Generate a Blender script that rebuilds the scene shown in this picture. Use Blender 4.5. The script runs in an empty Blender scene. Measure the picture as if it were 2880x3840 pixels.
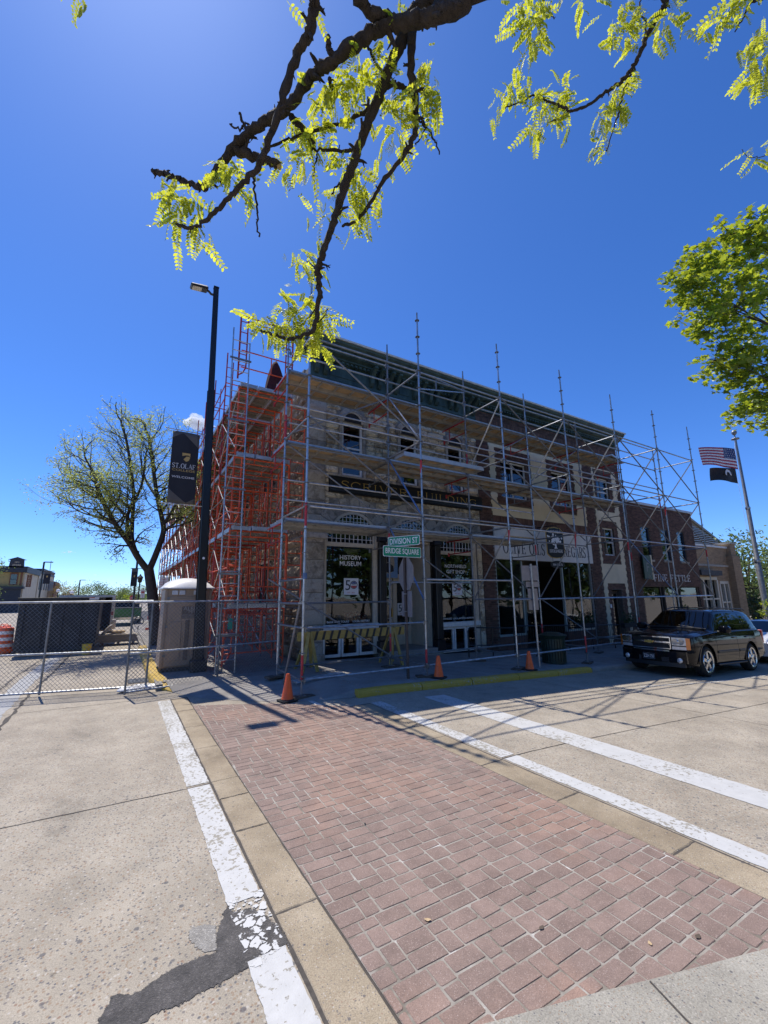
import bpy, bmesh, math, random
import numpy as np
from mathutils import Vector, Matrix

random.seed(7)
SC = bpy.context.scene
COL = SC.collection
R = math.radians

# ------------------------------------------------------------------ camera
CAM_P = Vector((0.0, 0.0, 1.95))
_p, _r, _y = R(11.2), R(-0.6), R(31.5)
_F = Vector((math.sin(_y) * math.cos(_p), math.cos(_y) * math.cos(_p), math.sin(_p)))
_R0 = Vector((math.cos(_y), -math.sin(_y), 0))
_U0 = _R0.cross(_F)
_R = _R0 * math.cos(_r) + _U0 * math.sin(_r)
_U = -_R0 * math.sin(_r) + _U0 * math.cos(_r)
cam_d = bpy.data.cameras.new('camera')
cam_d.sensor_fit = 'VERTICAL'
cam_d.sensor_height = 36.0
cam_d.lens = 1580.0 / 3840.0 * 36.0
cam_d.clip_start = 0.05
cam_d.clip_end = 3000
cam = bpy.data.objects.new('camera', cam_d)
m = Matrix((_R, _U, -_F)).transposed().to_4x4()
m.translation = CAM_P
cam.matrix_world = m
COL.objects.link(cam)
SC.camera = cam

# ------------------------------------------------------------------ sky, sun, exposure
SUN_DIR = Vector((-0.088, 0.462, 1.0)).normalized()      # towards the sun
SUN_EL = math.asin(SUN_DIR.z)
SUN_AZ = math.atan2(SUN_DIR.x, SUN_DIR.y)                 # clockwise from +Y
W = bpy.data.worlds.new('World')
SC.world = W
W.use_nodes = True
wn, wl = W.node_tree.nodes, W.node_tree.links
wn.clear()
sky = wn.new('ShaderNodeTexSky')
sky.sky_type = 'NISHITA'
sky.sun_disc = False
sky.sun_elevation = SUN_EL
sky.sun_rotation = SUN_AZ
sky.altitude = 300
sky.air_density = 0.72
sky.dust_density = 0.28
sky.ozone_density = 2.5
hs = wn.new('ShaderNodeHueSaturation')
hs.inputs['Saturation'].default_value = 1.2
hs.inputs['Value'].default_value = 1.0
bg = wn.new('ShaderNodeBackground')
bg.inputs['Strength'].default_value = 0.15
wo = wn.new('ShaderNodeOutputWorld')
wl.new(sky.outputs[0], hs.inputs['Color'])
tint = wn.new('ShaderNodeMix'); tint.data_type = 'RGBA'; tint.blend_type = 'MULTIPLY'
tint.inputs[0].default_value = 1.0; tint.inputs[7].default_value = (.78, 1.0, 1.38, 1)
wl.new(hs.outputs[0], tint.inputs[6])
wl.new(tint.outputs[2], bg.inputs[0])
wl.new(bg.outputs[0], wo.inputs[0])
sun_d = bpy.data.lights.new('sun', 'SUN')
sun_d.energy = 5.0
sun_d.angle = R(0.53)
sun_d.color = (1.0, 0.945, 0.86)
sun = bpy.data.objects.new('sun', sun_d)
sun.rotation_euler = (-SUN_DIR).to_track_quat('-Z', 'Y').to_euler()
sun.location = (0, 0, 40)
COL.objects.link(sun)
SC.view_settings.view_transform = 'Standard'
SC.view_settings.look = 'None'
SC.view_settings.exposure = 0.0
SC.view_settings.gamma = 1.0
SC.view_settings.use_curve_mapping = False
SC.render.engine = 'CYCLES'
SC.cycles.max_bounces = 8
SC.cycles.diffuse_bounces = 4
SC.cycles.glossy_bounces = 4
SC.cycles.transparent_max_bounces = 16
SC.cycles.caustics_reflective = False
SC.cycles.caustics_refractive = False
SC.cycles.use_denoising = True
SC.cycles.volume_bounces = 1

# ------------------------------------------------------------------ helpers
def wmat(o):
    m = o.matrix_parent_inverse @ o.matrix_basis if o.parent else o.matrix_basis.copy()
    return wmat(o.parent) @ m if o.parent else m

def adopt(o, parent, world=True):
    if parent is not None:
        o.parent = parent
        if world:
            o.matrix_parent_inverse = wmat(parent).inverted()
    return o

def tag(o, label=None, cat=None, group=None, kind=None):
    if label: o['label'] = label
    if cat: o['category'] = cat
    if group: o['group'] = group
    if kind: o['kind'] = kind
    return o

def thing(name, label, cat, loc=(0, 0, 0), rotz=0.0, group=None):
    o = bpy.data.objects.new(name, None)
    o.empty_display_size = 0.2
    o.location = loc
    o.rotation_euler = (0, 0, rotz)
    COL.objects.link(o)
    return tag(o, label, cat, group)

def link(name, mesh, parent=None, world=True, mat4=None):
    o = bpy.data.objects.new(name, mesh)
    if mat4 is not None:
        o.matrix_basis = mat4
    COL.objects.link(o)
    return adopt(o, parent, world)

class MB:
    def __init__(self):
        self.v = []; self.f = []
    def add(self, vs, fs):
        n = len(self.v)
        self.v += [tuple(p) for p in vs]
        self.f += [tuple(i + n for i in f) for f in fs]
        return self
    def box(self, x0, x1, y0, y1, z0, z1, b=0.0):
        return self.obox(((x0 + x1) / 2, (y0 + y1) / 2, (z0 + z1) / 2), (abs(x1 - x0), abs(y1 - y0), abs(z1 - z0)), None, b)
    def obox(self, c, s, rot=None, b=0.0):
        hx, hy, hz = s[0] / 2, s[1] / 2, s[2] / 2
        c = Vector(c)
        vs, fs = [], []
        sg = [(-1, -1, -1), (1, -1, -1), (1, 1, -1), (-1, 1, -1), (-1, -1, 1), (1, -1, 1), (1, 1, 1), (-1, 1, 1)]
        if b <= 0:
            vs = [Vector((a * hx, d * hy, e * hz)) for a, d, e in sg]
            fs = [(0, 3, 2, 1), (4, 5, 6, 7), (0, 1, 5, 4), (1, 2, 6, 5), (2, 3, 7, 6), (3, 0, 4, 7)]
        else:
            b = min(b, hx * .95, hy * .95, hz * .95)
            for a, d, e in sg:
                vs += [Vector((a * hx, d * (hy - b), e * (hz - b))), Vector((a * (hx - b), d * hy, e * (hz - b))), Vector((a * (hx - b), d * (hy - b), e * hz))]
            q = lambda k, ax: 3 * k + ax
            for face, ax in (((0, 3, 2, 1), 2), ((4, 5, 6, 7), 2), ((0, 1, 5, 4), 1), ((2, 3, 7, 6), 1), ((1, 2, 6, 5), 0), ((3, 0, 4, 7), 0)):
                fs.append(tuple(q(k, ax) for k in face))
            for i, j, a1, a2 in ((0, 1, 1, 2), (3, 2, 1, 2), (4, 5, 1, 2), (7, 6, 1, 2), (0, 3, 0, 2), (1, 2, 0, 2), (4, 7, 0, 2), (5, 6, 0, 2), (0, 4, 0, 1), (1, 5, 0, 1), (2, 6, 0, 1), (3, 7, 0, 1)):
                fs.append((q(i, a1), q(j, a1), q(j, a2), q(i, a2)))
            for k in range(8):
                fs.append((q(k, 0), q(k, 1), q(k, 2)))
        if rot is not None:
            vs = [rot @ p for p in vs]
        return self.add([p + c for p in vs], fs)
    def tube(self, p, q, r, n=8, r2=None, cap=True):
        return self.path([p, q], [r, r if r2 is None else r2], n, cap)
    def path(self, pts, rad, n=8, cap=True):
        pts = [Vector(p) for p in pts]
        if not hasattr(rad, '__len__'):
            rad = [rad] * len(pts)
        k = len(pts)
        vs, fs = [], []
        ref = None
        for i in range(k):
            t = (pts[min(i + 1, k - 1)] - pts[max(i - 1, 0)])
            t = t.normalized() if t.length > 1e-9 else Vector((0, 0, 1))
            if ref is None:
                ref = Vector((0, 0, 1)) if abs(t.z) < .9 else Vector((1, 0, 0))
            u = (ref - t * ref.dot(t)).normalized()
            ref = u
            w = t.cross(u)
            for j in range(n):
                a = 2 * math.pi * j / n
                vs.append(pts[i] + (u * math.cos(a) + w * math.sin(a)) * rad[i])
        for i in range(k - 1):
            for j in range(n):
                a, b = i * n + j, i * n + (j + 1) % n
                fs.append((a, b, b + n, a + n))
        if cap:
            fs.append(tuple(range(n - 1, -1, -1)))
            fs.append(tuple(range((k - 1) * n, k * n)))
        return self.add(vs, fs)
    def prism(self, poly, o, U, V, N, d):
        o, U, V, N = Vector(o), Vector(U), Vector(V), Vector(N)
        k = len(poly)
        vs = [o + U * a + V * b for a, b in poly] + [o + U * a + V * b + N * d for a, b in poly]
        fs = [tuple(range(k - 1, -1, -1)), tuple(range(k, 2 * k))]
        fs += [(i, (i + 1) % k, (i + 1) % k + k, i + k) for i in range(k)]
        return self.add(vs, fs)
    def sheet(self, poly, z):
        return self.add([(a, b, z(a, b) if callable(z) else z) for a, b in poly], [tuple(range(len(poly)))])
    def lathe(self, prof, n, c=(0, 0, 0), rot=None, a0=0.0, cap=True):
        c = Vector(c)
        vs, fs = [], []
        for r_, z_ in prof:
            for j in range(n):
                a = a0 + 2 * math.pi * j / n
                p = Vector((r_ * math.cos(a), r_ * math.sin(a), z_))
                vs.append((rot @ p if rot is not None else p) + c)
        k = len(prof)
        for i in range(k - 1):
            for j in range(n):
                a, b = i * n + j, i * n + (j + 1) % n
                fs.append((a, b, b + n, a + n))
        if cap and prof[0][0] > 1e-6: fs.append(tuple(range(n - 1, -1, -1)))
        if cap and prof[-1][0] > 1e-6: fs.append(tuple(range((k - 1) * n, k * n)))
        return self.add(vs, fs)
    def mesh(self, name, mat, smooth=False, fix=True):
        me = bpy.data.meshes.new(name)
        me.from_pydata([tuple(p) for p in self.v], [], self.f)
        if fix and len(self.v) < 60000:
            bm = bmesh.new(); bm.from_mesh(me)
            bmesh.ops.recalc_face_normals(bm, faces=bm.faces)
            bm.to_mesh(me); bm.free()
        me.materials.append(MAT[mat] if isinstance(mat, str) else mat)
        if smooth is True:
            me.polygons.foreach_set('use_smooth', [True] * len(me.polygons))
        elif smooth:
            me.shade_smooth() if hasattr(me, 'shade_smooth') else None
            try: me.set_sharp_from_angle(angle=R(smooth))
            except Exception: pass
        me.update()
        return me
    def build(self, name, mat, parent=None, smooth=False, world=True, fix=True):
        return link(name, self.mesh(name, mat, smooth, fix), parent, world)

_rod = {}
def rod(name, p, q, r, mat, parent=None, n=8):
    """a straight round bar; bars of one material share one unit mesh"""
    key = (mat, n)
    if key not in _rod:
        _rod[key] = MB().tube((0, 0, 0), (0, 0, 1), 1, n).mesh('bar_' + mat, mat, 40)
    p, q = Vector(p), Vector(q)
    d = q - p
    M = Matrix.Translation(p) @ d.to_track_quat('Z', 'Y').to_matrix().to_4x4() @ Matrix.Diagonal((r, r, d.length, 1))
    return link(name, _rod[key], parent, True, M)

def slab(name, mat, parent, *a, b=0.0):
    return MB().box(*a, b=b).build(name, mat, parent)

def copy_tree(o, parent=None):
    c = o.copy(); COL.objects.link(c)
    if parent is not None: c.parent = parent
    for ch in o.children: copy_tree(ch, c)
    return c

_glyph = {}
def glyphs(s, bold=0.0, space=1.0):
    """outline mesh of a line of text, made once and kept"""
    key = (s, bold, space)
    if key not in _glyph:
        cu = bpy.data.curves.new('text', 'FONT')
        cu.body = s; cu.size = 1; cu.extrude = 0.0; cu.offset = bold; cu.space_character = space
        cu.resolution_u = 3
        to = bpy.data.objects.new('text', cu); COL.objects.link(to)
        me = bpy.data.meshes.new_from_object(to.evaluated_get(bpy.context.evaluated_depsgraph_get()))
        bpy.data.objects.remove(to)
        _glyph[key] = (np.array([v.co[:] for v in me.vertices]).reshape(-1, 3), [tuple(p.vertices) for p in me.polygons])
        bpy.data.meshes.remove(me)
    return _glyph[key]

def text(name, s, mat, parent, org, right, up, w=None, h=None, ext=.004, bold=0.0, align='L', space=1.0):
    co, fs = glyphs(s, bold, space)
    lo, hi = co.min(0), co.max(0)
    sy = h / (hi[1] - lo[1]) if h else w / (hi[0] - lo[0])
    sx = w / (hi[0] - lo[0]) if w else sy
    right, up, org = Vector(right).normalized(), Vector(up).normalized(), Vector(org)
    nrm = right.cross(up)
    ox = {'L': lo[0], 'C': (lo[0] + hi[0]) / 2, 'R': hi[0]}[align]
    mb = MB()
    n = len(co)
    pts = [org + right * ((c[0] - ox) * sx) + up * ((c[1] - lo[1]) * sy) for c in co]
    mb.add([p + nrm * ext for p in pts], fs)
    # sides along the boundary
    cnt = {}
    for f in fs:
        for i in range(len(f)):
            e = (f[i], f[(i + 1) % len(f)])
            cnt[tuple(sorted(e))] = cnt.get(tuple(sorted(e)), 0) + 1
    mb.v += [tuple(p) for p in pts]
    mb.f += [(a, b, b + n, a + n) for (a, b), k in cnt.items() if k == 1]
    return mb.build(name, mat, parent, fix=False)

def fan(mb, c, r, a0, a1, n, nrm):
    pass

# ------------------------------------------------------------------ materials
MAT = {}
def nt(name):
    m = bpy.data.materials.new(name); m.use_nodes = True
    t = m.node_tree
    b = t.nodes['Principled BSDF']
    MAT[name] = m
    return m, t.nodes, t.links, b

def ramp(N, stops, interp='LINEAR'):
    r = N.new('ShaderNodeValToRGB')
    r.color_ramp.interpolation = interp
    el = r.color_ramp.elements
    while len(el) > 1: el.remove(el[-1])
    el[0].position = stops[0][0]; el[0].color = (*stops[0][1], 1) if hasattr(stops[0][1], '__len__') else (stops[0][1],) * 3 + (1,)
    for p, c in stops[1:]:
        e = el.new(p); e.color = (*c, 1) if hasattr(c, '__len__') else (c, c, c, 1)
    return r

def noise(N, L, pos, scale, detail=4, rough=.55, dist=0):
    n = N.new('ShaderNodeTexNoise')
    n.inputs['Scale'].default_value = scale; n.inputs['Detail'].default_value = detail
    n.inputs['Roughness'].default_value = rough; n.inputs['Distortion'].default_value = dist
    L.new(pos, n.inputs['Vector'])
    return n

def mixc(N, L, fac, a, b, mode='MIX'):
    x = N.new('ShaderNodeMix'); x.data_type = 'RGBA'; x.blend_type = mode
    for sock, val in ((x.inputs[0], fac), (x.inputs[6], a), (x.inputs[7], b)):
        if hasattr(val, 'links') or hasattr(val, 'is_output'): L.new(val, sock)
        elif hasattr(val, '__len__'): sock.default_value = (*val, 1)
        else: sock.default_value = val
    return x.outputs[2]

def mk(name, col, rough=.6, metal=0.0, var=.12, vs=6.0, col2=None, bump=0.0, bs=60.0, rnd=0.0, spec=.5, stretch=None, coat=0.0, obj=False, dist=.01):
    m, N, L, b = nt(name)
    g = N.new('ShaderNodeTexCoord') if obj else N.new('ShaderNodeNewGeometry')
    pos = g.outputs['Object'] if obj else g.outputs['Position']
    if stretch:
        mp = N.new('ShaderNodeMapping'); mp.inputs['Scale'].default_value = stretch
        L.new(pos, mp.inputs[0]); pos = mp.outputs[0]
    n = noise(N, L, pos, vs, 5, .6)
    c1 = tuple(max(0, c * (1 - var)) for c in col); c2 = tuple(min(1, c * (1 + var)) for c in (col2 or col))
    rp = ramp(N, [(.32, c1), (.68, c2)])
    L.new(n.outputs['Fac'], rp.inputs[0])
    out = rp.outputs[0]
    if rnd:
        oi = N.new('ShaderNodeObjectInfo'); ge = N.new('ShaderNodeNewGeometry')
        ad = N.new('ShaderNodeMath'); ad.operation = 'ADD'
        L.new(oi.outputs['Random'], ad.inputs[0]); L.new(ge.outputs['Random Per Island'], ad.inputs[1])
        fr = N.new('ShaderNodeMath'); fr.operation = 'FRACT'; L.new(ad.outputs[0], fr.inputs[0])
        r2 = ramp(N, [(0, 1 - rnd), (1, 1 + rnd)])
        L.new(fr.outputs[0], r2.inputs[0])
        out = mixc(N, L, 1.0, out, r2.outputs[0], 'MULTIPLY')
    L.new(out, b.inputs['Base Color'])
    b.inputs['Roughness'].default_value = rough
    b.inputs['Metallic'].default_value = metal
    b.inputs['Specular IOR Level'].default_value = spec
    if coat: b.inputs['Coat Weight'].default_value = coat; b.inputs['Coat Roughness'].default_value = .03
    if bump:
        n2 = noise(N, L, pos, bs, 4, .6)
        bp = N.new('ShaderNodeBump'); bp.inputs['Strength'].default_value = bump; bp.inputs['Distance'].default_value = dist
        L.new(n2.outputs['Fac'], bp.inputs['Height']); L.new(bp.outputs[0], b.inputs['Normal'])
    return m

def mk_aggregate(name, base, dark, light, stones, scale=75.0, amount=.5, big=.35):
    """weathered concrete with exposed pebbles"""
    m, N, L, b = nt(name)
    g = N.new('ShaderNodeNewGeometry'); pos = g.outputs['Position']
    n1 = noise(N, L, pos, big, 6, .65); n2 = noise(N, L, pos, 2.2, 5, .6); n3 = noise(N, L, pos, 140, 2, .5)
    r1 = ramp(N, [(.3, dark), (.5, base), (.72, light)]); L.new(n1.outputs['Fac'], r1.inputs[0])
    r2 = ramp(N, [(.3, .84), (.7, 1.14)]); L.new(n2.outputs['Fac'], r2.inputs[0])
    c = mixc(N, L, 1.0, r1.outputs[0], r2.outputs[0], 'MULTIPLY')
    r3 = ramp(N, [(.25, .72), (.75, 1.26)]); L.new(n3.outputs['Fac'], r3.inputs[0])
    c = mixc(N, L, 1.0, c, r3.outputs[0], 'MULTIPLY')
    v = N.new('ShaderNodeTexVoronoi'); v.inputs['Scale'].default_value = scale; v.inputs['Randomness'].default_value = 1
    L.new(pos, v.inputs['Vector'])
    sp = N.new('ShaderNodeSeparateColor'); L.new(v.outputs['Color'], sp.inputs[0])
    rs = ramp(N, stones, 'CONSTANT'); L.new(sp.outputs[0], rs.inputs[0])
    rm = ramp(N, [(.36, 1.0), (.5, 0.0)]); L.new(v.outputs['Distance'], rm.inputs[0])
    rk = ramp(N, [(1 - amount - .02, 0.0), (1 - amount, 1.0)]); L.new(sp.outputs[1], rk.inputs[0])
    mu = N.new('ShaderNodeMath'); mu.operation = 'MULTIPLY'; L.new(rm.outputs[0], mu.inputs[0]); L.new(rk.outputs[0], mu.inputs[1])
    m2 = N.new('ShaderNodeMath'); m2.operation = 'MULTIPLY'; L.new(mu.outputs[0], m2.inputs[0]); m2.inputs[1].default_value = .8
    c = mixc(N, L, m2.outputs[0], c, rs.outputs[0])
    v2 = N.new('ShaderNodeTexVoronoi'); v2.inputs['Scale'].default_value = scale * .28; L.new(pos, v2.inputs['Vector'])
    s2 = N.new('ShaderNodeSeparateColor'); L.new(v2.outputs['Color'], s2.inputs[0])
    k2 = ramp(N, [(.93, 0.0), (.94, .75)]); L.new(s2.outputs[1], k2.inputs[0])
    d2 = ramp(N, [(.2, 1.0), (.3, 0.0)]); L.new(v2.outputs['Distance'], d2.inputs[0])
    m3 = N.new('ShaderNodeMath'); m3.operation = 'MULTIPLY'; L.new(k2.outputs[0], m3.inputs[0]); L.new(d2.outputs[0], m3.inputs[1])
    c = mixc(N, L, m3.outputs[0], c, (.1, .1, .11))
    n5 = noise(N, L, pos, 1.05, 7, .72, .3); r5 = ramp(N, [(.30, .70), (.40, .93), (.5, 1.0), (.66, 1.06)]); L.new(n5.outputs['Fac'], r5.inputs[0])
    c = mixc(N, L, 1.0, c, r5.outputs[0], 'MULTIPLY')
    n6 = noise(N, L, pos, 5.5, 4, .6); r6 = ramp(N, [(.255, .55), (.30, 1.0)]); L.new(n6.outputs['Fac'], r6.inputs[0])
    c = mixc(N, L, 1.0, c, r6.outputs[0], 'MULTIPLY')
    L.new(c, b.inputs['Base Color']); b.inputs['Roughness'].default_value = .85; b.inputs['Specular IOR Level'].default_value = .3
    bp = N.new('ShaderNodeBump'); bp.inputs['Strength'].default_value = .5; bp.inputs['Distance'].default_value = .006
    L.new(n3.outputs['Fac'], bp.inputs['Height']); L.new(bp.outputs[0], b.inputs['Normal'])
    return m

STN = [(0, (.30, .22, .15)), (.3, (.18, .16, .15)), (.5, (.42, .36, .28)), (.68, (.10, .105, .12)), (.82, (.50, .46, .40)), (.93, (.26, .16, .11))]
mk_aggregate('road_concrete', (.375, .328, .258), (.31, .268, .208), (.43, .383, .308), STN, 58, .66)
mk_aggregate('walk_concrete', (.36, .335, .28), (.30, .275, .225), (.41, .385, .335), STN, 110, .25)
mk_aggregate('band_concrete', (.335, .272, .187), (.28, .222, .15), (.385, .322, .232), STN, 110, .25, 1.1)
mk_aggregate('ramp_concrete', (.29, .272, .25), (.235, .218, .20), (.335, .318, .29), STN, 110, .25)

def mk_paint(name, col, under, thr=.42, rough=.7):
    """road paint worn through to the concrete in chips"""
    m, N, L, b = nt(name)
    g = N.new('ShaderNodeNewGeometry'); pos = g.outputs['Position']
    n1 = noise(N, L, pos, 26, 4, .65); n2 = noise(N, L, pos, 1.6, 3, .6)
    ad = N.new('ShaderNodeMath'); ad.operation = 'MULTIPLY_ADD'
    L.new(n2.outputs['Fac'], ad.inputs[0]); ad.inputs[1].default_value = .55; L.new(n1.outputs['Fac'], ad.inputs[2])
    k = ramp(N, [(thr, 1.0), (thr + .012, 0.0)]); 
    dv = N.new('ShaderNodeMath'); dv.operation = 'MULTIPLY'; L.new(ad.outputs[0], dv.inputs[0]); dv.inputs[1].default_value = .65
    L.new(dv.outputs[0], k.inputs[0])
    n3 = noise(N, L, pos, 9, 5, .65)
    r3 = ramp(N, [(.3, tuple(c * .86 for c in col)), (.7, col)]); L.new(n3.outputs['Fac'], r3.inputs[0])
    n4 = noise(N, L, pos, 120, 2, .5)
    r4 = ramp(N, [(.3, tuple(c * .75 for c in under)), (.7, tuple(c * 1.2 for c in under))]); L.new(n4.outputs['Fac'], r4.inputs[0])
    c = mixc(N, L, k.outputs[0], r3.outputs[0], r4.outputs[0])
    L.new(c, b.inputs['Base Color']); b.inputs['Roughness'].default_value = rough
    bp = N.new('ShaderNodeBump'); bp.inputs['Strength'].default_value = .4; bp.inputs['Distance'].default_value = .004
    L.new(n4.outputs['Fac'], bp.inputs['Height']); L.new(bp.outputs[0], b.inputs['Normal'])
mk_paint('white_paint', (.57, .565, .545), (.31, .285, .235), .430)
mk_paint('white_paint_worn', (.57, .565, .545), (.31, .285, .235), .468)
mk_paint('yellow_paint', (.52, .34, .045), (.40, .36, .29), .41)
mk_paint('stripe_faint', (.62, .6, .56), (.35, .32, .28), .47)

def mk_paver(name):
    m, N, L, b = nt(name)
    g = N.new('ShaderNodeNewGeometry'); pos = g.outputs['Position']
    oi = N.new('ShaderNodeObjectInfo')
    ad = N.new('ShaderNodeMath'); ad.operation = 'ADD'; L.new(oi.outputs['Random'], ad.inputs[0]); L.new(g.outputs['Random Per Island'], ad.inputs[1])
    fr = N.new('ShaderNodeMath'); fr.operation = 'FRACT'; L.new(ad.outputs[0], fr.inputs[0])
    n0 = noise(N, L, pos, .55, 3, .6)
    zone = ramp(N, [(.48, (.246, .175, .143)), (.58, (.29, .19, .145))]); L.new(n0.outputs['Fac'], zone.inputs[0])
    rr = ramp(N, [(0, .90), (.5, 1.0), (1, 1.10)]); L.new(fr.outputs[0], rr.inputs[0])
    c = mixc(N, L, 1.0, zone.outputs[0], rr.outputs[0], 'MULTIPLY')
    n1 = noise(N, L, pos, 5, 5, .65); r1 = ramp(N, [(.3, .83), (.7, 1.17)]); L.new(n1.outputs['Fac'], r1.inputs[0])
    c = mixc(N, L, 1.0, c, r1.outputs[0], 'MULTIPLY')
    v = N.new('ShaderNodeTexVoronoi'); v.inputs['Scale'].default_value = 130; L.new(pos, v.inputs['Vector'])
    sp = N.new('ShaderNodeSeparateColor'); L.new(v.outputs['Color'], sp.inputs[0])
    k = ramp(N, [(.80, 0.0), (.82, .7)]); L.new(sp.outputs[0], k.inputs[0])
    rd = ramp(N, [(.3, 1.0), (.42, 0.0)]); L.new(v.outputs['Distance'], rd.inputs[0])
    mu = N.new('ShaderNodeMath'); mu.operation = 'MULTIPLY'; L.new(k.outputs[0], mu.inputs[0]); L.new(rd.outputs[0], mu.inputs[1])
    c = mixc(N, L, mu.outputs[0], c, (.42, .33, .29))
    n3 = noise(N, L, pos, 190, 2, .5); r3 = ramp(N, [(.3, .8), (.7, 1.2)]); L.new(n3.outputs['Fac'], r3.inputs[0])
    c = mixc(N, L, 1.0, c, r3.outputs[0], 'MULTIPLY')
    L.new(c, b.inputs['Base Color']); b.inputs['Roughness'].default_value = .85
    bp = N.new('ShaderNodeBump'); bp.inputs['Strength'].default_value = .5; bp.inputs['Distance'].default_value = .004
    L.new(n3.outputs['Fac'], bp.inputs['Height']); L.new(bp.outputs[0], b.inputs['Normal'])
mk_paver('paver')

def mk_grout():
    m, N, L, b = nt('grout')
    g = N.new('ShaderNodeNewGeometry'); pos = g.outputs['Position']
    n1 = noise(N, L, pos, 3.2, 5, .7); r1 = ramp(N, [(.38, (.19, .165, .13)), (.50, (.31, .28, .235)), (.62, (.38, .35, .30)), (.69, (.60, .58, .54))]); L.new(n1.outputs['Fac'], r1.inputs[0])
    L.new(r1.outputs[0], b.inputs['Base Color']); b.inputs['Roughness'].default_value = .95
mk_grout()

def mk_glass(name, tint=.55, refl=(1, 1, 1), ior=1.52):
    m, N, L, b = nt(name)
    N.remove(b)
    out = [n for n in N if n.type == 'OUTPUT_MATERIAL'][0]
    tr = N.new('ShaderNodeBsdfTransparent'); tr.inputs[0].default_value = (tint, tint * 1.02, tint, 1)
    gl = N.new('ShaderNodeBsdfGlossy'); gl.inputs['Roughness'].default_value = .012; gl.inputs[0].default_value = (*refl, 1)
    fr = N.new('ShaderNodeFresnel')
    mx = N.new('ShaderNodeMixShader')
    ge = N.new('ShaderNodeNewGeometry')
    sel = N.new('ShaderNodeMix'); sel.inputs[2].default_value = ior; sel.inputs[3].default_value = 1 / ior    # a thin pane reflects alike from both sides
    L.new(ge.outputs['Backfacing'], sel.inputs[0]); L.new(sel.outputs[0], fr.inputs['IOR'])
    n = noise(N, L, ge.outputs["Position"], 1.1, 2, .5)
    bp = N.new('ShaderNodeBump'); bp.inputs['Strength'].default_value = .05; bp.inputs['Distance'].default_value = .1
    L.new(n.outputs['Fac'], bp.inputs['Height']); L.new(bp.outputs[0], gl.inputs['Normal'])
    L.new(fr.outputs[0], mx.inputs[0]); L.new(tr.outputs[0], mx.inputs[1]); L.new(gl.outputs[0], mx.inputs[2])
    L.new(mx.outputs[0], out.inputs[0])
mk_glass('glass', .62, ior=1.62)
mk_glass('glass_upper', .35, ior=1.75)
mk_glass('car_glass', .10, ior=1.45)

def mk_leaf(name, col, trans=.55, rnd=.25, tcol=None):
    m, N, L, b = nt(name)
    N.remove(b)
    out = [n for n in N if n.type == 'OUTPUT_MATERIAL'][0]
    g = N.new('ShaderNodeNewGeometry')
    r = ramp(N, [(0, tuple(c * (1 - rnd) for c in col)), (1, tuple(c * (1 + rnd) for c in col))]); L.new(g.outputs['Random Per Island'], r.inputs[0])
    t = tcol or tuple(c * 1.6 for c in col)
    r2 = ramp(N, [(0, tuple(c * (1 - rnd) for c in t)), (1, tuple(min(1, c * (1 + rnd)) for c in t))]); L.new(g.outputs['Random Per Island'], r2.inputs[0])
    d = N.new('ShaderNodeBsdfDiffuse'); tr = N.new('ShaderNodeBsdfTranslucent')
    L.new(r.outputs[0], d.inputs[0]); L.new(r2.outputs[0], tr.inputs[0])
    mx = N.new('ShaderNodeMixShader'); mx.inputs[0].default_value = trans
    L.new(d.outputs[0], mx.inputs[1]); L.new(tr.outputs[0], mx.inputs[2])
    gl = N.new('ShaderNodeBsdfGlossy'); gl.inputs['Roughness'].default_value = .4
    m2 = N.new('ShaderNodeMixShader'); m2.inputs[0].default_value = .05
    L.new(mx.outputs[0], m2.inputs[1]); L.new(gl.outputs[0], m2.inputs[2])
    L.new(m2.outputs[0], out.inputs[0])
mk_leaf('locust_leaf', (.22, .28, .03), .62, .32, (.74, .76, .045))
mk_leaf('young_leaf', (.32, .38, .11), .5, .25, (.58, .64, .14))
mk_leaf('maple_leaf', (.16, .25, .035), .5, .4, (.52, .58, .03))
mk_leaf('far_leaf', (.08, .14, .04), .35, .35, (.18, .26, .06))
mk_leaf('far_leaf_pale', (.13, .19, .06), .4, .3, (.26, .33, .08))
mk_leaf('far_leaf_gold', (.24, .17, .05), .4, .3, (.36, .26, .07))
mk_leaf('dark_leaf', (.03, .06, .02), .3, .4, (.06, .10, .02))
mk_leaf('red_leaf', (.12, .025, .035), .4, .3, (.24, .04, .06))

mk('bark', (.042, .033, .027), .9, var=.35, vs=20, bump=1.0, bs=45, stretch=(1, 1, .35), dist=.03)
mk('bark_far', (.06, .05, .042), .9, var=.3, vs=8, bump=.5, bs=25)
mk('tar', (.055, .052, .05), .8, var=.2, vs=20, bump=.6, bs=160, dist=.004)
mk('joint_tar', (.075, .065, .055), .9, var=.3, vs=30)
mk('grey_patch', (.36, .36, .36), .85, var=.12, vs=14)
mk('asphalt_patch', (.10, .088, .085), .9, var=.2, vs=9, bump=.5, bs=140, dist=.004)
mk('galv', (.36, .375, .39), .36, .8, var=.18, vs=9, col2=(.44, .455, .47), bump=.15, bs=70, rnd=.18, dist=.003)
mk('galv_dull', (.21, .215, .22), .5, .6, var=.25, vs=7, bump=.2, bs=60, rnd=.2, dist=.003)
mk('galv_blue', (.12, .20, .36), .5, .3, var=.3, vs=9, rnd=.15)
mk('alu', (.46, .465, .46), .42, .6, var=.12, vs=5, rnd=.12)
mk('red_steel', (.66, .075, .018), .42, 0, var=.25, vs=6, col2=(.72, .11, .03), rnd=.22, spec=.6)
mk('red_steel_dark', (.40, .03, .03), .5, 0, var=.3, vs=7, rnd=.25)
mk('red_band', (.45, .03, .04), .5, 0, var=.35, vs=14)
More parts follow.
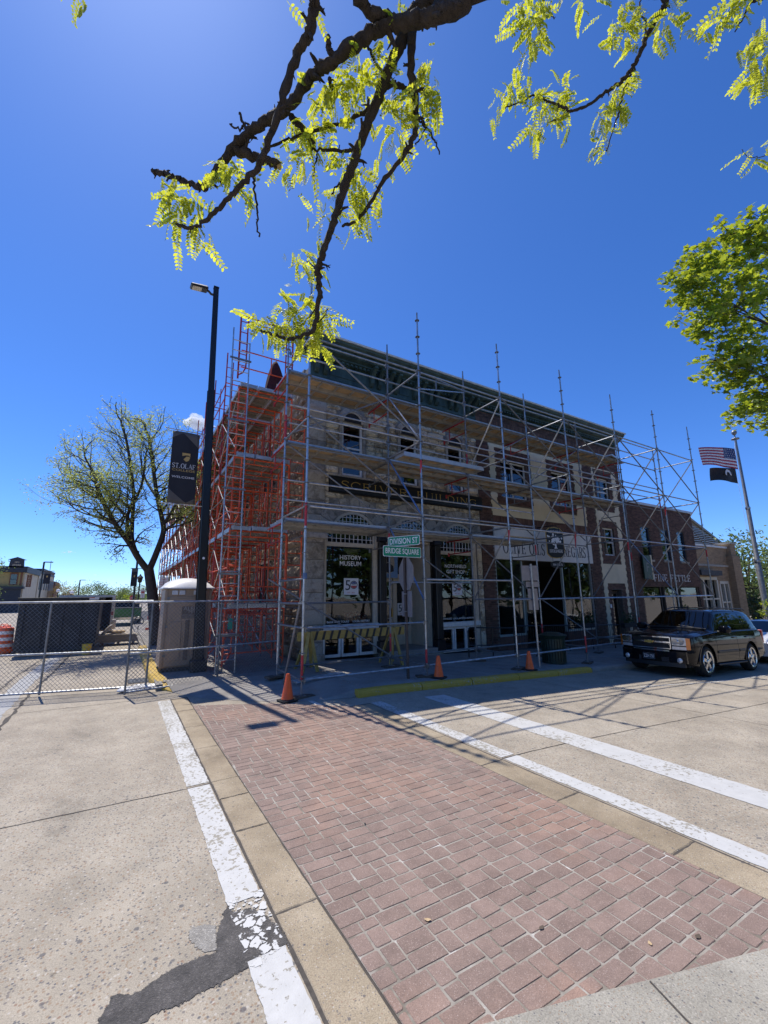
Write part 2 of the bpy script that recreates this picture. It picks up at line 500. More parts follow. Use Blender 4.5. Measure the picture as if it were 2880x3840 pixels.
mk('plywood', (.41, .295, .175), .75, 0, var=.25, vs=7, stretch=(1, 6, 6), rnd=.22)
mk('plywood_grey', (.27, .235, .19), .8, 0, var=.25, vs=7, stretch=(6, 1, 6), rnd=.2)
mk('raw_wood', (.50, .36, .20), .7, 0, var=.2, vs=9, rnd=.1)
mk('old_wood', (.10, .075, .055), .9, 0, var=.35, vs=14)
mk('black_paint', (.012, .012, .014), .32, 0, var=.1, vs=6, spec=.5)
mk('black_matte', (.02, .02, .022), .75, 0, var=.2, vs=6)
mk('rubber', (.018, .018, .018), .85, 0, var=.25, vs=40)
mk('cone_orange', (.85, .125, .018), .45, 0, var=.12, vs=10)
mk('dark_interior', (.012, .011, .010), .9, var=.2)
mk('mid_interior', (.045, .04, .035), .9, var=.3)
mk('cream_trim', (.56, .50, .40), .5, 0, var=.1, vs=7)
mk('white_trim', (.70, .70, .68), .5, 0, var=.12, vs=9)
mk('vinyl_white', (.80, .80, .80), .6, 0, var=.02)
mk('stucco_cream', (.68, .60, .42), .85, 0, var=.1, vs=1.6, bump=.4, bs=70, dist=.006)
mk('stucco_white', (.70, .69, .65), .8, 0, var=.07, vs=1.5, bump=.2, bs=70, dist=.004)
mk('green_metal', (.034, .060, .052), .5, 0, var=.35, vs=3.5, col2=(.048, .078, .066), stretch=(1, 1, .3), spec=.4)
mk('flashing', (.52, .53, .53), .5, .3, var=.12, vs=3)
mk('mortar', (.27, .245, .21), .95, var=.25, vs=5, bump=.5, bs=40)
mk('brick_mortar', (.13, .105, .085), .95, var=.2, vs=8)
mk('wall_brick', (.105, .056, .041), .85, var=.2, vs=5, rnd=.38, bump=.4, bs=90, dist=.004)
mk('soldier_brick', (.13, .068, .048), .85, var=.2, vs=5, rnd=.35)
def mk_stone(name, c0, c1, c2):
    m, N, L, b = nt(name)
    g = N.new('ShaderNodeNewGeometry'); pos = g.outputs['Position']
    oi = N.new('ShaderNodeObjectInfo')
    n1 = noise(N, L, pos, 5.5, 6, .68, .6)
    ad = N.new('ShaderNodeMath'); ad.operation = 'MULTIPLY_ADD'; L.new(oi.outputs['Random'], ad.inputs[0]); ad.inputs[1].default_value = .22; L.new(n1.outputs['Fac'], ad.inputs[2])
    r1 = ramp(N, [(.42, c0), (.56, c1), (.66, c2)]); L.new(ad.outputs[0], r1.inputs[0])
    n2 = noise(N, L, pos, 60, 3, .6); r2 = ramp(N, [(.3, .78), (.7, 1.2)]); L.new(n2.outputs['Fac'], r2.inputs[0])
    c = mixc(N, L, 1.0, r1.outputs[0], r2.outputs[0], 'MULTIPLY')
    L.new(c, b.inputs['Base Color']); b.inputs['Roughness'].default_value = .92
    bp = N.new('ShaderNodeBump'); bp.inputs['Strength'].default_value = .9; bp.inputs['Distance'].default_value = .025
    n3 = noise(N, L, pos, 22, 5, .65); L.new(n3.outputs['Fac'], bp.inputs['Height']); L.new(bp.outputs[0], b.inputs['Normal'])
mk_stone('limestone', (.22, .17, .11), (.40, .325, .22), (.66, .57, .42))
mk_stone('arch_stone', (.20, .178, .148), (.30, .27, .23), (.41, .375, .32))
mk_stone('side_stone', (.13, .09, .06), (.23, .165, .11), (.36, .28, .19))  # rubble tones darkened, with the scaffold decks' shade put into the colour

def mk_feather(name, c0, c1, grit=160):
    """patching compound whose rim thins out raggedly over the concrete (rim attribute: 0 at the edge, 1 inside)"""
    m, N, L, b = nt(name)
    out = [n for n in N if n.type == 'OUTPUT_MATERIAL'][0]
    g = N.new('ShaderNodeNewGeometry'); pos = g.outputs['Position']
    at = N.new('ShaderNodeAttribute'); at.attribute_name = 'rim'
    n1 = noise(N, L, pos, 34, 5, .7)
    ma = N.new('ShaderNodeMath'); ma.operation = 'MULTIPLY_ADD'; L.new(n1.outputs['Fac'], ma.inputs[0]); ma.inputs[1].default_value = 1.5; L.new(at.outputs['Fac'], ma.inputs[2])
    rp = ramp(N, [(.56, 0.0), (.60, 1.0)]); dv = N.new('ShaderNodeMath'); dv.operation = 'MULTIPLY'; L.new(ma.outputs[0], dv.inputs[0]); dv.inputs[1].default_value = .5; L.new(dv.outputs[0], rp.inputs[0])
    n2 = noise(N, L, pos, 9, 6, .7); r2 = ramp(N, [(.35, c0), (.62, c1)]); L.new(n2.outputs['Fac'], r2.inputs[0])
    v = N.new('ShaderNodeTexVoronoi'); v.inputs['Scale'].default_value = grit; L.new(pos, v.inputs['Vector']); sp = N.new('ShaderNodeSeparateColor'); L.new(v.outputs['Color'], sp.inputs[0])
    r3 = ramp(N, [(0, .8), (.86, 1.1), (.94, 1.55)]); L.new(sp.outputs[0], r3.inputs[0])
    c = mixc(N, L, 1.0, r2.outputs[0], r3.outputs[0], 'MULTIPLY'); L.new(c, b.inputs['Base Color']); b.inputs['Roughness'].default_value = .85
    bp = N.new('ShaderNodeBump'); bp.inputs['Strength'].default_value = .8; bp.inputs['Distance'].default_value = .006; L.new(v.outputs['Distance'], bp.inputs['Height']); L.new(bp.outputs[0], b.inputs['Normal'])
    tr = N.new('ShaderNodeBsdfTransparent'); mx = N.new('ShaderNodeMixShader'); L.new(rp.outputs[0], mx.inputs[0]); L.new(tr.outputs[0], mx.inputs[1]); L.new(b.outputs[0], mx.inputs[2]); L.new(mx.outputs[0], out.inputs[0])
mk_feather('tar_feather', (.062, .057, .053), (.115, .105, .097)); mk_feather('grey_feather', (.27, .252, .222), (.335, .315, .28))
def mk_cracked():
    m, N, L, b = nt('white_paint_cracked')
    out = [n for n in N if n.type == 'OUTPUT_MATERIAL'][0]
    g = N.new('ShaderNodeNewGeometry'); pos = g.outputs['Position']
    nw = noise(N, L, pos, 18, 3, .6); wv = mixc(N, L, .06, pos, nw.outputs['Color'])
    v = N.new('ShaderNodeTexVoronoi'); v.feature = 'DISTANCE_TO_EDGE'; v.inputs['Scale'].default_value = 15; L.new(wv, v.inputs['Vector'])
    r1 = ramp(N, [(.05, 0.0), (.09, 1.0)]); L.new(v.outputs['Distance'], r1.inputs[0])
    n1 = noise(N, L, pos, 10, 4, .65); r2 = ramp(N, [(.49, 1.0), (.52, 0.0)]); L.new(n1.outputs['Fac'], r2.inputs[0])
    mu = N.new('ShaderNodeMath'); mu.operation = 'MULTIPLY'; L.new(r1.outputs[0], mu.inputs[0]); L.new(r2.outputs[0], mu.inputs[1])
    b.inputs['Base Color'].default_value = (.57, .565, .545, 1); b.inputs['Roughness'].default_value = .7
    tr = N.new('ShaderNodeBsdfTransparent'); mx = N.new('ShaderNodeMixShader'); L.new(mu.outputs[0], mx.inputs[0]); L.new(tr.outputs[0], mx.inputs[1]); L.new(b.outputs[0], mx.inputs[2]); L.new(mx.outputs[0], out.inputs[0])
mk_cracked()
for _s, _b in [(t, .012) for t in ('HISTORY', 'MUSEUM', 'BANK RAID TOURS', 'LOCAL HISTORY', 'NORTHFIELD', 'GIFT SHOP', 'SOUVENIRS', 'LOCAL ARTISTS & AUTHORS', 'BRIDGE SQUARE', 'DIVISION ST', 'ALBERS')] + [(t, 0.0) for t in ('5', 'DAYS', '1975 - 2025', 'NORTHFIELD', 'OLIVE OILS & VINEGARS', 'SEA SALTS', 'F', 'O', 'U', 'N', 'T', 'MFG', 'PORTABLE SERVICE', 'NORTHFIELD 507-645', 'TWO', 'HOUR', 'PARKING', 'ZZH 750', 'STOP')] + [('STORE', .02), ('1873', .02), ('COLLEGE', .008), ('WELCOME', .008)]:
    glyphs(_s, _b)
# ------------------------------------------------------------------ ground
def gh(x):
    """road height: level on the left, falling gently to the right"""
    t = max(0.0, x - 4.2)
    t = min(t, 60.0)
    return -0.037 * (t - .5 if t > 1.0 else t * t * .5)
def sw(x, y):
    return gh(x) + .13 + .012 * (y - 7.8)

def clip(poly, a, b):
    """keep the part of poly left of the line a->b"""
    out = []
    f = lambda p: (b[0] - a[0]) * (p[1] - a[1]) - (b[1] - a[1]) * (p[0] - a[0])
    for i in range(len(poly)):
        p, q = poly[i], poly[(i + 1) % len(poly)]
        fp, fq = f(p), f(q)
        if fp >= 0: out.append(p)
        if (fp > 0 and fq < 0) or (fp < 0 and fq > 0):
            t = fp / (fp - fq); out.append((p[0] + (q[0] - p[0]) * t, p[1] + (q[1] - p[1]) * t))
    return out

mb = MB()
xs = [-900, -300, -100, -40, -20, -10, -5, -2, 0, 2, 4, 4.2, 4.5, 4.8, 5.2, 6, 8, 10, 14, 20, 30, 40, 64, 100, 300, 900]
ys = [-600, -200, -60, -20, -5, 0, 5, 10, 20, 40, 80, 200, 1200]
for y in ys:
    for x in xs: mb.v.append((x, y, gh(x)))
n = len(xs)
for j in range(len(ys) - 1):
    for i in range(n - 1): mb.f.append((j * n + i, j * n + i + 1, (j + 1) * n + i + 1, (j + 1) * n + i))
road = mb.build('road', 'road_concrete')
tag(road, 'pale concrete street with exposed pebbles and tarred joints', None, None, 'structure')

def ribbon(name, pts, w, mat, parent, z=.004, jit=0.0, seed=1, wj=0.0):
    rr = random.Random(seed)
    P = []
    for i in range(len(pts) - 1):
        a, b = Vector(pts[i]), Vector(pts[i + 1])
        k = max(1, int((b - a).length / .12)) if jit else max(1, int((b - a).length / 1.0))
        for j in range(k): P.append(a + (b - a) * j / k)
    P.append(Vector(pts[-1]))
    mb = MB()
    for i, p in enumerate(P):
        t = (P[min(i + 1, len(P) - 1)] - P[max(i - 1, 0)]).normalized()
        nn = Vector((-t.y, t.x)); o = rr.uniform(-jit, jit)
        ww = w / 2 * (1 + rr.uniform(-wj, wj))
        for s in (-1, 1):
            q = p + nn * (o + s * (ww + rr.uniform(-wj, wj) * w * .2)); mb.v.append((q.x, q.y, gh(q.x) + z))
    mb.f = [(2 * i, 2 * i + 1, 2 * i + 3, 2 * i + 2) for i in range(len(P) - 1)]
    return mb.build(name, mat, parent)

# joints and cracks in the concrete street
ribbon('slab_joint', [(-9, 5.45), (-.716, 5.26), (.17, 5.232), (.745, 5.216), (.985, 5.226)], .013, 'joint_tar', road, .003, .004, 1, .4)
ribbon('slab_joint', [(4.1, 4.02), (5.0, 3.99), (7, 3.92), (9, 3.81), (14, 3.6), (22, 3.4)], .014, 'joint_tar', road, .003, .004, 2, .4)
ribbon('slab_joint', [(-1.40, 8.0), (-1.42, 9.5), (-1.46, 12.2), (-1.40, 14.6), (-1.36, 20), (-1.3, 34)], .05, 'joint_tar', road, .003, .02, 3, .5)
ribbon('slab_joint', [(-2.04, 9.5), (-2.1, 12.5), (-2.13, 15.5), (-2.0, 20)], .04, 'joint_tar', road, .003, .02, 4, .5)
ribbon('slab_joint', [(-9, 14.7), (-1.4, 14.62), (.75, 14.5)], .014, 'joint_tar', road, .0034, .004, 5, .4)
ribbon('slab_joint', [(-5.5, 1), (-5.3, 8), (-5.2, 30)], .014, 'joint_tar', road, .003, .004, 6, .4)
ribbon('slab_joint', [(8.9, 7.6), (9.0, 3.8), (9.1, -2)], .013, 'joint_tar', road, .0034, .004, 7, .4)
ribbon('slab_joint', [(-2.0, 10.05), (-.5, 10.0), (.95, 9.93)], .013, 'joint_tar', road, .0034, .003, 8, .4)
ribbon('tar_strip', [(-1.75, 7.6), (-1.72, 9.6), (-1.78, 14), (-1.7, 20)], .34, 'grey_patch', road, .002, .015, 9, .1)

# concrete band slabs beside the brick walk
def slabs(name, x0, x1, cuts, seed, mat='band_concrete'):
    rr = random.Random(seed)
    for a, b in zip(cuts[:-1], cuts[1:]):
        j = .006
        mb = MB()
        pts, n = [], 8
        def edge(p, q):
            return [(p[0] + (q[0] - p[0]) * i / n + rr.uniform(-.004, .004), p[1] + (q[1] - p[1]) * i / n + rr.uniform(-.004, .004)) for i in range(n)]
        P = edge((x0, a + j), (x1, a + j + rr.uniform(-.01, .01))) + edge((x1, a + j), (x1, b - j)) + edge((x1, b - j), (x0, b - j)) + edge((x0, b - j), (x0, a + j))
        cx, cy = sum(p[0] for p in P) / len(P), sum(p[1] for p in P) / len(P)
        I = [(cx + (p[0] - cx) * .955, cy + (p[1] - cy) * .985) for p in P]
        k = len(P); dz = rr.uniform(.004, .009)
        z = lambda x: gh(x)
        mb.v = [(x, y, z(x) - .03) for x, y in P] + [(x, y, z(x) + dz - .005) for x, y in P] + [(x, y, z(x) + dz) for x, y in I]
        mb.f = [(i, (i + 1) % k, (i + 1) % k + k, i + k) for i in range(k)] + [(i + k, (i + 1) % k + k, (i + 1) % k + 2 * k, i + 2 * k) for i in range(k)] + [tuple(range(2 * k, 3 * k))]
        mb.build('band_slab', mat, road, fix=False)
slabs('band_slab', 1.005, 1.28, [-1.0, .6, 1.75, 2.98, 4.09, 4.77, 5.23, 6.41, 7.5, 8.6, 9.6], 3)
slabs('band_slab', 3.735, 4.07, [-1.2, .9, 1.97, 2.98, 4.0, 5.05, 6.1, 7.2], 4)
# dark gaps under the bands and bricks
mb = MB(); mb.sheet([(.985, -1.2), (1.30, -1.2), (1.30, 9.7), (.985, 9.7)], .0015)
mb.sheet([(3.715, -1.2), (4.09, -1.2), (4.09, 7.25), (3.715, 7.25)], lambda x, y: gh(x) + .0015)
mb.build('joint_bed', 'joint_tar', road)

# painted lines
def paint(name, x0, x1, y0, y1, mat, z=.0045, seed=0, jit=.006):
    rr = random.Random(seed); mb = MB(); k = int(abs(y1 - y0) / .05)
    for i in range(k + 1):
        y = y0 + (y1 - y0) * i / k
        mb.v += [(x0 + rr.uniform(-jit, jit), y, gh(x0) + z), (x1 + rr.uniform(-jit, jit), y, gh(x1) + z)]
    mb.f = [(2 * i, 2 * i + 1, 2 * i + 3, 2 * i + 2) for i in range(k)]
    return mb.build(name, mat, road, fix=False)
paint('painted_line', .765, .975, -1.0, 2.72, 'white_paint', seed=1)
paint('painted_line', .765, .975, 3.22, 5.20, 'white_paint', seed=2)
paint('painted_line', .765, .985, 5.26, 9.6, 'white_paint_worn', seed=3)
paint('painted_line', 4.115, 4.335, -1.0, 4.0, 'white_paint', seed=4)
paint('painted_line', 4.115, 4.335, 4.05, 7.25, 'white_paint_worn', seed=5)
paint('painted_line', 5.255, 5.755, -1.0, 7.15, 'white_paint', seed=6)
ribbon('painted_line', [(10.6, 5.85), (13.2, 5.35), (16, 5.2)], .07, 'stripe_faint', road, .0045, .002, 12, .2)
ribbon('painted_line', [(3.2, 8.55), (3.25, 7.6), (3.3, 7.0)], .09, 'stripe_faint', road, .0072, .002, 13, .2)

def ragged(name, pts, mat, z, seed, amp=.012, sub=.035):
    rr = random.Random(seed); P = []
    for i in range(len(pts)):
        a, b = Vector(pts[i]), Vector(pts[(i + 1) % len(pts)])
        k = max(1, int((b - a).length / sub))
        for j in range(k):
            q = a + (b - a) * j / k; P.append((q.x + rr.uniform(-amp, amp), q.y + rr.uniform(-amp, amp)))
    return MB().sheet(P, lambda x, y: gh(x) + z).build(name, mat, road)
TAR = [(.02, 2.40), (0.096, 2.747), (0.149, 2.869), (0.188, 2.851), (0.218, 2.818), (0.31, 2.843), (0.409, 2.876), (0.534, 2.882), (0.645, 2.866), (0.674, 3.023), (0.73, 3.139), (0.765, 3.211), (0.783, 3.129), (0.854, 3.13), (0.924, 3.063), (0.951, 2.955), (.99, 2.80), (.985, 2.74), (0.83, 2.735), (0.75, 2.695), (0.605, 2.673), (0.451, 2.664), (0.311, 2.67), (0.252, 2.648), (.17, 2.55), (.12, 2.40)]
def feather(name, pts, mat, z, grow=.035):
    n = len(pts); out = []
    for i in range(n):
        a, b, c = Vector(pts[i - 1]), Vector(pts[i]), Vector(pts[(i + 1) % n]); t = (c - a).normalized(); nn = Vector((t.y, -t.x)); out.append(b + nn * grow)
    ar = sum(pts[i][0] * pts[(i + 1) % n][1] - pts[(i + 1) % n][0] * pts[i][1] for i in range(n))
    if ar < 0: out = [Vector(pts[i]) * 2 - out[i] for i in range(n)]
    ins = [Vector(pts[i]) * 1.6 - out[i] * .6 for i in range(n)]
    mb = MB(); mb.v = [(p.x, p.y, gh(p.x) + z) for p in out] + [(p.x, p.y, gh(p.x) + z) for p in ins]
    mb.f = [(i, (i + 1) % n, (i + 1) % n + n, i + n) for i in range(n)] + [tuple(range(n, 2 * n))]
    o = mb.build(name, mat, road, fix=False)
    at = o.data.attributes.new('rim', 'FLOAT', 'POINT'); at.data.foreach_set('value', [0.0] * n + [1.0] * n)
    return o
feather('tar_patch', TAR, 'tar_feather', .0036)
feather('grey_patch', [(0.531, 3.134), (0.57, 3.141), (0.66, 3.087), (0.635, 2.90), (0.578, 2.936), (0.536, 3.03)], 'grey_feather', .0030, .03)
paint('painted_line', .765, .985, 2.66, 3.26, 'white_paint_cracked', z=.0060, seed=9, jit=.012)
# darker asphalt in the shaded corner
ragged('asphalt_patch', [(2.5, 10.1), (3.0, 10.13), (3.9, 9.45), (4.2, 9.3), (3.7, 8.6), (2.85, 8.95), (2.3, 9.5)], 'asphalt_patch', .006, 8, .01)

# brick crosswalk in herringbone
walk = tag(MB().sheet([(1.29, 1.86), (1.65, 1.74), (3.24, 1.25), (3.72, 1.10), (3.72, 7.2), (2.6, 8.2), (1.29, 8.9)], .0048).build('brick_crosswalk', 'grout'), 'red brick crosswalk with pale joints between tan concrete bands', None, None, 'structure')
BJ, RH = .0105, .236                     # joint, height of a double course
rot = R(-1.2); org = (1.29, 1.0)
bounds = [((1.292, 9.5), (1.292, 0)), ((3.722, 0), (3.722, 9.5)), ((1.645, 1.775), (3.9, 1.045)), ((3.72, 7.2), (2.6, 8.2)), ((2.6, 8.2), (1.0, 9.06))]
bricks = []
cR, sR = math.cos(rot), math.sin(rot)
rp_ = random.Random(91)
rects = []
for j in range(-1, 37):
    x = -.3 + (.06 if j % 2 else 0); k = j
    while x < 2.75:
        w = (.218, .110, .218, .163)[k % 4] if rp_.random() < .8 else rp_.choice((.110, .218)); k += 1
        f = .5 if w > .2 else (.62 if rp_.random() < .5 else .40)
        if w > .2 and rp_.random() < .12: rects += [(x, j * RH, w / 2, RH * .5), (x + w / 2, j * RH, w / 2, RH * .5), (x, (j + .5) * RH, w, RH * .5)]
        else: rects += [(x, j * RH, w, RH * f), (x, j * RH + RH * f, w, RH * (1 - f))]
        x += w
for x, y, w, h in rects:
    e = [rp_.uniform(-.0035, .0035) for _ in range(8)]
    q = [(x + BJ / 2 + e[0], y + BJ / 2 + e[1]), (x + w - BJ / 2 + e[2], y + BJ / 2 + e[3]), (x + w - BJ / 2 + e[4], y + h - BJ / 2 + e[5]), (x + BJ / 2 + e[6], y + h - BJ / 2 + e[7])]
    p = [(org[0] + a * cR - b * sR, org[1] + a * sR + b * cR) for a, b in q]
    for a, b in bounds:
        p = clip(p, a, b)
        if len(p) < 3: break
    if len(p) < 3: continue
    ar = abs(sum(p[k][0] * p[(k + 1) % len(p)][1] - p[(k + 1) % len(p)][0] * p[k][1] for k in range(len(p)))) / 2
    if ar < .0012: continue
    bricks.append((math.hypot(sum(a for a, b in p) / len(p), sum(b for a, b in p) / len(p)), p))
bricks.sort(key=lambda t: t[0])
rr = random.Random(11)
def brick_prism(mb, p, z0, ztop):
    k = len(p); cx, cy = sum(a for a, b in p) / k, sum(b for a, b in p) / k
    I = []
    for a, b in p:
        d = math.hypot(a - cx, b - cy); s = max(0, 1 - .004 / max(d, .001)); I.append((cx + (a - cx) * s, cy + (b - cy) * s))
    mb.add([(a, b, z0) for a, b in p] + [(a, b, ztop - .003) for a, b in p] + [(a, b, ztop) for a, b in I],
           [(i, (i + 1) % k, (i + 1) % k + k, i + k) for i in range(k)] + [(i + k, (i + 1) % k + k, (i + 1) % k + 2 * k, i + 2 * k) for i in range(k)] + [tuple(range(2 * k, 3 * k))])
rest = MB()
for idx, (d, p) in enumerate(bricks):
    top = .0082 + rr.uniform(-.0013, .0013)
    # soften the corners
    c = []
    for k in range(len(p)):
        a, b, e = Vector(p[k - 1]), Vector(p[k]), Vector(p[(k + 1) % len(p)]); f = min(.007, (a - b).length * .2, (e - b).length * .2) * rr.uniform(.4, 1.4) * (2.6 if rr.random() < .06 else 1)
        c += [tuple(b + (a - b).normalized() * f), tuple(b + (e - b).normalized() * f)]
    if idx < 300:
        mb = MB(); brick_prism(mb, c, -.02, top); mb.build('brick', 'paver', walk, fix=False)
    else:
        brick_prism(rest, c, -.02, top)
o = rest.build('far_bricks', 'paver', walk, fix=False); o['kind'] = 'stuff'

# near pavement at the camera's feet
mb = MB()
P = [(1.285, 1.885), (1.645, 1.765), (2.22, 1.585), (2.465, 1.50), (3.237, 1.25), (3.715, 1.09), (3.715, -3), (1.285, -3)]
mb.sheet(P, .018); mb.add([(a, b, .018) for a, b in P] + [(a, b, -.02) for a, b in P], [(i, (i + 1) % 8, (i + 1) % 8 + 8, i + 8) for i in range(8)])
near_walk = tag(mb.build('near_pavement', 'walk_concrete'), 'pale concrete pavement at the near end of the brick crosswalk', None, None, 'structure')
ribbon('slab_joint', [(2.465, 1.49), (2.40, 1.3), (2.25, .6)], .008, 'joint_tar', near_walk, .0215, .003, 21, .4)

# ------------------------------------------------------------------ pavements, kerbs, ramp
mb = MB()
def wsheet(mb, poly, dz=0):
    mb.sheet(poly, lambda x, y: sw(x, y) + dz)
XE = 70
for a, b in ((4.34, 5.2), (5.2, 12), (12, 30), (30, XE)):
    wsheet(mb, [(a, 7.86), (b, 7.86), (b, 12.2), (a, 12.2)], -.012)
mb.sheet([(.93, 10.98), (1.9, 10.9), (2.9, 10.45), (3.65, 9.7), (4.2, 8.8), (4.33, 8.0), (4.33, 12.2), (4.5, 12.2), (4.5, 70), (.93, 70)], .118)
pave = tag(mb.build('pavement', 'joint_tar'), 'shaded concrete pavement along the scaffolded shopfronts', None, None, 'structure')
rr = random.Random(5)
def wslab(poly, dz=0.0):
    m2 = MB(); k = len(poly); t = rr.uniform(-.002, .003) + dz
    m2.v = [(x, y, (sw(x, y) if y < 12.2 and x > 4.05 else .13 + (.012 * max(0, min(y, 11.6) - 7.8) if x > 4.05 else 0)) + t) for x, y in poly] + [(x, y, sw(max(x, 4.05), 7.8) - .04) for x, y in poly]
    m2.f = [tuple(range(k))] + [(i, (i + 1) % k, (i + 1) % k + k, i + k) for i in range(k)]
    m2.build('slab', 'ramp_concrete', pave, fix=False)
x = 4.32
while x < 34:
    for y0, y1 in ((7.87, 9.12), (9.12, 10.4), (10.4, 11.62)):
        wslab([(x + .005, y0 + .005), (x + 1.515, y0 + .005), (x + 1.515, y1 - .005), (x + .005, y1 - .005)])
    x += 1.52
y = 10.95
while y < 40:
    for x0, x1 in ((.96, 2.1), (2.1, 3.27), (3.27, 4.31)):
        wslab([(x0 + .005, y + .005), (x1 - .005, y + .005), (x1 - .005, y + 1.515), (x0 + .005, y + 1.515)])
    y += 1.52
# corner ramp from the crosswalk up to the pavement
lo = [(1.10, 10.30), (1.5, 9.45), (2.15, 8.75), (2.75, 8.25), (3.35, 7.92), (4.06, 7.80)]
hi = [(1.00, 10.93), (1.9, 10.85), (2.9, 10.4), (3.6, 9.7), (4.1, 8.8), (4.30, 7.95)]
mb = MB(); k = len(lo)
mb.v = [(a, b, .004) for a, b in lo] + [(a, b, .135 if i < k - 1 else .13) for i, (a, b) in enumerate(hi)]
mb.f = [(i, i + 1, i + 1 + k, i + k) for i in range(k - 1)]
mb.add([(1.0, 10.93, .133), (1.9, 10.85, .133), (2.9, 10.4, .133), (3.6, 9.7, .133), (4.1, 8.8, .133), (4.3, 7.95, .131), (4.32, 7.9, .13), (4.32, 10.95, .134)], [(0, 1, 7), (1, 2, 7), (2, 3, 7), (3, 4, 7), (4, 5, 7), (5, 6, 7)])
mb.build('kerb_ramp', 'ramp_concrete', pave)

def kerb(name, x0, x1, mat, seed):
    """a rounded kerb stone along the front pavement"""
    rr = random.Random(seed); prof = [(0.0, -.05), (-.005, .05), (.012, .105), (.045, .13), (.10, .14), (.17, .14), (.17, -.05)]
    mb = MB(); n = max(2, int((x1 - x0) / .15)); k = len(prof)
    for i in range(n + 1):
        x = x0 + (x1 - x0) * i / n
        for a, b in prof:
            mb.v.append((x, 7.70 + a + rr.uniform(-.004, .004), gh(x) + b + (rr.uniform(-.004, .003) if b > 0 else 0)))
    for i in range(n):
        for j in range(k - 1): mb.f.append((i * k + j, i * k + j + 1, (i + 1) * k + j + 1, (i + 1) * k + j))
    mb.f += [tuple(range(k)), tuple(range(n * k, n * k + k))]
    return mb.build(name, mat, kerbs, 50)
kerbs = tag(MB().box(.80, .93, 10.7, 70, -.05, .125).build('kerb', 'ramp_concrete'), 'concrete kerb around the street corner, part painted yellow', None, None, 'structure')
for a, b in ((4.10, 5.62), (5.64, 7.05), (7.07, 8.6), (8.62, 10.1), (10.12, 11.6)): kerb('kerb_stone', a, b, 'yellow_paint', int(a * 10))
x = 11.62
while x < 40:
    kerb('kerb_stone', x, x + 2.98, 'ramp_concrete', int(x * 10)); x += 3.0
# yellow kerb of the side street, curling round the corner
path = [(.86, 19.5), (.86, 16.2), (.855, 13.3), (.87, 11.9), (.93, 11.2), (1.05, 10.75), (1.22, 10.45)]
hts = [.14, .14, .14, .14, .13, .08, .01]
for s in range(len(path) - 1):
    mb = MB(); n = 8
    a, b = Vector(path[s]), Vector(path[s + 1])
    prev = Vector(path[max(s - 1, 0)]); nxt = Vector(path[min(s + 2, len(path) - 1)])
    prof = [(-.14, 0), (-.138, .6), (-.11, .9), (-.07, 1.0), (.12, 1.03), (.12, 0)]
    for i in range(n + 1):
        t = i / n; p = a + (b - a) * t
        d = ((b - prev).normalized() * (1 - t) + (nxt - a).normalized() * t).normalized()
        nn = Vector((d.y, -d.x)); h = hts[s] + (hts[s + 1] - hts[s]) * t
        for u, w in prof:
            q = p - nn * u * 1.0; mb.v.append((q.x, q.y, w * h + rr.uniform(-.004, .004) * (w > 0)))
    k = len(prof)
    for i in range(n):
        for j in range(k - 1): mb.f.append((i * k + j, i * k + j + 1, (i + 1) * k + j + 1, (i + 1) * k + j))
    mb.f += [tuple(range(k)), tuple(range(n * k, n * k + k))]
    mb.build('kerb_stone', 'yellow_paint', kerbs, 50)
# storm drain grate by the kerb
dr = thing('drain_grate', 'dark iron drain grate in the gutter beside the yellow kerb', 'drain', (.5, 12.2, 0))
slab('frame', 'joint_tar', dr, .30, .75, 11.9, 12.55, -.02, .006)
for i in range(9): slab('bar', 'galv_dull', dr, .32, .73, 11.94 + i * .067, 11.97 + i * .067, .004, .014)
# litter on the crosswalk
def leaf_bit(x, y, s, a, mat, label):
    mb = MB(); k = 7
    pts = [(s * (t - .5), s * .28 * math.sin(math.pi * t)) for t in [i / k for i in range(k + 1)]]
    pts += [(a_, -b_) for a_, b_ in reversed(pts[1:-1])]
    mb.v = [(x + u * math.cos(a) - w * math.sin(a), y + u * math.sin(a) + w * math.cos(a), .0125 + abs(u) * .18) for u, w in pts]
    mb.f = [tuple(range(len(pts)))]
    tag(mb.build('dry_leaf', mat), label, 'leaf', 'dry leaves on the brick crosswalk')
leaf_bit(2.30, 2.02, .045, .2, 'old_wood', 'small dark curled leaf lying on the bricks')
leaf_bit(2.72, 1.62, .035, .9, 'raw_wood', 'small tan dry leaf on the bricks near the pavement edge')
leaf_bit(1.77, 2.43, .045, -.7, 'raw_wood', 'tiny yellow leaf scrap on the bricks')
leaf_bit(1.98, 3.6, .03, 1.2, 'black_matte', 'tiny black scrap on the brick crosswalk')
leaf_bit(3.0, 1.5, .05, .1, 'old_wood', 'brown dry leaf near the bottom right corner of the bricks')
# ------------------------------------------------------------------ buildings
FY = 11.6                                   # plane of the shopfronts

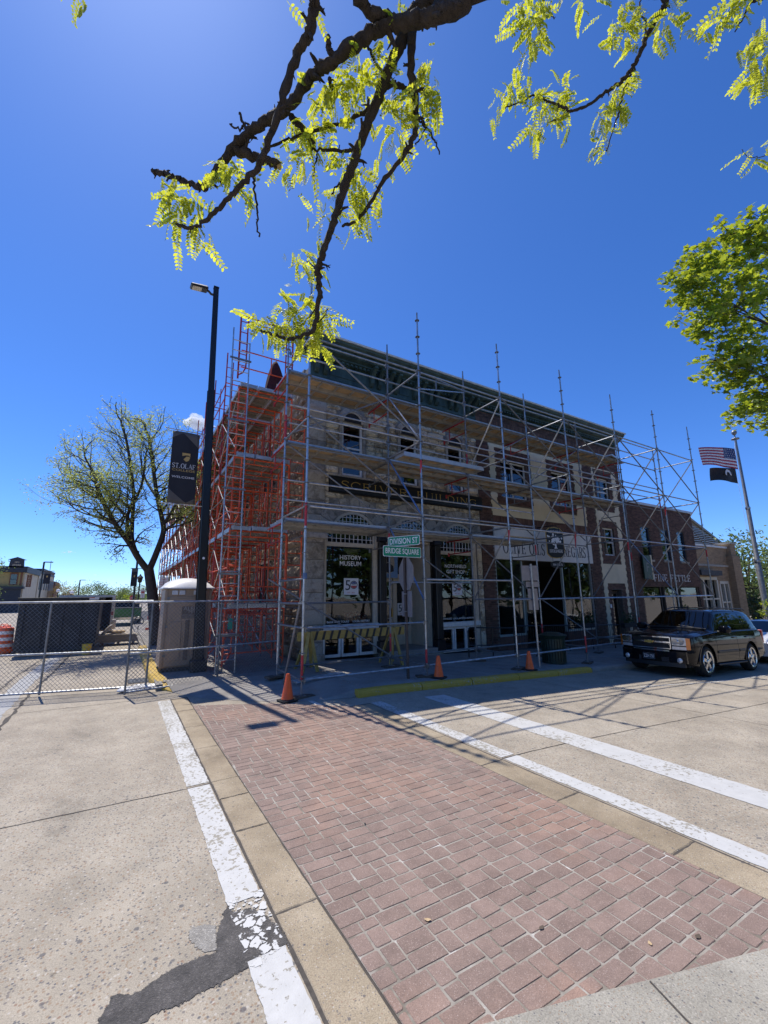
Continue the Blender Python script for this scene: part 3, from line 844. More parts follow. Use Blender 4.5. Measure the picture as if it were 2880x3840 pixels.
def wall_sheet(mb, x0, x1, z0, z1, y, holes, depth=.25, back=False):
    """a wall plane with openings and their reveals (holes: x0, x1, z0, z1)"""
    X = sorted({x0, x1, *[h[0] for h in holes], *[h[1] for h in holes]}); Z = sorted({z0, z1, *[h[2] for h in holes], *[h[3] for h in holes]})
    for a, b in zip(X[:-1], X[1:]):
        for c, d in zip(Z[:-1], Z[1:]):
            mx, mz = (a + b) / 2, (c + d) / 2
            if any(h[0] < mx < h[1] and h[2] < mz < h[3] for h in holes) or mx < x0 or mx > x1 or mz < z0 or mz > z1: continue
            mb.add([(a, y, c), (b, y, c), (b, y, d), (a, y, d)], [(0, 1, 2, 3)])
    for a, b, c, d in holes:
        mb.add([(a, y, c), (b, y, c), (b, y, d), (a, y, d), (a, y + depth, c), (b, y + depth, c), (b, y + depth, d), (a, y + depth, d)], [(0, 1, 5, 4), (1, 2, 6, 5), (2, 3, 7, 6), (3, 0, 4, 7)])

def arc(cx, cz, r, a0, a1, n):
    return [(cx + r * math.cos(a0 + (a1 - a0) * i / n), cz + r * math.sin(a0 + (a1 - a0) * i / n)) for i in range(n + 1)]

def sash_window(parent, x0, x1, z0, z1, y, mat='white_trim', gl='glass_upper', rail=.5, mull=0, fw=.06):
    w = slab('window', mat, parent, x0, x0 + fw, y - .03, y + .05, z0, z1)
    mb = MB()
    mb.box(x1 - fw, x1, y - .03, y + .05, z0, z1); mb.box(x0 + fw, x1 - fw, y - .03, y + .05, z0, z0 + fw); mb.box(x0 + fw, x1 - fw, y - .03, y + .05, z1 - fw, z1)
    mb.build('frame', mat, w)
    if rail:
        zr = z0 + (z1 - z0) * rail; slab('meeting_rail', mat, w, x0 + fw, x1 - fw, y - .02, y + .045, zr - .03, zr + .03)
    for i in range(mull):
        xm = x0 + (x1 - x0) * (i + 1) / (mull + 1); slab('mullion', mat, w, xm - .035, xm + .035, y - .026, y + .046, z0 + fw, z1 - fw)
    slab('pane', gl, w, x0 + fw * .5, x1 - fw * .5, y + .01, y + .02, z0 + fw * .5, z1 - fw * .5)
    mb = MB(); mb.box(x0 - .02, x1 + .02, y + .28, y + .9, z0 - .02, z1 + .02); mb.build('dark_room', 'dark_interior', w)
    mb = MB(); mb.box(x0 + fw, x1 - fw, y + .12, y + .13, z0 + (z1 - z0) * .62, z1 - fw); mb.build('blind', 'mid_interior', w)
    return w

# ---- stone corner building
SX0, SX1 = 4.44, 11.42
scriver = thing('stone_building', 'pale limestone corner building with green cornice, arched windows and black name board', 'building', (8, FY, .15))
ZB = -.15
top_wins = [(5.56, 6.32), (7.78, 8.52), (9.93, 10.66)]
WZ0, WZ1, WR = 5.70, 7.50, .38
holes = [(a, b, WZ0, WZ1) for a, b in top_wins]
store = [(5.03, 6.90, ZB, 3.95), (7.02, 9.28, ZB, 3.95), (9.42, 11.18, ZB, 3.95)]
mb = MB(); wall_sheet(mb, SX0 + .03, SX1, ZB, 8.9, FY + .02, holes + store, .45)
mb.box(SX0 + .03, SX0 + .5, FY + .3, 27.9, ZB, 9.2)
mb.box(SX0, SX1, FY + .6, 27.9, 9.0, 9.3)
mb.build('wall', 'mortar', scriver)
slab('back_wall', 'dark_interior', scriver, SX0 + .5, SX1, FY + 4.0, FY + 4.2, ZB, 9)
slab('floor_slab', 'mid_interior', scriver, SX0 + .5, SX1 + 10, FY + .5, FY + 4, 4.75, 5.0)
slab('shop_floor', 'mid_interior', scriver, SX0 + .5, SX1, FY + .5, FY + 4, -.3, .22)
slab('party_wall', 'dark_interior', scriver, SX1 - .1, SX1 + .1, FY + .3, 27, ZB, 9)
# rock-faced stones, each its own piece
def stone_mesh(seed, mat, w=1.0, h=1.0, nx=7, nz=4, bulge=.05, jag=.022):
    r = random.Random(seed); mb = MB()
    for j in range(nz + 1):
        for i in range(nx + 1):
            u, v = i / nx, j / nz
            e = min(u, 1 - u) * nx, min(v, 1 - v) * nz
            k = min(1.0, min(e))
            jx, jz = (r.uniform(-.25, .25) / nx, r.uniform(-.25, .25) / nz) if 0 < i < nx and 0 < j < nz else (0, 0)
            mb.v.append(((u + jx - .5) * w, -(bulge * k * (.55 + .45 * r.random()) + r.uniform(0, jag) * k), (v + jz - .5) * h))
    for j in range(nz):
        for i in range(nx): mb.f.append((j * (nx + 1) + i, j * (nx + 1) + i + 1, (j + 1) * (nx + 1) + i + 1, (j + 1) * (nx + 1) + i))
    # rim back into the wall
    ring = [i for i in range(nx + 1)] + [j * (nx + 1) + nx for j in range(1, nz + 1)] + [nz * (nx + 1) + i for i in range(nx - 1, -1, -1)] + [j * (nx + 1) for j in range(nz - 1, 0, -1)]
    b0 = len(mb.v); mb.v += [(mb.v[i][0], .06, mb.v[i][2]) for i in ring]
    for a in range(len(ring)): mb.f.append((ring[a], ring[(a + 1) % len(ring)], b0 + (a + 1) % len(ring), b0 + a))
    return mb.mesh('stone', mat)
stones = [stone_mesh(i, 'limestone') for i in range(9)]
astones = [stone_mesh(50 + i, 'arch_stone', bulge=.02, jag=.008) for i in range(3)]
def put_stone(x0, x1, z0, z1, y=FY + .02, lib=stones, parent=None, rr=random):
    j = .008
    M = Matrix.Translation(((x0 + x1) / 2, y, (z0 + z1) / 2)) @ Matrix.Diagonal(((x1 - x0 - 2 * j) * (1 if rr.random() < .5 else -1), 1, (z1 - z0 - 2 * j) * (1 if rr.random() < .5 else -1), 1))
    link('stone', lib[rr.randrange(len(lib))], parent or scriver, True, M)
rr = random.Random(3)
z = 3.95; cnt = 0
ARC = [(5.98, 3.70, 1.28), (8.14, 3.70, 1.28), (10.26, 3.70, 1.24)]
while z < 8.72:
    h = rr.choice((.17, .19, .21, .23, .26))
    z1 = min(z + h, 8.78)
    segs = [(5.0, SX1 - .02)]
    for a, b in top_wins:
        cx = (a + b) / 2
        for zz in (z + .02, z1 - .02):
            if WZ0 - .16 < zz < WZ1: lo_, hi_ = a - .10, b + .10
            elif WZ1 <= zz < WZ1 + WR + .15:
                w2 = math.sqrt(max(0, (WR + .17) ** 2 - max(0, zz - WZ1) ** 2)); lo_, hi_ = cx - w2, cx + w2
            else: continue
            ns = []
            for s0, s1 in segs:
                if hi_ <= s0 or lo_ >= s1: ns.append((s0, s1)); continue
                if lo_ - s0 > .08: ns.append((s0, lo_))
                if s1 - hi_ > .08: ns.append((hi_, s1))
            segs = ns
    for cx, cz, rad in ARC:
        for zz in (z + .02, z1 - .02):
            if zz - cz < rad:
                w2 = math.sqrt(max(0, rad ** 2 - (zz - cz) ** 2)); lo_, hi_ = cx - w2, cx + w2; ns = []
                for s0, s1 in segs:
                    if hi_ <= s0 or lo_ >= s1: ns.append((s0, s1)); continue
                    if lo_ - s0 > .08: ns.append((s0, lo_))
                    if s1 - hi_ > .08: ns.append((hi_, s1))
                segs = ns
    for s0, s1 in segs:
        x = s0
        while x < s1 - .02:
            w = rr.uniform(.28, .78); 
            if s1 - (x + w) < .2: w = s1 - x
            put_stone(x, min(x + w, s1), z, z1, rr=rr); x += w; cnt += 1
    z = z1
# corner pier of large smooth blocks and narrow pier at the far end
z = .2
for h in (.45, .5, .42, .48, .4, .55, .5, .35, .5, .45, .5, .42, .5, .46, .5, .45, .5, .46):
    z1 = min(z + h, 8.78)
    if z1 - z > .1: put_stone(SX0 - .02, 5.0, z, z1, FY - .03, astones, rr=rr)
    z = z1
    if z > 8.7: break
slab('pier_capital', 'arch_stone', scriver, SX0 - .06, 5.08, FY - .12, FY + .1, 3.62, 3.80, b=.02)
slab('pier_base', 'arch_stone', scriver, SX0 - .05, 5.05, FY - .10, FY + .1, .12, .34, b=.02)
for z, h in ((.15, .5), (.65, .5), (1.15, .5), (1.65, .5), (2.15, .5), (2.65, .5), (3.15, .5), (3.65, .5)):
    put_stone(11.18, SX1 - .02, z, z + h, rr=rr)
# side wall of warm rubble stone
for k in range(150):
    pass
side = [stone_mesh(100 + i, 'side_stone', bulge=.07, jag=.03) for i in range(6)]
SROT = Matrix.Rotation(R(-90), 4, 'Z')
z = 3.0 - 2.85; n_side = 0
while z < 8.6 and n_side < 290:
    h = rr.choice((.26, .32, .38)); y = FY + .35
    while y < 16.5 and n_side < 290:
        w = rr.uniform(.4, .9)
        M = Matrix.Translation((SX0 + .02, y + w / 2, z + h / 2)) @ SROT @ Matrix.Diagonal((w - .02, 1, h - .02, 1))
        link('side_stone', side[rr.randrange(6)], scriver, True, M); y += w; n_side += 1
    z += h
mb = MB(); z = .15
base_m = side
allm = MB()
def mesh_into(mb, me, M):
    n = len(mb.v); mb.v += [tuple(M @ v.co) for v in me.vertices]; mb.f += [tuple(i + n for i in p.vertices) for p in me.polygons]
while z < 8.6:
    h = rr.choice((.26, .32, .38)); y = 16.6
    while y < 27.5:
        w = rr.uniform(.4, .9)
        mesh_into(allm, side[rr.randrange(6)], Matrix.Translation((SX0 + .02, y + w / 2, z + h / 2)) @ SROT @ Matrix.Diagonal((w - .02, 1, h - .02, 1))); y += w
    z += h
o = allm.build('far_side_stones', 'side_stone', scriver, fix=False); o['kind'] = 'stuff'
for yy in (15.0, 19.0, 23.0):
    for zz in (1.2, 5.6):
        w = slab('side_window', 'cream_trim', scriver, SX0 - .10, SX0 - .05, yy, yy + 1.0, zz, zz + 2.0)
        slab('pane', 'dark_interior', w, SX0 - .12, SX0 - .10, yy + .08, yy + .92, zz + .08, zz + 1.92)

# voussoir arches over the shopfront and the upper windows
def voussoirs(cx, cz, ri, ro, n, y0, y1, mat, name='voussoir', a0=0.0, a1=math.pi):
    for i in range(n):
        a, b = a0 + (a1 - a0) * i / n + .008, a0 + (a1 - a0) * (i + 1) / n - .008
        q = arc(0, 0, ri, a, b, 4) + arc(0, 0, ro, b, a, 4)
        mb = MB(); mb.prism(q, (cx, y0 - rr.uniform(0, .012), cz), (1, 0, 0), (0, 0, 1), (0, 1, 0), y1 - y0)
        mb.build(name, mat, scriver)
for ai, (cx, cz, rad) in enumerate(ARC):
    voussoirs(cx, cz, rad - .44, rad, 9, FY - .075 - .004 * ai, FY + .03, 'arch_stone', a0=.2, a1=math.pi - .2)
    ri = rad - .445; z0 = 3.96
    def seg(r_): 
        a_ = math.asin((z0 - cz) / r_); return arc(0, 0, r_, a_, math.pi - a_, 22)
    q = seg(ri) + seg(ri - .085)[::-1]
    mb = MB(); mb.prism(q, (cx, FY - .045, cz), (1, 0, 0), (0, 0, 1), (0, 1, 0), .06); at = mb.build('arch_trim', 'cream_trim', scriver)
    mb = MB(); mb.prism(seg(ri - .08), (cx, FY + .012, cz), (1, 0, 0), (0, 0, 1), (0, 1, 0), .006); mb.build('backing', 'dark_interior', at)
    mb = MB(); mb.prism(seg(ri - .08), (cx, FY - .004, cz), (1, 0, 0), (0, 0, 1), (0, 1, 0), .006); mb.build('pane', 'glass_upper', at)
    mb = MB(); r_ = ri - .085
    for i in range(-5, 6):
        x = i * .125
        if abs(x) < r_ * .93: mb.box(cx + x - .008, cx + x + .008, FY - .022, FY - .008, z0, cz + math.sqrt(r_ ** 2 - x * x))
    for k in range(1, 4):
        zz = z0 - cz + k * .125
        if zz < r_: w2 = math.sqrt(r_ ** 2 - zz * zz); mb.box(cx - w2, cx + w2, FY - .020, FY - .010, cz + zz - .008, cz + zz + .008)
    mb.build('glazing_bars', 'white_trim', at)
    slab('arch_sill', 'cream_trim', scriver, cx - ri, cx + ri, FY - .06, FY + .02, 3.90, 3.955, b=.006)
for a, b in top_wins:
    cx = (a + b) / 2
    voussoirs(cx, WZ1, WR, WR + .15, 7, FY - .045, FY + .15, 'arch_stone', 'arch_block')
    mb = MB(); mb.box(a - .10, a, FY - .04, FY + .15, WZ0 - .02, WZ1); mb.box(b, b + .10, FY - .04, FY + .15, WZ0 - .02, WZ1); mb.build('jamb', 'arch_stone', scriver)
    slab('sill', 'arch_stone', scriver, a - .16, b + .16, FY - .09, FY + .2, WZ0 - .16, WZ0 - .02, b=.012)
    sash_window(scriver, a, b, WZ0, WZ1 + .02, FY + .09, rail=.52, fw=.075)
    q = arc(0, 0, WR, 0, math.pi, 16); mb = MB(); mb.prism(q, (cx, FY + .002, WZ1 + .022), (1, 0, 0), (0, 0, 1), (0, 1, 0), .014); mb.build('fanlight_board', 'black_matte', scriver)
    q2 = arc(0, 0, WR, 0, math.pi, 16) + arc(0, 0, WR - .06, math.pi, 0, 16); mb = MB(); mb.prism(q2, (cx, FY - .028, WZ1 + .022), (1, 0, 0), (0, 0, 1), (0, 1, 0), .05); mb.build('fanlight_trim', 'cream_trim', scriver)

# name board
nb = thing('name_board', 'long black board with gold letters reading SCRIVER BUILDING', 'sign', (8.3, FY - .08, 5.1))
slab('board', 'black_paint', nb, 5.12, 11.42, FY - .16, FY - .09, 5.10, 5.58, b=.01)
slab('edge', 'black_matte', nb, 5.09, 11.45, FY - .09, FY - .06, 5.07, 5.61)
mk('gold', (.62, .42, .12), .4, .35, var=.1)
def serif(txt, x0, x1, z0, h, y, mat, parent, thick=.17):
    """capitals with heavy stems, thin bars and slab serifs, from strokes"""
    G = {  # strokes in a unit box: (kind, coords); T thick stem, t thin, A arc
        'S': [('c', [(.92, .78), (.80, .95), (.5, 1.0), (.2, .93), (.08, .76), (.2, .6), (.5, .5), (.8, .4), (.92, .24), (.8, .07), (.5, 0), (.2, .05), (.08, .22)], [.5, .6, .7, .9, 1, 1, 1, 1, 1, .9, .7, .6, .5]), ('v', .92, .78, .96), ('v', .08, .04, .22)],
        'C': [('c', [(.92, .76), (.78, .94), (.52, 1.0), (.25, .9), (.08, .66), (.06, .5), (.08, .34), (.25, .1), (.52, 0), (.78, .06), (.94, .24)], [.5, .6, .7, .9, 1.1, 1.2, 1.1, .9, .7, .6, .5]), ('v', .92, .74, .96)],
        'G': [('c', [(.92, .76), (.78, .94), (.52, 1.0), (.25, .9), (.08, .66), (.06, .5), (.08, .34), (.25, .1), (.52, 0), (.74, .04), (.86, .12)], [.5, .6, .7, .9, 1.1, 1.2, 1.1, .9, .7, .6, .6]), ('v', .92, .74, .96), ('T', .86, 0, .42), ('h', .62, 1.0, .42)],
        'O': [('c', [(.5 + .45 * math.cos(t * math.pi / 8 + .2), .5 + .5 * math.sin(t * math.pi / 8 + .2)) for t in range(17)], [.55 + .6 * abs(math.cos(t * math.pi / 8 + .2)) for t in range(17)])],
        'R': [('T', .16, 0, 1), ('s', .16, 0), ('s', .16, 1), ('c', [(.2, .98), (.6, .98), (.82, .86), (.86, .74), (.8, .6), (.6, .5), (.2, .5)], [.5, .55, .9, 1.1, .9, .55, .5]), ('d', .5, .5, .92, 0), ('s', .92, 0)],
        'I': [('T', .5, 0, 1), ('s', .5, 0), ('s', .5, 1)],
        'V': [('d', .12, 1, .5, 0), ('n', .88, 1, .5, 0), ('s', .12, 1), ('s', .88, 1)],
        'A': [('n', .1, 0, .5, 1), ('d', .5, 1, .9, 0), ('h', .24, .76, .34), ('s', .1, 0), ('s', .9, 0)],
        'E': [('T', .16, 0, 1), ('s', .16, 0), ('s', .16, 1), ('h', .16, .86, .97), ('h', .16, .7, .5), ('h', .16, .9, .03), ('v', .85, .8, 1), ('v', .89, 0, .2), ('v', .69, .4, .6)],
        'F': [('T', .16, 0, 1), ('s', .16, 0), ('s', .16, 1), ('h', .16, .86, .97), ('h', .16, .7, .5), ('v', .85, .78, 1), ('v', .69, .4, .6)],
        'B': [('T', .16, 0, 1), ('s', .16, 0), ('s', .16, 1), ('c', [(.2, .98), (.55, .98), (.76, .88), (.8, .76), (.74, .62), (.52, .52), (.2, .52)], [.5, .55, .9, 1.1, .9, .55, .5]), ('c', [(.2, .52), (.6, .52), (.84, .4), (.89, .27), (.84, .12), (.6, .02), (.2, .02)], [.5, .55, .9, 1.1, .9, .55, .5])],
        'U': [('T', .16, .25, 1), ('s', .16, 1), ('c', [(.16, .3), (.2, .12), (.36, .02), (.52, 0), (.7, .03), (.82, .14), (.86, .3)], [1.1, 1, .8, .6, .55, .5, .5]), ('v', .86, .28, 1), ('s', .86, 1)],
        'L': [('T', .16, 0, 1), ('s', .16, 0), ('s', .16, 1), ('h', .16, .9, .03), ('v', .89, 0, .24)],
        'D': [('T', .16, 0, 1), ('s', .16, 0), ('s', .16, 1), ('c', [(.2, .98), (.55, .98), (.82, .82), (.92, .5), (.82, .18), (.55, .02), (.2, .02)], [.5, .6, 1, 1.2, 1, .6, .5])],
        'N': [('v', .14, 0, 1), ('d', .14, 1, .86, 0), ('v', .86, 0, 1), ('s', .14, 0), ('s', .1, 1), ('s', .86, 1)],
        'T': [('T', .5, 0, 1), ('s', .5, 0), ('h', .06, .94, .97), ('v', .07, .76, 1), ('v', .93, .76, 1)],
        '&': [('c', [(.95, .05), (.7, .2), (.35, .6), (.28, .82), (.42, 1), (.58, .85), (.5, .65), (.2, .42), (.1, .22), (.28, .02), (.55, .05), (.85, .45)], [.9, 1, 1, .8, .6, .6, .6, .8, 1.1, .8, .7, .5])],
        '.': [('T', .4, 0, .14)]}
    wd = {'I': .42, ' ': .5, 'L': .82, 'E': .85, 'F': .82, '.': .35, 'S': .75, 'T': .85, 'B': .85, 'R': .95, 'O': 1.05, 'C': 1.0, 'G': 1.05, 'D': 1.05, 'N': 1.05, 'A': 1.05, 'V': 1.0, 'U': 1.0, '&': 1.0}
    gap = .18; tot = sum(wd.get(c, 1) + gap for c in txt) - gap
    u = (x1 - x0) / tot; x = x0
    T, t = thick * h * .55, thick * h * .20
    for ch in txt:
        w = wd.get(ch, 1) * u
        if ch in G:
            mb = MB(); e = [0.0]
            def bar(ax, az, bx, bz, th):
                p, q = Vector((x + ax * w, 0, z0 + az * h)), Vector((x + bx * w, 0, z0 + bz * h))
                d = (q - p); l = d.length; d.normalize(); nn = Vector((-d.z, 0, d.x)) * th / 2
                e[0] += .0006
                yy = y - e[0]
                mb.add([(v.x, yy, v.z) for v in (p - nn, q - nn, q + nn, p + nn)] + [(v.x, y + .012, v.z) for v in (p - nn, q - nn, q + nn, p + nn)], [(0, 1, 2, 3), (0, 1, 5, 4), (1, 2, 6, 5), (2, 3, 7, 6), (3, 0, 4, 7)])
            for st in G[ch]:
                k = st[0]
                if k == 'T': bar(st[1], st[2], st[1], st[3], T)
                elif k == 'v': bar(st[1], st[2], st[1], st[3], t)
                elif k == 'h': bar(st[1], st[3], st[2], st[3], t)
                elif k == 'd': bar(st[1], st[2], st[3], st[4], T)
                elif k == 'n': bar(st[1], st[2], st[3], st[4], t)
                elif k == 's':
                    bw = .17 * h / w; zz = .02 if st[2] == 0 else .98; bar(st[1] - bw, zz, st[1] + bw, zz, t)
                elif k == 'c':
                    pts = [Vector((x + a * w, 0, z0 + b * h)) for a, b in st[1]]; n = len(pts); vs = []
                    e[0] += .0006
                    for i, p in enumerate(pts):
                        d = (pts[min(i + 1, n - 1)] - pts[max(i - 1, 0)]).normalized(); nn = Vector((-d.z, 0, d.x)) * T * .5 * st[2][i]
                        vs += [(p + nn), (p - nn)]
                    mb.add([(v.x, y - e[0], v.z) for v in vs] + [(v.x, y + .012, v.z) for v in vs], [(2 * i, 2 * i + 1, 2 * i + 3, 2 * i + 2) for i in range(n - 1)] + [(2 * i, 2 * i + 2, 2 * i + 2 + 2 * n, 2 * i + 2 * n) for i in range(n - 1)] + [(2 * i + 1, 2 * i + 3, 2 * i + 3 + 2 * n, 2 * i + 1 + 2 * n) for i in range(n - 1)])
            mb.build('letter', mat, parent, fix=False)
        x += w + gap * u
serif('SCRIVER', 5.47, 7.95, 5.22, .24, FY - .168, 'gold', nb)
serif('BUILDING', 8.35, 11.10, 5.22, .24, FY - .168, 'gold', nb)

# shopfronts of the stone building
def shop_window(parent, x0, x1, zs, zt, y, base_z, mat='cream_trim'):
    """display window: posts, head, transom of small panes, sill and glazed bulkhead"""
    w = slab('shop_window', mat, parent, x0, x0 + .10, y - .02, y + .12, base_z, 4.03)
    slab('post', mat, w, x1 - .16, x1, y - .04, y + .12, base_z, 4.03)
    slab('post_moulding', mat, w, x1 - .11, x1 - .05, y - .065, y - .04, zs, zt)
    slab('head', mat, w, x0 + .10, x1 - .16, y - .03, y + .12, zt, zt + .13, b=.008)
    slab('top_rail', mat, w, x0 + .10, x1 - .16, y - .01, y + .12, 3.94, 4.03)
    slab('sill', 'white_trim', w, x0 - .02, x1 + .03, y - .10, y + .14, zs - .16, zs, b=.01)
    slab('pane', 'glass', w, x0 + .08, x1 - .14, y + .04, y + .05, zs, zt)
    slab('transom_pane', 'glass_upper', w, x0 + .10, x1 - .16, y + .05, y + .06, zt + .13, 3.94)
    n = int((x1 - x0) / .15)
    mb = MB()
    for i in range(n): xx = x0 + .14 + i * .15; mb.box(xx - .007, xx + .007, y + .02, y + .045, zt + .13, 3.94)
    mb.box(x0 + .1, x1 - .16, y + .018, y + .043, zt + .245, zt + .26)
    mb.build('glazing_bars', 'white_trim', w)
    # bulkhead below: white framed lights
    k = 3
    for i in range(k):
        a = x0 + .02 + (x1 - x0 - .06) * i / k; b = x0 + .02 + (x1 - x0 - .06) * (i + 1) / k - .03
        f = slab('bulkhead_frame', 'white_trim', w, a, a + .06, y - .03, y + .05, base_z, zs - .17)
        mb = MB(); mb.box(b - .06, b, y - .03, y + .05, base_z, zs - .17); mb.box(a + .06, b - .06, y - .03, y + .05, base_z, base_z + .08); mb.box(a + .06, b - .06, y - .03, y + .05, zs - .24, zs - .17); mb.build('rails', 'white_trim', f)
        slab('pane', 'glass', f, a + .05, b - .05, y + .02, y + .03, base_z + .05, zs - .2)
    return w
b1, b2 = .20, .02
w1 = shop_window(scriver, 5.03, 6.90, 1.12, 3.44, FY + .12, b1)
w3 = shop_window(scriver, 9.40, 11.18, 1.02, 3.36, FY + .12, b2)
slab('interior_back', 'mid_interior', scriver, 5.03, 6.9, FY + 1.9, FY + 2.0, .2, 4)
slab('interior_back', 'mid_interior', scriver, 9.4, 11.2, FY + 1.9, FY + 2.0, .2, 4)
slab('display_shelf', 'raw_wood', scriver, 5.05, 6.9, FY + .3, FY + 1.2, .95, 1.02)
slab('display_shelf', 'raw_wood', scriver, 9.42, 11.16, FY + .3, FY + 1.2, .85, .92)
# black iron columns
def column(x, z0, z1):
    mb = MB(); mb.box(x - .17, x + .17, FY - .12, FY + .2, z0, z0 + .35, b=.015); mb.box(x - .125, x + .125, FY - .08, FY + .16, z0 + .352, z1 - .3, b=.02)
    mb.box(x - .16, x + .16, FY - .11, FY + .19, z1 - .298, z1 - .2, b=.01); mb.box(x - .15, x + .15, FY - .10, FY + .18, z1 - .198, z1, b=.01)
    c = mb.build('iron_column', 'black_paint', scriver)
    for dx in (-.07, 0, .07): slab('flute', 'black_matte', c, x + dx - .014, x + dx + .014, FY - .088, FY - .08, z0 + .5, z1 - .45)
column(7.02, .22, 3.95); column(9.26, .12, 3.95)
slab('entry_beam', 'cream_trim', scriver, 7.16, 9.12, FY + .02, FY + .22, 3.78, 4.03)
slab('entry_step', 'ramp_concrete', scriver, 7.1, 9.2, FY - .1, FY + 1.6, -.1, .24, b=.015)
# recessed entry: two doors, side panels and a sign above
def door(x0, x1, y, z0, z1, mat, zkick, rotz=0):
    d = thing('tmp', '', '')
    return d
for (a, b, kick) in ((7.35, 8.25, .95), (8.35, 9.05, .9)):
    dd = slab('door', 'cream_trim', scriver, a, a + .09, FY + 1.35, FY + 1.42, .24, 2.55)
    mb = MB(); mb.box(b - .09, b, FY + 1.35, FY + 1.42, .24, 2.55); mb.box(a + .09, b - .09, FY + 1.35, FY + 1.42, .24, kick); mb.box(a + .09, b - .09, FY + 1.35, FY + 1.42, 2.42, 2.55); mb.build('rails', 'cream_trim', dd)
    slab('pane', 'glass', dd, a + .08, b - .08, FY + 1.38, FY + 1.39, kick, 2.43)
    slab('transom_frame', 'cream_trim', dd, a, b, FY + 1.35, FY + 1.43, 2.56, 2.70)
    slab('transom_pane', 'glass_upper', dd, a + .06, b - .06, FY + 1.39, FY + 1.40, 2.70, 3.75)
    slab('handle', 'gold', dd, b - .07, b - .04, FY + 1.28, FY + 1.35, 1.2, 1.5)
slab('entry_panel', 'cream_trim', scriver, 8.25, 8.35, FY + 1.3, FY + 1.45, .24, 3.78)
mb = MB(); mb.add([(7.2, FY + .2, .24), (7.35, FY + 1.4, .24), (7.35, FY + 1.4, 3.78), (7.2, FY + .2, 3.78)], [(0, 1, 2, 3)]); mb.add([(9.1, FY + .2, .24), (9.05, FY + 1.4, .24), (9.05, FY + 1.4, 3.78), (9.1, FY + .2, 3.78)], [(0, 1, 2, 3)])
mb.build('entry_side', 'cream_trim', scriver); slab('entry_ceiling', 'cream_trim', scriver, 7.15, 9.15, FY + .2, FY + 1.45, 3.7, 3.76)

# window lettering, posters, displays
text('lettering', 'HISTORY', 'vinyl_white', w1, (5.97, FY + .158, 3.05), (1, 0, 0), (0, 0, 1), w=.74, ext=.002, bold=.012, align='C')
text('lettering', 'MUSEUM', 'vinyl_white', w1, (5.97, FY + .158, 2.86), (1, 0, 0), (0, 0, 1), w=.74, ext=.002, bold=.012, align='C')
text('lettering', 'BANK RAID TOURS', 'vinyl_white', w1, (5.2, FY + .158, 1.16), (1, 0, 0), (0, 0, 1), w=.72, ext=.002, bold=.012); text('lettering', 'LOCAL HISTORY', 'vinyl_white', w1, (6.05, FY + .158, 1.16), (1, 0, 0), (0, 0, 1), w=.60, ext=.002, bold=.012)
text('lettering', 'NORTHFIELD', 'vinyl_white', w3, (10.22, FY + .158, 2.90), (1, 0, 0), (0, 0, 1), w=1.0, ext=.002, bold=.012, align='C')
text('lettering', 'GIFT SHOP', 'vinyl_white', w3, (10.22, FY + .158, 2.70), (1, 0, 0), (0, 0, 1), w=.86, ext=.002, bold=.012, align='C')
text('lettering', 'SOUVENIRS', 'vinyl_white', w3, (9.53, FY + .158, 1.10), (1, 0, 0), (0, 0, 1), w=.42, ext=.002, bold=.012); text('lettering', 'LOCAL ARTISTS & AUTHORS', 'vinyl_white', w3, (10.02, FY + .158, 1.10), (1, 0, 0), (0, 0, 1), w=.98, ext=.002, bold=.012)
mk('poster_white', (.74, .74, .75), .6, var=.02); mk('poster_blue', (.10, .14, .30), .6, var=.05); mk('poster_red', (.5, .07, .06), .6, var=.05); mk('ink', (.02, .02, .03), .6, var=.02)
def poster50(parent, x0, z0, s, label, y=FY + .15):
    p = thing('poster', label, 'poster', (x0, y, z0), group='fifty year posters')
    slab('sheet', 'poster_white', p, x0, x0 + s, y, y + .006, z0, z0 + s)
    text('digit', '5', 'ink', p, (x0 + s * .10, y - .001, z0 + s * .28), (1, 0, 0), (0, 0, 1), w=s * .34, h=s * .6, ext=.001)
    cx, cz = x0 + s * .68, z0 + s * .60
    mb = MB(); q = arc(0, 0, s * .25, 0, 2 * math.pi, 24)[:-1]; qi = arc(0, 0, s * .21, 0, 2 * math.pi, 24)[:-1]
    mb.v = [(cx + a, y - .002, cz + b) for a, b in q] + [(cx + a, y - .002, cz + b) for a, b in qi]; mb.f = [(i, (i + 1) % 24, (i + 1) % 24 + 24, i + 24) for i in range(24)]; mb.build('ring', 'ink', p)
    up = arc(0, 0, s * .20, .3, math.pi - .3, 12); lo = arc(0, 0, s * .20, math.pi + .3, 2 * math.pi - .3, 12)
    MB().add([(cx + a, y - .003, cz + b) for a, b in up], [tuple(range(13))]).build('ring_top', 'poster_blue', p, fix=False)
    MB().add([(cx + a, y - .003, cz + b) for a, b in lo], [tuple(range(13))]).build('ring_base', 'poster_red', p, fix=False)
    text('lettering', 'DAYS', 'ink', p, (cx, y - .003, cz - s * .02), (1, 0, 0), (0, 0, 1), w=s * .26, ext=.001, align='C')
    text('lettering', '1975 - 2025', 'poster_red', p, (x0 + s * .48, y - .001, z0 + s * .09), (1, 0, 0), (0, 0, 1), w=s * .52, ext=.001, align='C')
poster50(w1, 5.74, 1.98, .50, 'white 50 poster in the window under HISTORY MUSEUM')
poster50(w3, 10.02, 1.93, .46, 'white 50 poster in the gift shop window')
poster50(scriver, 8.45, 1.25, .42, 'white 50 poster on the entrance door', FY + 1.33)
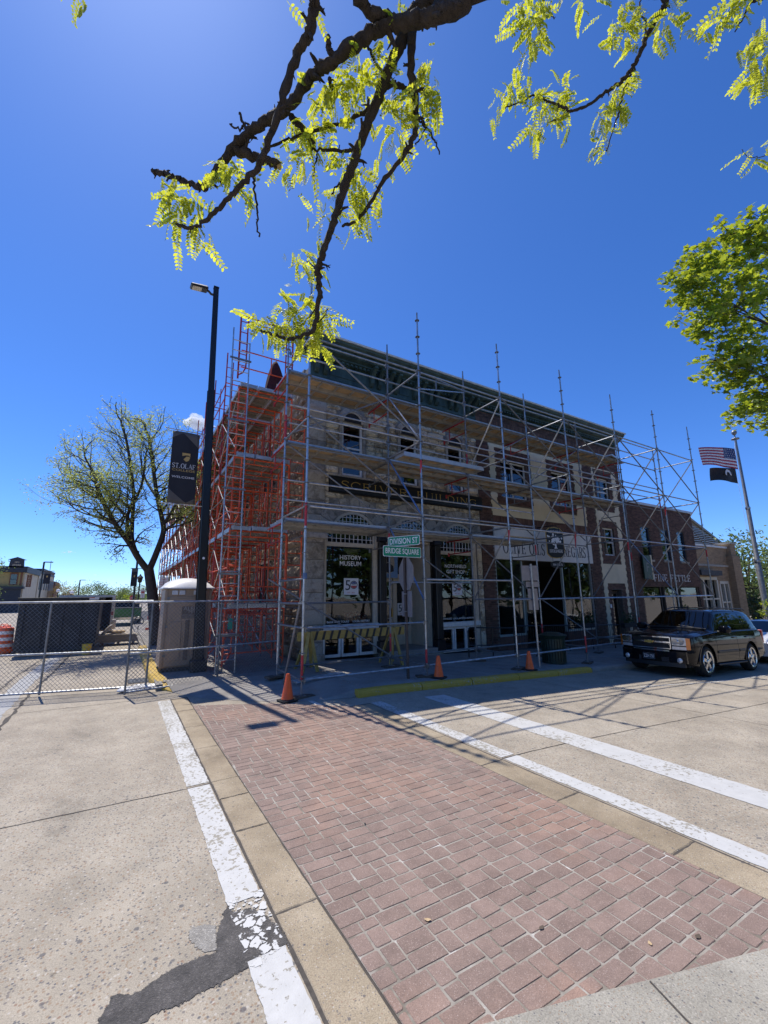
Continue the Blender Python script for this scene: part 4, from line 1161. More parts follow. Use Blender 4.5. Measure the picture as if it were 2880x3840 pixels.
# portrait sign hung in the entry
ps = thing('portrait_sign', 'blue sign with an oval dark portrait hung in the shop entry', 'sign', (7.6, FY + .9, 2.6))
mk('sign_blue', (.16, .30, .55), .5, var=.1); mk('portrait_tone', (.36, .33, .28), .6, var=.1)
slab('board', 'sign_blue', ps, 7.42, 8.2, FY + .9, FY + .93, 2.55, 3.5)
mb = MB(); q = [(.26 * math.cos(t * math.pi / 12), .36 * math.sin(t * math.pi / 12)) for t in range(24)]; mb.prism(q, (7.81, FY + .895, 3.05), (1, 0, 0), (0, 0, 1), (0, -1, 0), .004); mb.build('oval', 'portrait_tone', ps)
q = [(0, .25), (.06, .23), (.08, .15), (.06, .05), (.05, .0), (.2, -.1), (.22, -.28), (0, -.33), (-.22, -.28), (-.2, -.1), (-.05, 0), (-.06, .05), (-.08, .15), (-.06, .23)]
mb = MB(); mb.prism(q, (7.81, FY + .89, 3.05), (1, 0, 0), (0, 0, 1), (0, -1, 0), .004); mb.build('figure', 'ink', ps)
# goods on display
mk('quilt', (.25, .03, .05), .9, var=.2)
rq = random.Random(9)
qb = thing('checked_blanket', 'dark red checked blanket draped in the museum window', 'blanket', (6.35, FY + .6, 1.02))
mb = MB(); nx, nz = 10, 6
for j in range(nz + 1):
    for i in range(nx + 1): mb.v.append((6.0 + .75 * i / nx, FY + .45 + .3 * j / nz + .02 * math.sin(i * 1.7), 1.03 + .42 * math.sin(math.pi * .5 * j / nz) * (1 - .3 * (i / nx - .4) ** 2) + .015 * math.sin(i * 2.1 + j)))
for j in range(nz):
    for i in range(nx): mb.f.append((j * (nx + 1) + i, j * (nx + 1) + i + 1, (j + 1) * (nx + 1) + i + 1, (j + 1) * (nx + 1) + i))
mb.build('cloth', 'quilt', qb, True)
mb = MB()
for j in range(0, nz, 1):
    for i in range((j % 2), nx, 2):
        vs = [mb2 for mb2 in ((j * (nx + 1) + i), (j * (nx + 1) + i + 1), ((j + 1) * (nx + 1) + i + 1), ((j + 1) * (nx + 1) + i))]
        src = qb.children[0].data.vertices
        c = sum((src[k].co for k in vs), Vector()) / 4
        mb.add([c + (src[k].co - c) * .5 + Vector((0, -.006, .004)) for k in vs], [(0, 1, 2, 3)])
mb.build('check_patch', 'poster_white', qb, fix=False)
for k, (x, z, w, h, mt, nm, lb) in enumerate(((5.2, 1.02, .14, .5, 'poster_red', 'doll', 'red and white doll standing at the left edge of the museum window'), (5.45, 1.02, .18, .34, 'gold', 'table_lamp', 'small lamp with pale shade in the museum window'), (5.75, 1.02, .16, .3, 'galv_dull', 'jar', 'dull metal jar in the museum window'), (9.75, .92, .2, .5, 'quilt', 'folded_shirt', 'dark red folded shirts in the gift shop window'), (10.35, .92, .24, .3, 'poster_white', 'picture_frame', 'small framed card in the gift shop window'), (10.8, .92, .2, .24, 'vinyl_white', 'bowl', 'white bowl in the gift shop window'))):
    t = thing(nm, lb, nm.split('_')[-1], (x, FY + .5, z))
    mb = MB(); mb.lathe([(w * .5, z), (w * .55, z + h * .1), (w * .25, z + h * .35), (w * .2, z + h * .5), (w * .45, z + h * .62), (w * .42, z + h * .9), (w * .1, z + h)], 12, (x, FY + .5, 0)); mb.build('body', mt, t, 40)
    MB().lathe([(w * .3, z + h), (w * .2, z + h * 1.15), (0, z + h * 1.2)], 12, (x, FY + .5, 0)).build('top', 'vinyl_white', t, 40)

# green pressed metal cornice over the stone and the brick building
CX1 = 21.3
corn = thing('cornice', 'long dark green pressed metal cornice with brackets below the grey roof edge', 'cornice', (12, FY, 8.8))
def crown(x0, x1, prof, mat, nm):
    mb = MB(); k = len(prof)
    mb.v = [(x0, FY - a, b) for a, b in prof] + [(x1, FY - a, b) for a, b in prof]
    mb.f = [(i, (i + 1) % k, (i + 1) % k + k, i + k) for i in range(k)] + [tuple(range(k)), tuple(range(k, 2 * k))]
    return mb.build(nm, mat, corn)
crown(SX0 - .35, CX1, [(0, 9.42), (.10, 9.42), (.10, 9.50), (.18, 9.53), (.18, 9.58), (.32, 9.64), (.32, 9.69), (.50, 9.74), (.50, 9.80), (.58, 9.86), (.60, 9.93), (0, 9.97)], 'green_metal', 'crown_moulding')
crown(SX0 - .05, SX1, [(0, 8.80), (.06, 8.80), (.06, 8.86), (.03, 8.88), (.03, 9.42), (0, 9.42)], 'green_metal', 'frieze')
crown(SX1, CX1, [(0, 9.26), (.06, 9.26), (.06, 9.31), (.03, 9.33), (.03, 9.42), (0, 9.42)], 'green_metal', 'frieze')
crown(SX0 - .42, CX1 + .05, [(0, 9.975), (.64, 9.935), (.66, 9.99), (.2, 10.10), (0, 10.10)], 'flashing', 'roof_edge')
for i in range(int((CX1 - SX0) / .16)):
    x = SX0 + .05 + i * .16; slab('dentil', 'green_metal', corn, x, x + .09, FY - .17, FY - .09, 9.425, 9.495)
bp = [(0, 0), (.06, .02), (.14, .12), (.16, .24), (.20, .36), (.30, .46), (.42, .54), (.42, .60), (0, .60)]
for x in (4.55, 4.85, 6.55, 6.85, 7.25, 7.55, 8.35, 8.65, 9.05, 9.35, 10.05, 10.35, 10.9, 11.2):
    mb = MB(); mb.prism(bp, (x, FY - .03, 8.92), (0, -1, 0), (0, 0, 1), (1, 0, 0), .13); br = mb.build('bracket', 'green_metal', corn)
    mb = MB(); mb.prism([(a * 1.0 + .012, b) for a, b in bp[1:-1]] + [(.30, .58), (.02, .05)], (x + .045, FY - .032, 8.92), (0, -1, 0), (0, 0, 1), (1, 0, 0), .04); mb.build('bracket_rib', 'green_metal', br)
for a, b in ((4.98, 6.5), (7.0, 7.2), (7.7, 8.3), (8.8, 9.0), (9.5, 10.0), (10.5, 10.85)):
    if b - a > .4: slab('frieze_panel', 'green_metal', corn, a + .08, b - .08, FY - .05, FY - .03, 8.98, 9.30, b=.012)

# ---- brick and stucco building
brickb = thing('brick_building', 'dark red brick building with cream stucco panels between the stone building and the low shop', 'building', (16, FY, -.3))
BX0, BX1 = 11.42, 21.35
bw = [(12.68, 14.25, 5.80, 7.35), (15.86, 17.25, 5.80, 7.35), (19.28, 20.36, 6.20, 7.55), (19.38, 20.34, 3.72, 5.05)]
shop = (12.08, 18.20, -.5, 3.27)
sdoor = (19.55, 20.4, -.6, 2.1)
mb = MB(); wall_sheet(mb, BX0, BX1, -.8, 9.3, FY, bw + [shop, sdoor], .3); mb.box(BX1 - .3, BX1, FY + .3, 30, -.8, 9.3); mb.box(BX0, BX1, FY + .5, 30, 9.0, 9.25); mb.build('wall', 'brick_mortar', brickb)
# stucco panels (white below, cream above), ragged brick edges toothed
def toothed(x0, x1, z0, z1, holes, y, mat, nm, tooth=.05, course=.05):
    """stucco field whose edges step in and out against the brick courses"""
    mb = MB(); z = z0; k = 0
    while z < z1 - .001:
        zz = min(z + course * 3, z1); k += 1
        cuts = [(x0 + (tooth if k % 2 else 0), x1 - (tooth if k % 2 else 0))]
        for a, b, c, d in holes:
            if zz > c and z < d:
                t = tooth if k % 2 else 0; ns = []
                for s0, s1 in cuts:
                    if b + t <= s0 or a - t >= s1: ns.append((s0, s1)); continue
                    if a - t > s0: ns.append((s0, a - t))
                    if b + t < s1: ns.append((b + t, s1))
                cuts = ns
        for s0, s1 in cuts: mb.box(s0, s1, y, FY + .01, z, zz)
        z = zz
    return mb.build(nm, mat, brickb)
toothed(12.05, 18.22, 5.0, 8.0, [(12.42, 14.5, 5.55, 7.85), (15.6, 17.5, 5.55, 7.85)], FY - .022, 'stucco_cream', 'stucco_panel')
slab('sign_fascia', 'stucco_white', brickb, 12.05, 18.27, FY - .06, FY + .02, 3.28, 4.52)
toothed(18.95, 21.0, -.3, 8.0, [(19.1, 20.6, 5.95, 7.85), (19.15, 20.62, 3.35, 5.35), (19.3, 20.75, -.4, 2.35)], FY - .022, 'stucco_cream', 'stucco_panel')
for a, b, c, d in bw[:2]: sash_window(brickb, a, b, c, d, FY + .12, rail=.42, mull=1)
for a, b, c, d in bw[2:]: sash_window(brickb, a, b, c, d, FY + .12, rail=.48)
# bricks: real courses joined into one part
mb = MB()
course, bl = .075, .215
blocks = bw + [shop, sdoor]
stu = [(12.05, 18.22, 5.0, 8.0), (12.05, 18.27, 3.28, 4.52), (18.95, 21.0, -.3, 8.0)]
keep = [(12.42, 14.5, 5.55, 7.85), (15.6, 17.5, 5.55, 7.85), (19.1, 20.6, 5.95, 7.85), (19.15, 20.62, 3.35, 5.35), (19.3, 20.75, -.4, 2.35)]
inside = lambda x, z, h, e=0.0: h[0] - e < x < h[1] + e and h[2] - e < z < h[3] + e
row = 0; z = -.7
while z < 9.24:
    x = BX0 - (bl + .01) * .5 * (row % 2)
    while x < BX1:
        a, b = max(x, BX0 + .003), min(x + bl, BX1 - .003); cx, cz = (a + b) / 2, z + course / 2
        if b - a > .04:
            bad = any(inside(cx, cz, h, .02) for h in blocks) or (any(inside(cx, cz, h) for h in stu) and not any(inside(cx, cz, h, .03) for h in keep))
            sold = (4.52 < cz < 4.98 and 12.05 < cx < 18.22) or (8.55 < cz < 9.0)
            if not bad and not sold: mb.box(a, b, FY - .012 - rr.uniform(0, .004), FY + .02, z, z + course - .01)
        x += bl + .01
    z += course; row += 1
o = mb.build('bricks', 'wall_brick', brickb, fix=False); o['kind'] = 'stuff'
mb = MB(); x = BX0
while x < BX1 - .08:
    for z0, z1 in ((8.56, 8.77), (8.78, 8.99)): mb.box(x, x + .065, FY - .016 - rr.uniform(0, .006), FY + .02, z0, z1)
    if 12.05 < x < 18.2:
        for z0, z1 in ((4.54, 4.75), (4.765, 4.975)): mb.box(x, x + .065, FY - .016 - rr.uniform(0, .006), FY + .02, z0, z1)
    x += .075
o = mb.build('soldier_course', 'soldier_brick', brickb, fix=False); o['kind'] = 'stuff'
# brick piers between the buildings
# shopfront: recessed door, glass, pale frames
mk('frame_pale', (.36, .42, .40), .45, .3, var=.1)
mk('door_green', (.07, .085, .08), .5, var=.1)
sz0 = .38
for a, b in ((12.10, 13.62), (16.1, 18.16)):
    f = slab('shop_window', 'frame_pale', brickb, a, a + .06, FY + .04, FY + .14, sz0, 3.26)
    slab('post', 'frame_pale', f, b - .06, b, FY + .04, FY + .14, sz0, 3.26); slab('rail', 'frame_pale', f, a + .06, b - .06, FY + .04, FY + .14, sz0, sz0 + .08)
    slab('pane', 'glass', f, a + .05, b - .05, FY + .08, FY + .09, sz0, 3.26)
    slab('stall_riser', 'wall_brick', f, a, b, FY + .03, FY + .2, -.6, sz0)
f = slab('recess_side', 'frame_pale', brickb, 13.58, 13.62, FY + .14, FY + 1.5, sz0, 3.26); slab('recess_pane', 'glass', brickb, 13.62, 13.63, FY + .2, FY + 1.5, sz0, 3.2)
f = slab('recess_window', 'frame_pale', brickb, 15.25, 15.31, FY + 1.4, FY + 1.5, sz0, 3.2); slab('pane', 'glass', f, 15.3, 16.1, FY + 1.44, FY + 1.45, sz0, 3.2)
dd = slab('door', 'door_green', brickb, 13.75, 13.88, FY + 1.4, FY + 1.46, -.2, 2.45); mb = MB(); mb.box(15.05, 15.18, FY + 1.4, FY + 1.46, -.2, 2.45); mb.box(13.88, 15.05, FY + 1.4, FY + 1.46, 2.3, 2.45); mb.box(13.88, 15.05, FY + 1.4, FY + 1.46, -.2, .7); mb.box(13.88, 15.05, FY + 1.4, FY + 1.46, 1.05, 1.15); mb.build('rails', 'door_green', dd)
slab('pane', 'glass', dd, 13.85, 15.07, FY + 1.42, FY + 1.43, .6, 2.35)
slab('recess_ceiling', 'black_matte', brickb, 12.1, 18.2, FY + .1, FY + 3.5, 3.28, 3.34); slab('shop_floor', 'mid_interior', brickb, 12.1, 18.2, FY + .05, FY + 4, -.7, -.25)
slab('shop_back', 'mid_interior', brickb, 12.1, 18.2, FY + 3.5, FY + 3.6, -.7, 3.3)
slab('party_wall', 'dark_interior', brickb, 12.0, 12.08, FY + .3, FY + 4, -.7, 3.3); slab('party_wall', 'dark_interior', brickb, 18.2, 18.28, FY + .3, FY + 4, -.7, 3.3)
for k in range(6): slab('shelf', 'old_wood', brickb, 15.6 + .1 * k, 17.8, FY + 2.9, FY + 3.2, .2 + k * .42, .24 + k * .42)
mk('lamp_glow', (1, .9, .7), .5)
mG, NG, LG, bG = nt('bulb'); bG.inputs['Emission Color'].default_value = (1, .86, .62, 1); bG.inputs['Emission Strength'].default_value = 30
pl = thing('pendant_lamp', 'small lit pendant bulb inside the olive oil shop', 'lamp', (15.6, FY + 2.0, 2.55))
MB().lathe([(0, 2.50), (.05, 2.52), (.06, 2.56), (.03, 2.6), (.02, 2.62)], 12, (15.6, FY + 2.0, 0)).build('bulb', 'bulb', pl, True); rod('cord', (15.6, FY + 2, 2.62), (15.6, FY + 2, 3.28), .006, 'black_matte', pl)
# painted shop name and hanging signs
serif('OLIVE OILS', 12.5, 14.95, 3.52, .46, FY - .064, 'ink', brickb, .2)
serif('& VINEGARS', 15.35, 17.75, 3.52, .46, FY - .064, 'ink', brickb, .2)
# residential door of the stair bay
dd = slab('door', 'old_wood', brickb, 19.58, 19.7, FY + .2, FY + .26, -.55, 2.05); mb = MB(); mb.box(20.25, 20.37, FY + .2, FY + .26, -.55, 2.05); mb.box(19.7, 20.25, FY + .2, FY + .26, 1.92, 2.05); mb.box(19.7, 20.25, FY + .2, FY + .26, -.55, -.1); mb.build('rails', 'old_wood', dd)
slab('pane', 'glass', dd, 19.68, 20.27, FY + .22, FY + .23, -.12, 1.95); slab('dark_room', 'dark_interior', dd, 19.5, 20.5, FY + .5, FY + 1.5, -.6, 2.2)
slab('mailbox', 'vinyl_white', brickb, 19.28, 19.38, FY - .06, FY - .022, 1.28, 1.44)
hs_ = thing('hanging_sign', 'dark shop sign with white tree emblem hanging over the olive oil shop', 'sign', (15.1, 10.9, 3.2))
HX, HY = 14.62, 10.75
dirx = Vector((.985, -.17, 0)).normalized()
def hp(a, b, d=0.0): 
    return Vector((HX, HY, 3.35)) + dirx * a + Vector((0, 0, b)) + Vector((-.17, -.985, 0)) * d
q = [(-.42, .16), (-.26, .03), (0, 0), (.26, .03), (.42, .16), (.42, 1.04), (.26, 1.17), (0, 1.2), (-.26, 1.17), (-.42, 1.04)]
nrm = Vector((-.17, -.985, 0)).normalized()
mb = MB(); mb.prism([(a * 1.06, (b - .6) * 1.05 + .6) for a, b in q], hp(0, 0, -.03), dirx, (0, 0, 1), nrm, .025); mb.build('border', 'gold', hs_)
mb = MB(); mb.prism(q, hp(0, 0, -.006), dirx, (0, 0, 1), nrm, .012); mb.build('panel', 'black_paint', hs_)
rt = random.Random(4)
mb = MB()
for k in range(46):
    a, b = rt.gauss(0, .15), .72 + rt.gauss(0, .085)
    s = rt.uniform(.03, .055); pts = [hp(a + s * math.cos(t), b + s * math.sin(t), .0085 + k * .00006) for t in [i * math.pi / 3 for i in range(6)]]
    mb.add(pts, [tuple(range(6))])
mb.build('tree_emblem', 'vinyl_white', hs_, fix=False)
mb = MB()
for a, b, c, d, w in ((0, .38, 0, .56, .05), (0, .55, -.17, .70, .025), (0, .55, .16, .72, .025), (-.08, .38, .08, .38, .025)):
    p, q2 = hp(a, b, .012), hp(c, d, .012); v = (q2 - p).normalized().cross(nrm) * w; mb.add([p - v, p + v, q2 + v * .6, q2 - v * .6], [(0, 1, 2, 3)])
mb.build('emblem_trunk', 'vinyl_white', hs_, fix=False)
text('lettering', 'NORTHFIELD', 'vinyl_white', hs_, hp(0, .98, .0075), dirx, (0, 0, 1), w=.62, h=.11, ext=.002, align='C')
text('lettering', 'OLIVE OILS & VINEGARS', 'vinyl_white', hs_, hp(0, .2, .0075), dirx, (0, 0, 1), w=.66, h=.13, ext=.002, align='C')
s2 = [(.36 * math.cos(t * math.pi / 12), .15 * math.sin(t * math.pi / 12)) for t in range(24)]
mb = MB(); mb.prism(s2, hp(.02, -.27, -.01), dirx, (0, 0, 1), nrm, .02); mb.build('lower_panel', 'black_paint', hs_)
text('lettering', 'SEA SALTS', 'vinyl_white', hs_, hp(.02, -.31, .011), dirx, (0, 0, 1), w=.48, ext=.002, align='C')
for a in (-.2, .2): rod('chain', hp(a, -.15), hp(a, .05), .006, 'black_matte', hs_)
rod('bracket', (HX, FY, 4.66), (HX, HY - .4, 4.66), .018, 'black_matte', hs_)
for a in (-.25, .25): rod('hanger', hp(a, 1.17), hp(a * .3, 1.31), .008, 'black_matte', hs_)

# ---- low brick shop
ff = thing('low_brick_shop', 'low brown brick shop with white FINE FETTLE letters', 'building', (25, FY, -.8))
FX0, FX1 = 21.36, 28.7
fw = [(22.83, 23.72, 3.65, 5.36), (24.83, 25.70, 3.65, 5.36), (26.64, 27.50, 3.65, 5.36)]
fs = (22.3, 28.4, -.1, 2.25)
mb = MB(); wall_sheet(mb, FX0, FX1, -1.2, 6.55, FY + .02, fw + [fs], .25); mb.box(FX0, FX1, FY + .4, 30, 6.3, 6.5); mb.box(FX1 - .25, FX1, FY + .3, 24, -1.2, 6.5); mb.build('wall', 'brick_mortar', ff)
mb = MB(); row = 0; z = -1.1
while z < 6.5:
    x = FX0 - .11 * (row % 2)
    while x < FX1:
        a, b = max(x, FX0 + .003), min(x + .215, FX1 - .003); cx, cz = (a + b) / 2, z + .035
        if b - a > .04 and not any(inside(cx, cz, h, .03) for h in fw + [fs]): mb.box(a, b, FY + .004 - (.012 if row % 2 else 0) - rr.uniform(0, .004), FY + .03, z, z + .062)
        x += .225
    z += .075; row += 1
o = mb.build('bricks', 'wall_brick', ff, fix=False); o['kind'] = 'stuff'
slab('coping', 'flashing', ff, FX0, FX1 + .06, FY - .06, FY + .3, 6.55, 6.68)
mk('window_blue', (.035, .05, .085), .25, var=.1)
for a, b, c, d in fw: sash_window(ff, a, b, c, d, FY + .1, mat='window_blue', rail=.5); slab('sill', 'arch_stone', ff, a - .05, b + .05, FY - .05, FY + .06, c - .1, c - .01)
serif('FINE FETTLE', 23.5, 27.4, 2.53, .36, FY - .03, 'vinyl_white', ff, .2)
for a, b in ((22.35, 24.2), (24.5, 25.9), (26.2, 28.3)):
    f = slab('shop_window', 'old_wood', ff, a, a + .07, FY + .06, FY + .16, -.1, 2.25); slab('post', 'old_wood', f, b - .07, b, FY + .06, FY + .16, -.1, 2.25); slab('pane', 'glass_upper', f, a + .06, b - .06, FY + .1, FY + .11, -.1, 2.2)
slab('shop_back', 'dark_interior', ff, 22.2, 28.4, FY + 1.2, FY + 1.3, -1, 2.3)
gs = thing('green_sign', 'dark green vertical sign with pale edge on the low brick shop', 'sign', (22.8, FY - .3, 2.6))
mk('sign_dkgreen', (.03, .07, .045), .5, var=.1)
slab('panel', 'sign_dkgreen', gs, 22.38, 23.12, FY - .16, FY - .10, 2.62, 3.82); slab('edge', 'stucco_cream', gs, 23.121, 23.22, FY - .165, FY - .09, 2.60, 3.86)
text('emblem', 'F', 'galv_dull', gs, (22.75, FY - .161, 3.0), (1, 0, 0), (0, 0, 1), h=.45, ext=.002, align='C')

# ---- tan brick building with gable
tb = thing('tan_brick_building', 'tan brick building with gable roof and tall leaded windows beyond the low shop', 'building', (32, FY + 2, -1))
mk('tan_brick', (.30, .205, .12), .85, var=.25, vs=3, rnd=.1, bump=.6, bs=50, stretch=(1, 1, 4))
mk('slate', (.045, .045, .052), .7, var=.3, vs=4, bump=.5, bs=20)
LX0, LX1, LY = 28.9, 35.2, 12.2
lw = [(29.6, 32.4, -.2, 2.7), (32.75, 34.0, -.4, 2.45)]
mb = MB(); wall_sheet(mb, LX0, LX1, -1.6, 4.8, LY, lw, .3); mb.box(LX1 - .3, LX1, LY + .1, LY + 12, -1.6, 4.6)
mb.build('wall', 'tan_brick', tb)
mb = MB(); mb.prism([(40.4, 3.0), (49.0, 3.0), (49.0, 5.45), (41.2, 8.1), (40.4, 8.1)], (0, LY + 4.6, 0), (1, 0, 0), (0, 0, 1), (0, 1, 0), .4); mb.build('gable_wall', 'tan_brick', tb)
mb = MB(); mb.prism([(40.4, 8.1), (41.2, 8.1), (49.2, 5.4), (49.2, 5.6), (41.2, 8.3), (40.4, 8.3)], (0, LY + 4.5, 0), (1, 0, 0), (0, 0, 1), (0, 1, 0), .6); mb.build('gable_coping', 'arch_stone', tb)
mb = MB(); mb.box(LX1 - .9, LX1 + .25, LY - .35, LY + 1.0, -1.6, 4.3); mb.box(LX1 - .7, LX1 + .1, LY - .25, LY + .8, 4.3, 5.1); mb.build('buttress', 'tan_brick', tb)
slab('buttress_cap', 'arch_stone', tb, LX1 - .75, LX1 + .15, LY - .3, LY + .85, 5.1, 5.22); slab('string_course', 'arch_stone', tb, LX0, LX1 - .9, LY - .06, LY + .05, 3.55, 3.68); slab('parapet_cap', 'white_trim', tb, LX0, LX1 - .7, LY - .08, LY + .4, 4.8, 4.92)
for k in range(15):
    z0, yk = 4.93 + k * .21, LY + .42 + k * .28; xe = yk * (2.84 - .43 * k / 13)
    slab('roof_slate', 'slate', tb, LX0 + .3, xe, yk, yk + .34, z0, z0 + .07); slab('slate_edge', 'flashing', tb, LX0 + .3, xe, yk - .012, yk - .001, z0 + .01, z0 + .05)
for (a, b, c, d), n in zip(lw, (3, 2)):
    f = slab('tall_window', 'cream_trim', tb, a, b, LY - .02, LY + .2, d, d + .18)
    mb = MB(); mb.box(a, b, LY - .02, LY + .2, c - .15, c)
    for i in range(n + 1): x = a + (b - a) * i / n; mb.box(x - .09, x + .09, LY - .01, LY + .19, c, d)
    mb.box(a, b, LY, LY + .18, c + (d - c) * .58, c + (d - c) * .58 + .09); mb.build('stone_mullions', 'cream_trim', f)
    mb = MB()
    for i in range(n * 3): x = a + (b - a) * (i + .5) / (n * 3); mb.box(x - .012, x + .012, LY + .12, LY + .14, c, d)
    mb.build('leading', 'black_matte', f); slab('pane', 'glass_upper', f, a, b, LY + .15, LY + .16, c, d); slab('dark_room', 'dark_interior', f, a, b, LY + .4, LY + .5, c, d)
slab('awning', 'slate', tb, 29.2, 32.0, LY - .5, LY, 2.95, 3.25)
# further stone buildings along the side street
sb = thing('far_stone_building', 'grey stone building behind the red scaffold up the side street', 'building', (4.6, 30, 0))
mb = MB(); mb.box(4.6, 12, 28.1, 44, -.2, 7.6); mb.build('wall', 'side_stone', sb)
slab('cornice', 'flashing', sb, 4.3, 12, 27.95, 44.2, 7.6, 8.0)
for yy in (29.5, 32.5, 35.5, 38.5, 41.5):
    for zz in (.8, 4.4): w = slab('window', 'cream_trim', sb, 4.5, 4.6, yy, yy + 1.2, zz, zz + 2); slab('pane', 'dark_interior', w, 4.48, 4.5, yy + .1, yy + 1.1, zz + .1, zz + 1.9)
# ------------------------------------------------------------------ steel ring scaffold along the front
FRY, BRY = 8.31, 9.88
PX = [3.16 + 3.055 * i for i in range(7)]
L0, L1, L2, L3, L4 = .34, 1.80, 3.83, 5.84, 7.80
grey = thing('steel_scaffold', 'galvanised ring scaffold with plywood decks standing along the shopfronts', 'scaffold', (12, 9, 0))
ring_m = MB().lathe([(.024, -.008), (.062, -.006), (.062, .006), (.024, .008)], 10).mesh('rosette', 'galv_dull')
plate_m = MB().box(-.075, .075, -.075, .075, 0, .008).mesh('base_plate', 'galv_dull')
sill_m = MB().box(-.25, .25, -.12, .12, 0, .045, b=.006).mesh('sole_board', 'old_wood')
nut_m = MB().obox((0, 0, 0), (.19, .035, .035), None, .01).mesh('jack_nut', 'galv_dull')
rs = random.Random(21)
rings = 0
def standard(x, y, top, zg, mat='galv', jack=.3, bands=()):
    global rings
    lean = (rs.uniform(-.012, .012), rs.uniform(-.012, .012))
    s = rod('standard', (x, y, zg + jack), (x + lean[0], y + lean[1], top), .0242, mat, grey, 10)
    rod('jack', (x, y, zg + .05), (x, y, zg + jack + .02), .018, 'galv_dull', s)
    rod('spigot', (x + lean[0], y + lean[1], top), (x + lean[0], y + lean[1], top + .18), .019, 'galv_dull', s)
    link('base_plate', plate_m, s, True, Matrix.Translation((x, y, zg + .046)))
    link('sole_board', sill_m, s, True, Matrix.Translation((x, y, zg)) @ Matrix.Rotation(rs.uniform(-.4, .4), 4, 'Z'))
    link('jack_nut', nut_m, s, True, Matrix.Translation((x, y, zg + jack - .02)) @ Matrix.Rotation(rs.uniform(0, 3), 4, 'Z'))
    z = L0
    while z < top:
        if rings < 296 and (z > zg + .3):
            link('rosette', ring_m, s, True, Matrix.Translation((x + lean[0] * z / top, y + lean[1] * z / top, z))); rings += 1
        z += .5
    for a, b in bands:
        rod('red_sleeve', (x + lean[0] * a / top, y, a), (x + lean[0] * b / top, y + lean[1] * b / top, b), .0262, 'red_band', s, 10)
tops_f = [9.55, 9.40, 9.45, 9.45, 9.30, 9.35, 9.25]
tops_b = [8.70, 9.30, 9.30, 9.25, 8.80, 8.75, 8.7]
for i, x in enumerate(PX):
    zg = 0.006 if i == 0 else sw(x, FRY) + .0
    standard(x, FRY, tops_f[i], zg, jack=.32 if i else .42, bands=((zg + .32, zg + .80), (3.4, 3.9)) if i in (0, 3) else ((zg + .3, zg + .62), (5.0, 5.35)) if i % 2 else ((3.45, 3.75),))
    standard(x, BRY, tops_b[i], sw(max(x, 4.2), BRY), 'galv_dull' if i % 3 else 'galv', bands=((.5, .95), (3.3, 3.65)) if i % 2 else ((5.9, 6.5),))
wedge_m = MB().obox((0, 0, -.01), (.06, .045, .075), None, .008).box(-.008, .008, -.012, .012, -.085, .06).mesh('wedge_head', 'galv_dull')
def led(nm, x0, x1, y, z, mat='galv'):
    rod(nm, (x0 + .05, y, z), (x1 - .05, y, z + rs.uniform(-.006, .006)), .0242, mat, grey, 8)
    for xx, sg in ((x0, 1), (x1, -1)): link('wedge_head', wedge_m, grey, True, Matrix.Translation((xx + sg * .055, y, z)))
for i in range(6):
    a, b = PX[i], PX[i + 1]
    for z in (L2, L3, L4): led('ledger', a, b, FRY, z)
    led('ledger', a, b, FRY, L0 if i != 2 else L0 - .02)
    if i == 0: led('ledger', a, b, FRY, 1.32)
    elif i == 1: led('ledger', a, b, FRY, 2.32)
    else: led('ledger', a, b, FRY, L1)
    # back row: deck ledgers and guard rails
    for z in (L2, L3, L4):
        if not (z == L2 and i > 3): led('ledger', a, b, BRY, z - .07, 'galv_dull')
        if z > L2 or i < 3:
            led('guard_rail', a, b, BRY, z + .46, 'galv'); led('guard_rail', a, b, BRY, z + .96, 'galv')
    led('ledger', a, b, BRY, .36 if i < 3 else .30, 'galv_dull')
    if i == 0: led('ledger', a, b, BRY, 1.78, 'galv_dull')
    elif i == 1: led('ledger', a, b, BRY, 2.30, 'galv')
    elif i == 2: led('ledger', a, b, BRY, 1.80, 'galv_dull')
for i, x in enumerate(PX):
    for z in (L0, L2, L3, L4): rod('transom', (x, FRY + .05, z), (x, BRY - .05, z), .0242, 'galv' if z > 3 else 'galv_dull', grey)
    if i in (0, 5, 6): rod('transom', (x, FRY + .05, L1), (x, BRY - .05, L1), .0242, 'galv_dull', grey)
def brace(p, q, mat='galv_dull'): rod('brace', p, q, .0212, mat, grey)
for i in (0, 2, 3, 4, 5):
    a, b = PX[i] + .06, PX[i + 1] - .04
    if i < 5: pass
    brace((a, FRY - .03, L4 - .02), (b, FRY - .03, L3 + .05), 'galv_dull'); brace((a, FRY - .03, L3 - .02), (b, FRY - .03, L2 + .05), 'galv_dull')
    if i >= 4: brace((a, FRY - .03, L2 - .02), (b, FRY - .03, L1 + .05), 'galv_blue' if i == 4 else 'galv_dull')
brace((PX[0] - .3, BRY - .03, 2.35), (PX[1] - .04, BRY - .03, .40)); brace((PX[1] + .05, BRY - .03, L2 - .2), (PX[2] - .05, BRY - .03, L1 + .1)); brace((PX[2] + .05, BRY + .03, L2 - .1), (PX[3] - .05, BRY + .03, L1))
brace((PX[3] + .05, BRY + .03, L1), (PX[4] - .05, BRY + .03, L0))
for i in (2, 3, 4, 5, 6):
    x = PX[i] + .03
    for zt, zb in ((L4, L3), (L3, L2), (L2, L1)):
        if i == 2 and zt == L3: continue
        brace((x, FRY + .03, zt - .05), (x, BRY - .03, zb + .05), 'galv')
x = PX[1] + .03
brace((x, BRY - .03, L4 - .08), (x, FRY + .04, L3 + .05), 'galv'); brace((x, BRY - .03, L3 - .08), (x, FRY + .04, L2 + .05), 'galv_blue'); brace((x, BRY - .03, L2 - .05), (x, FRY + .04, L1), 'galv_blue')
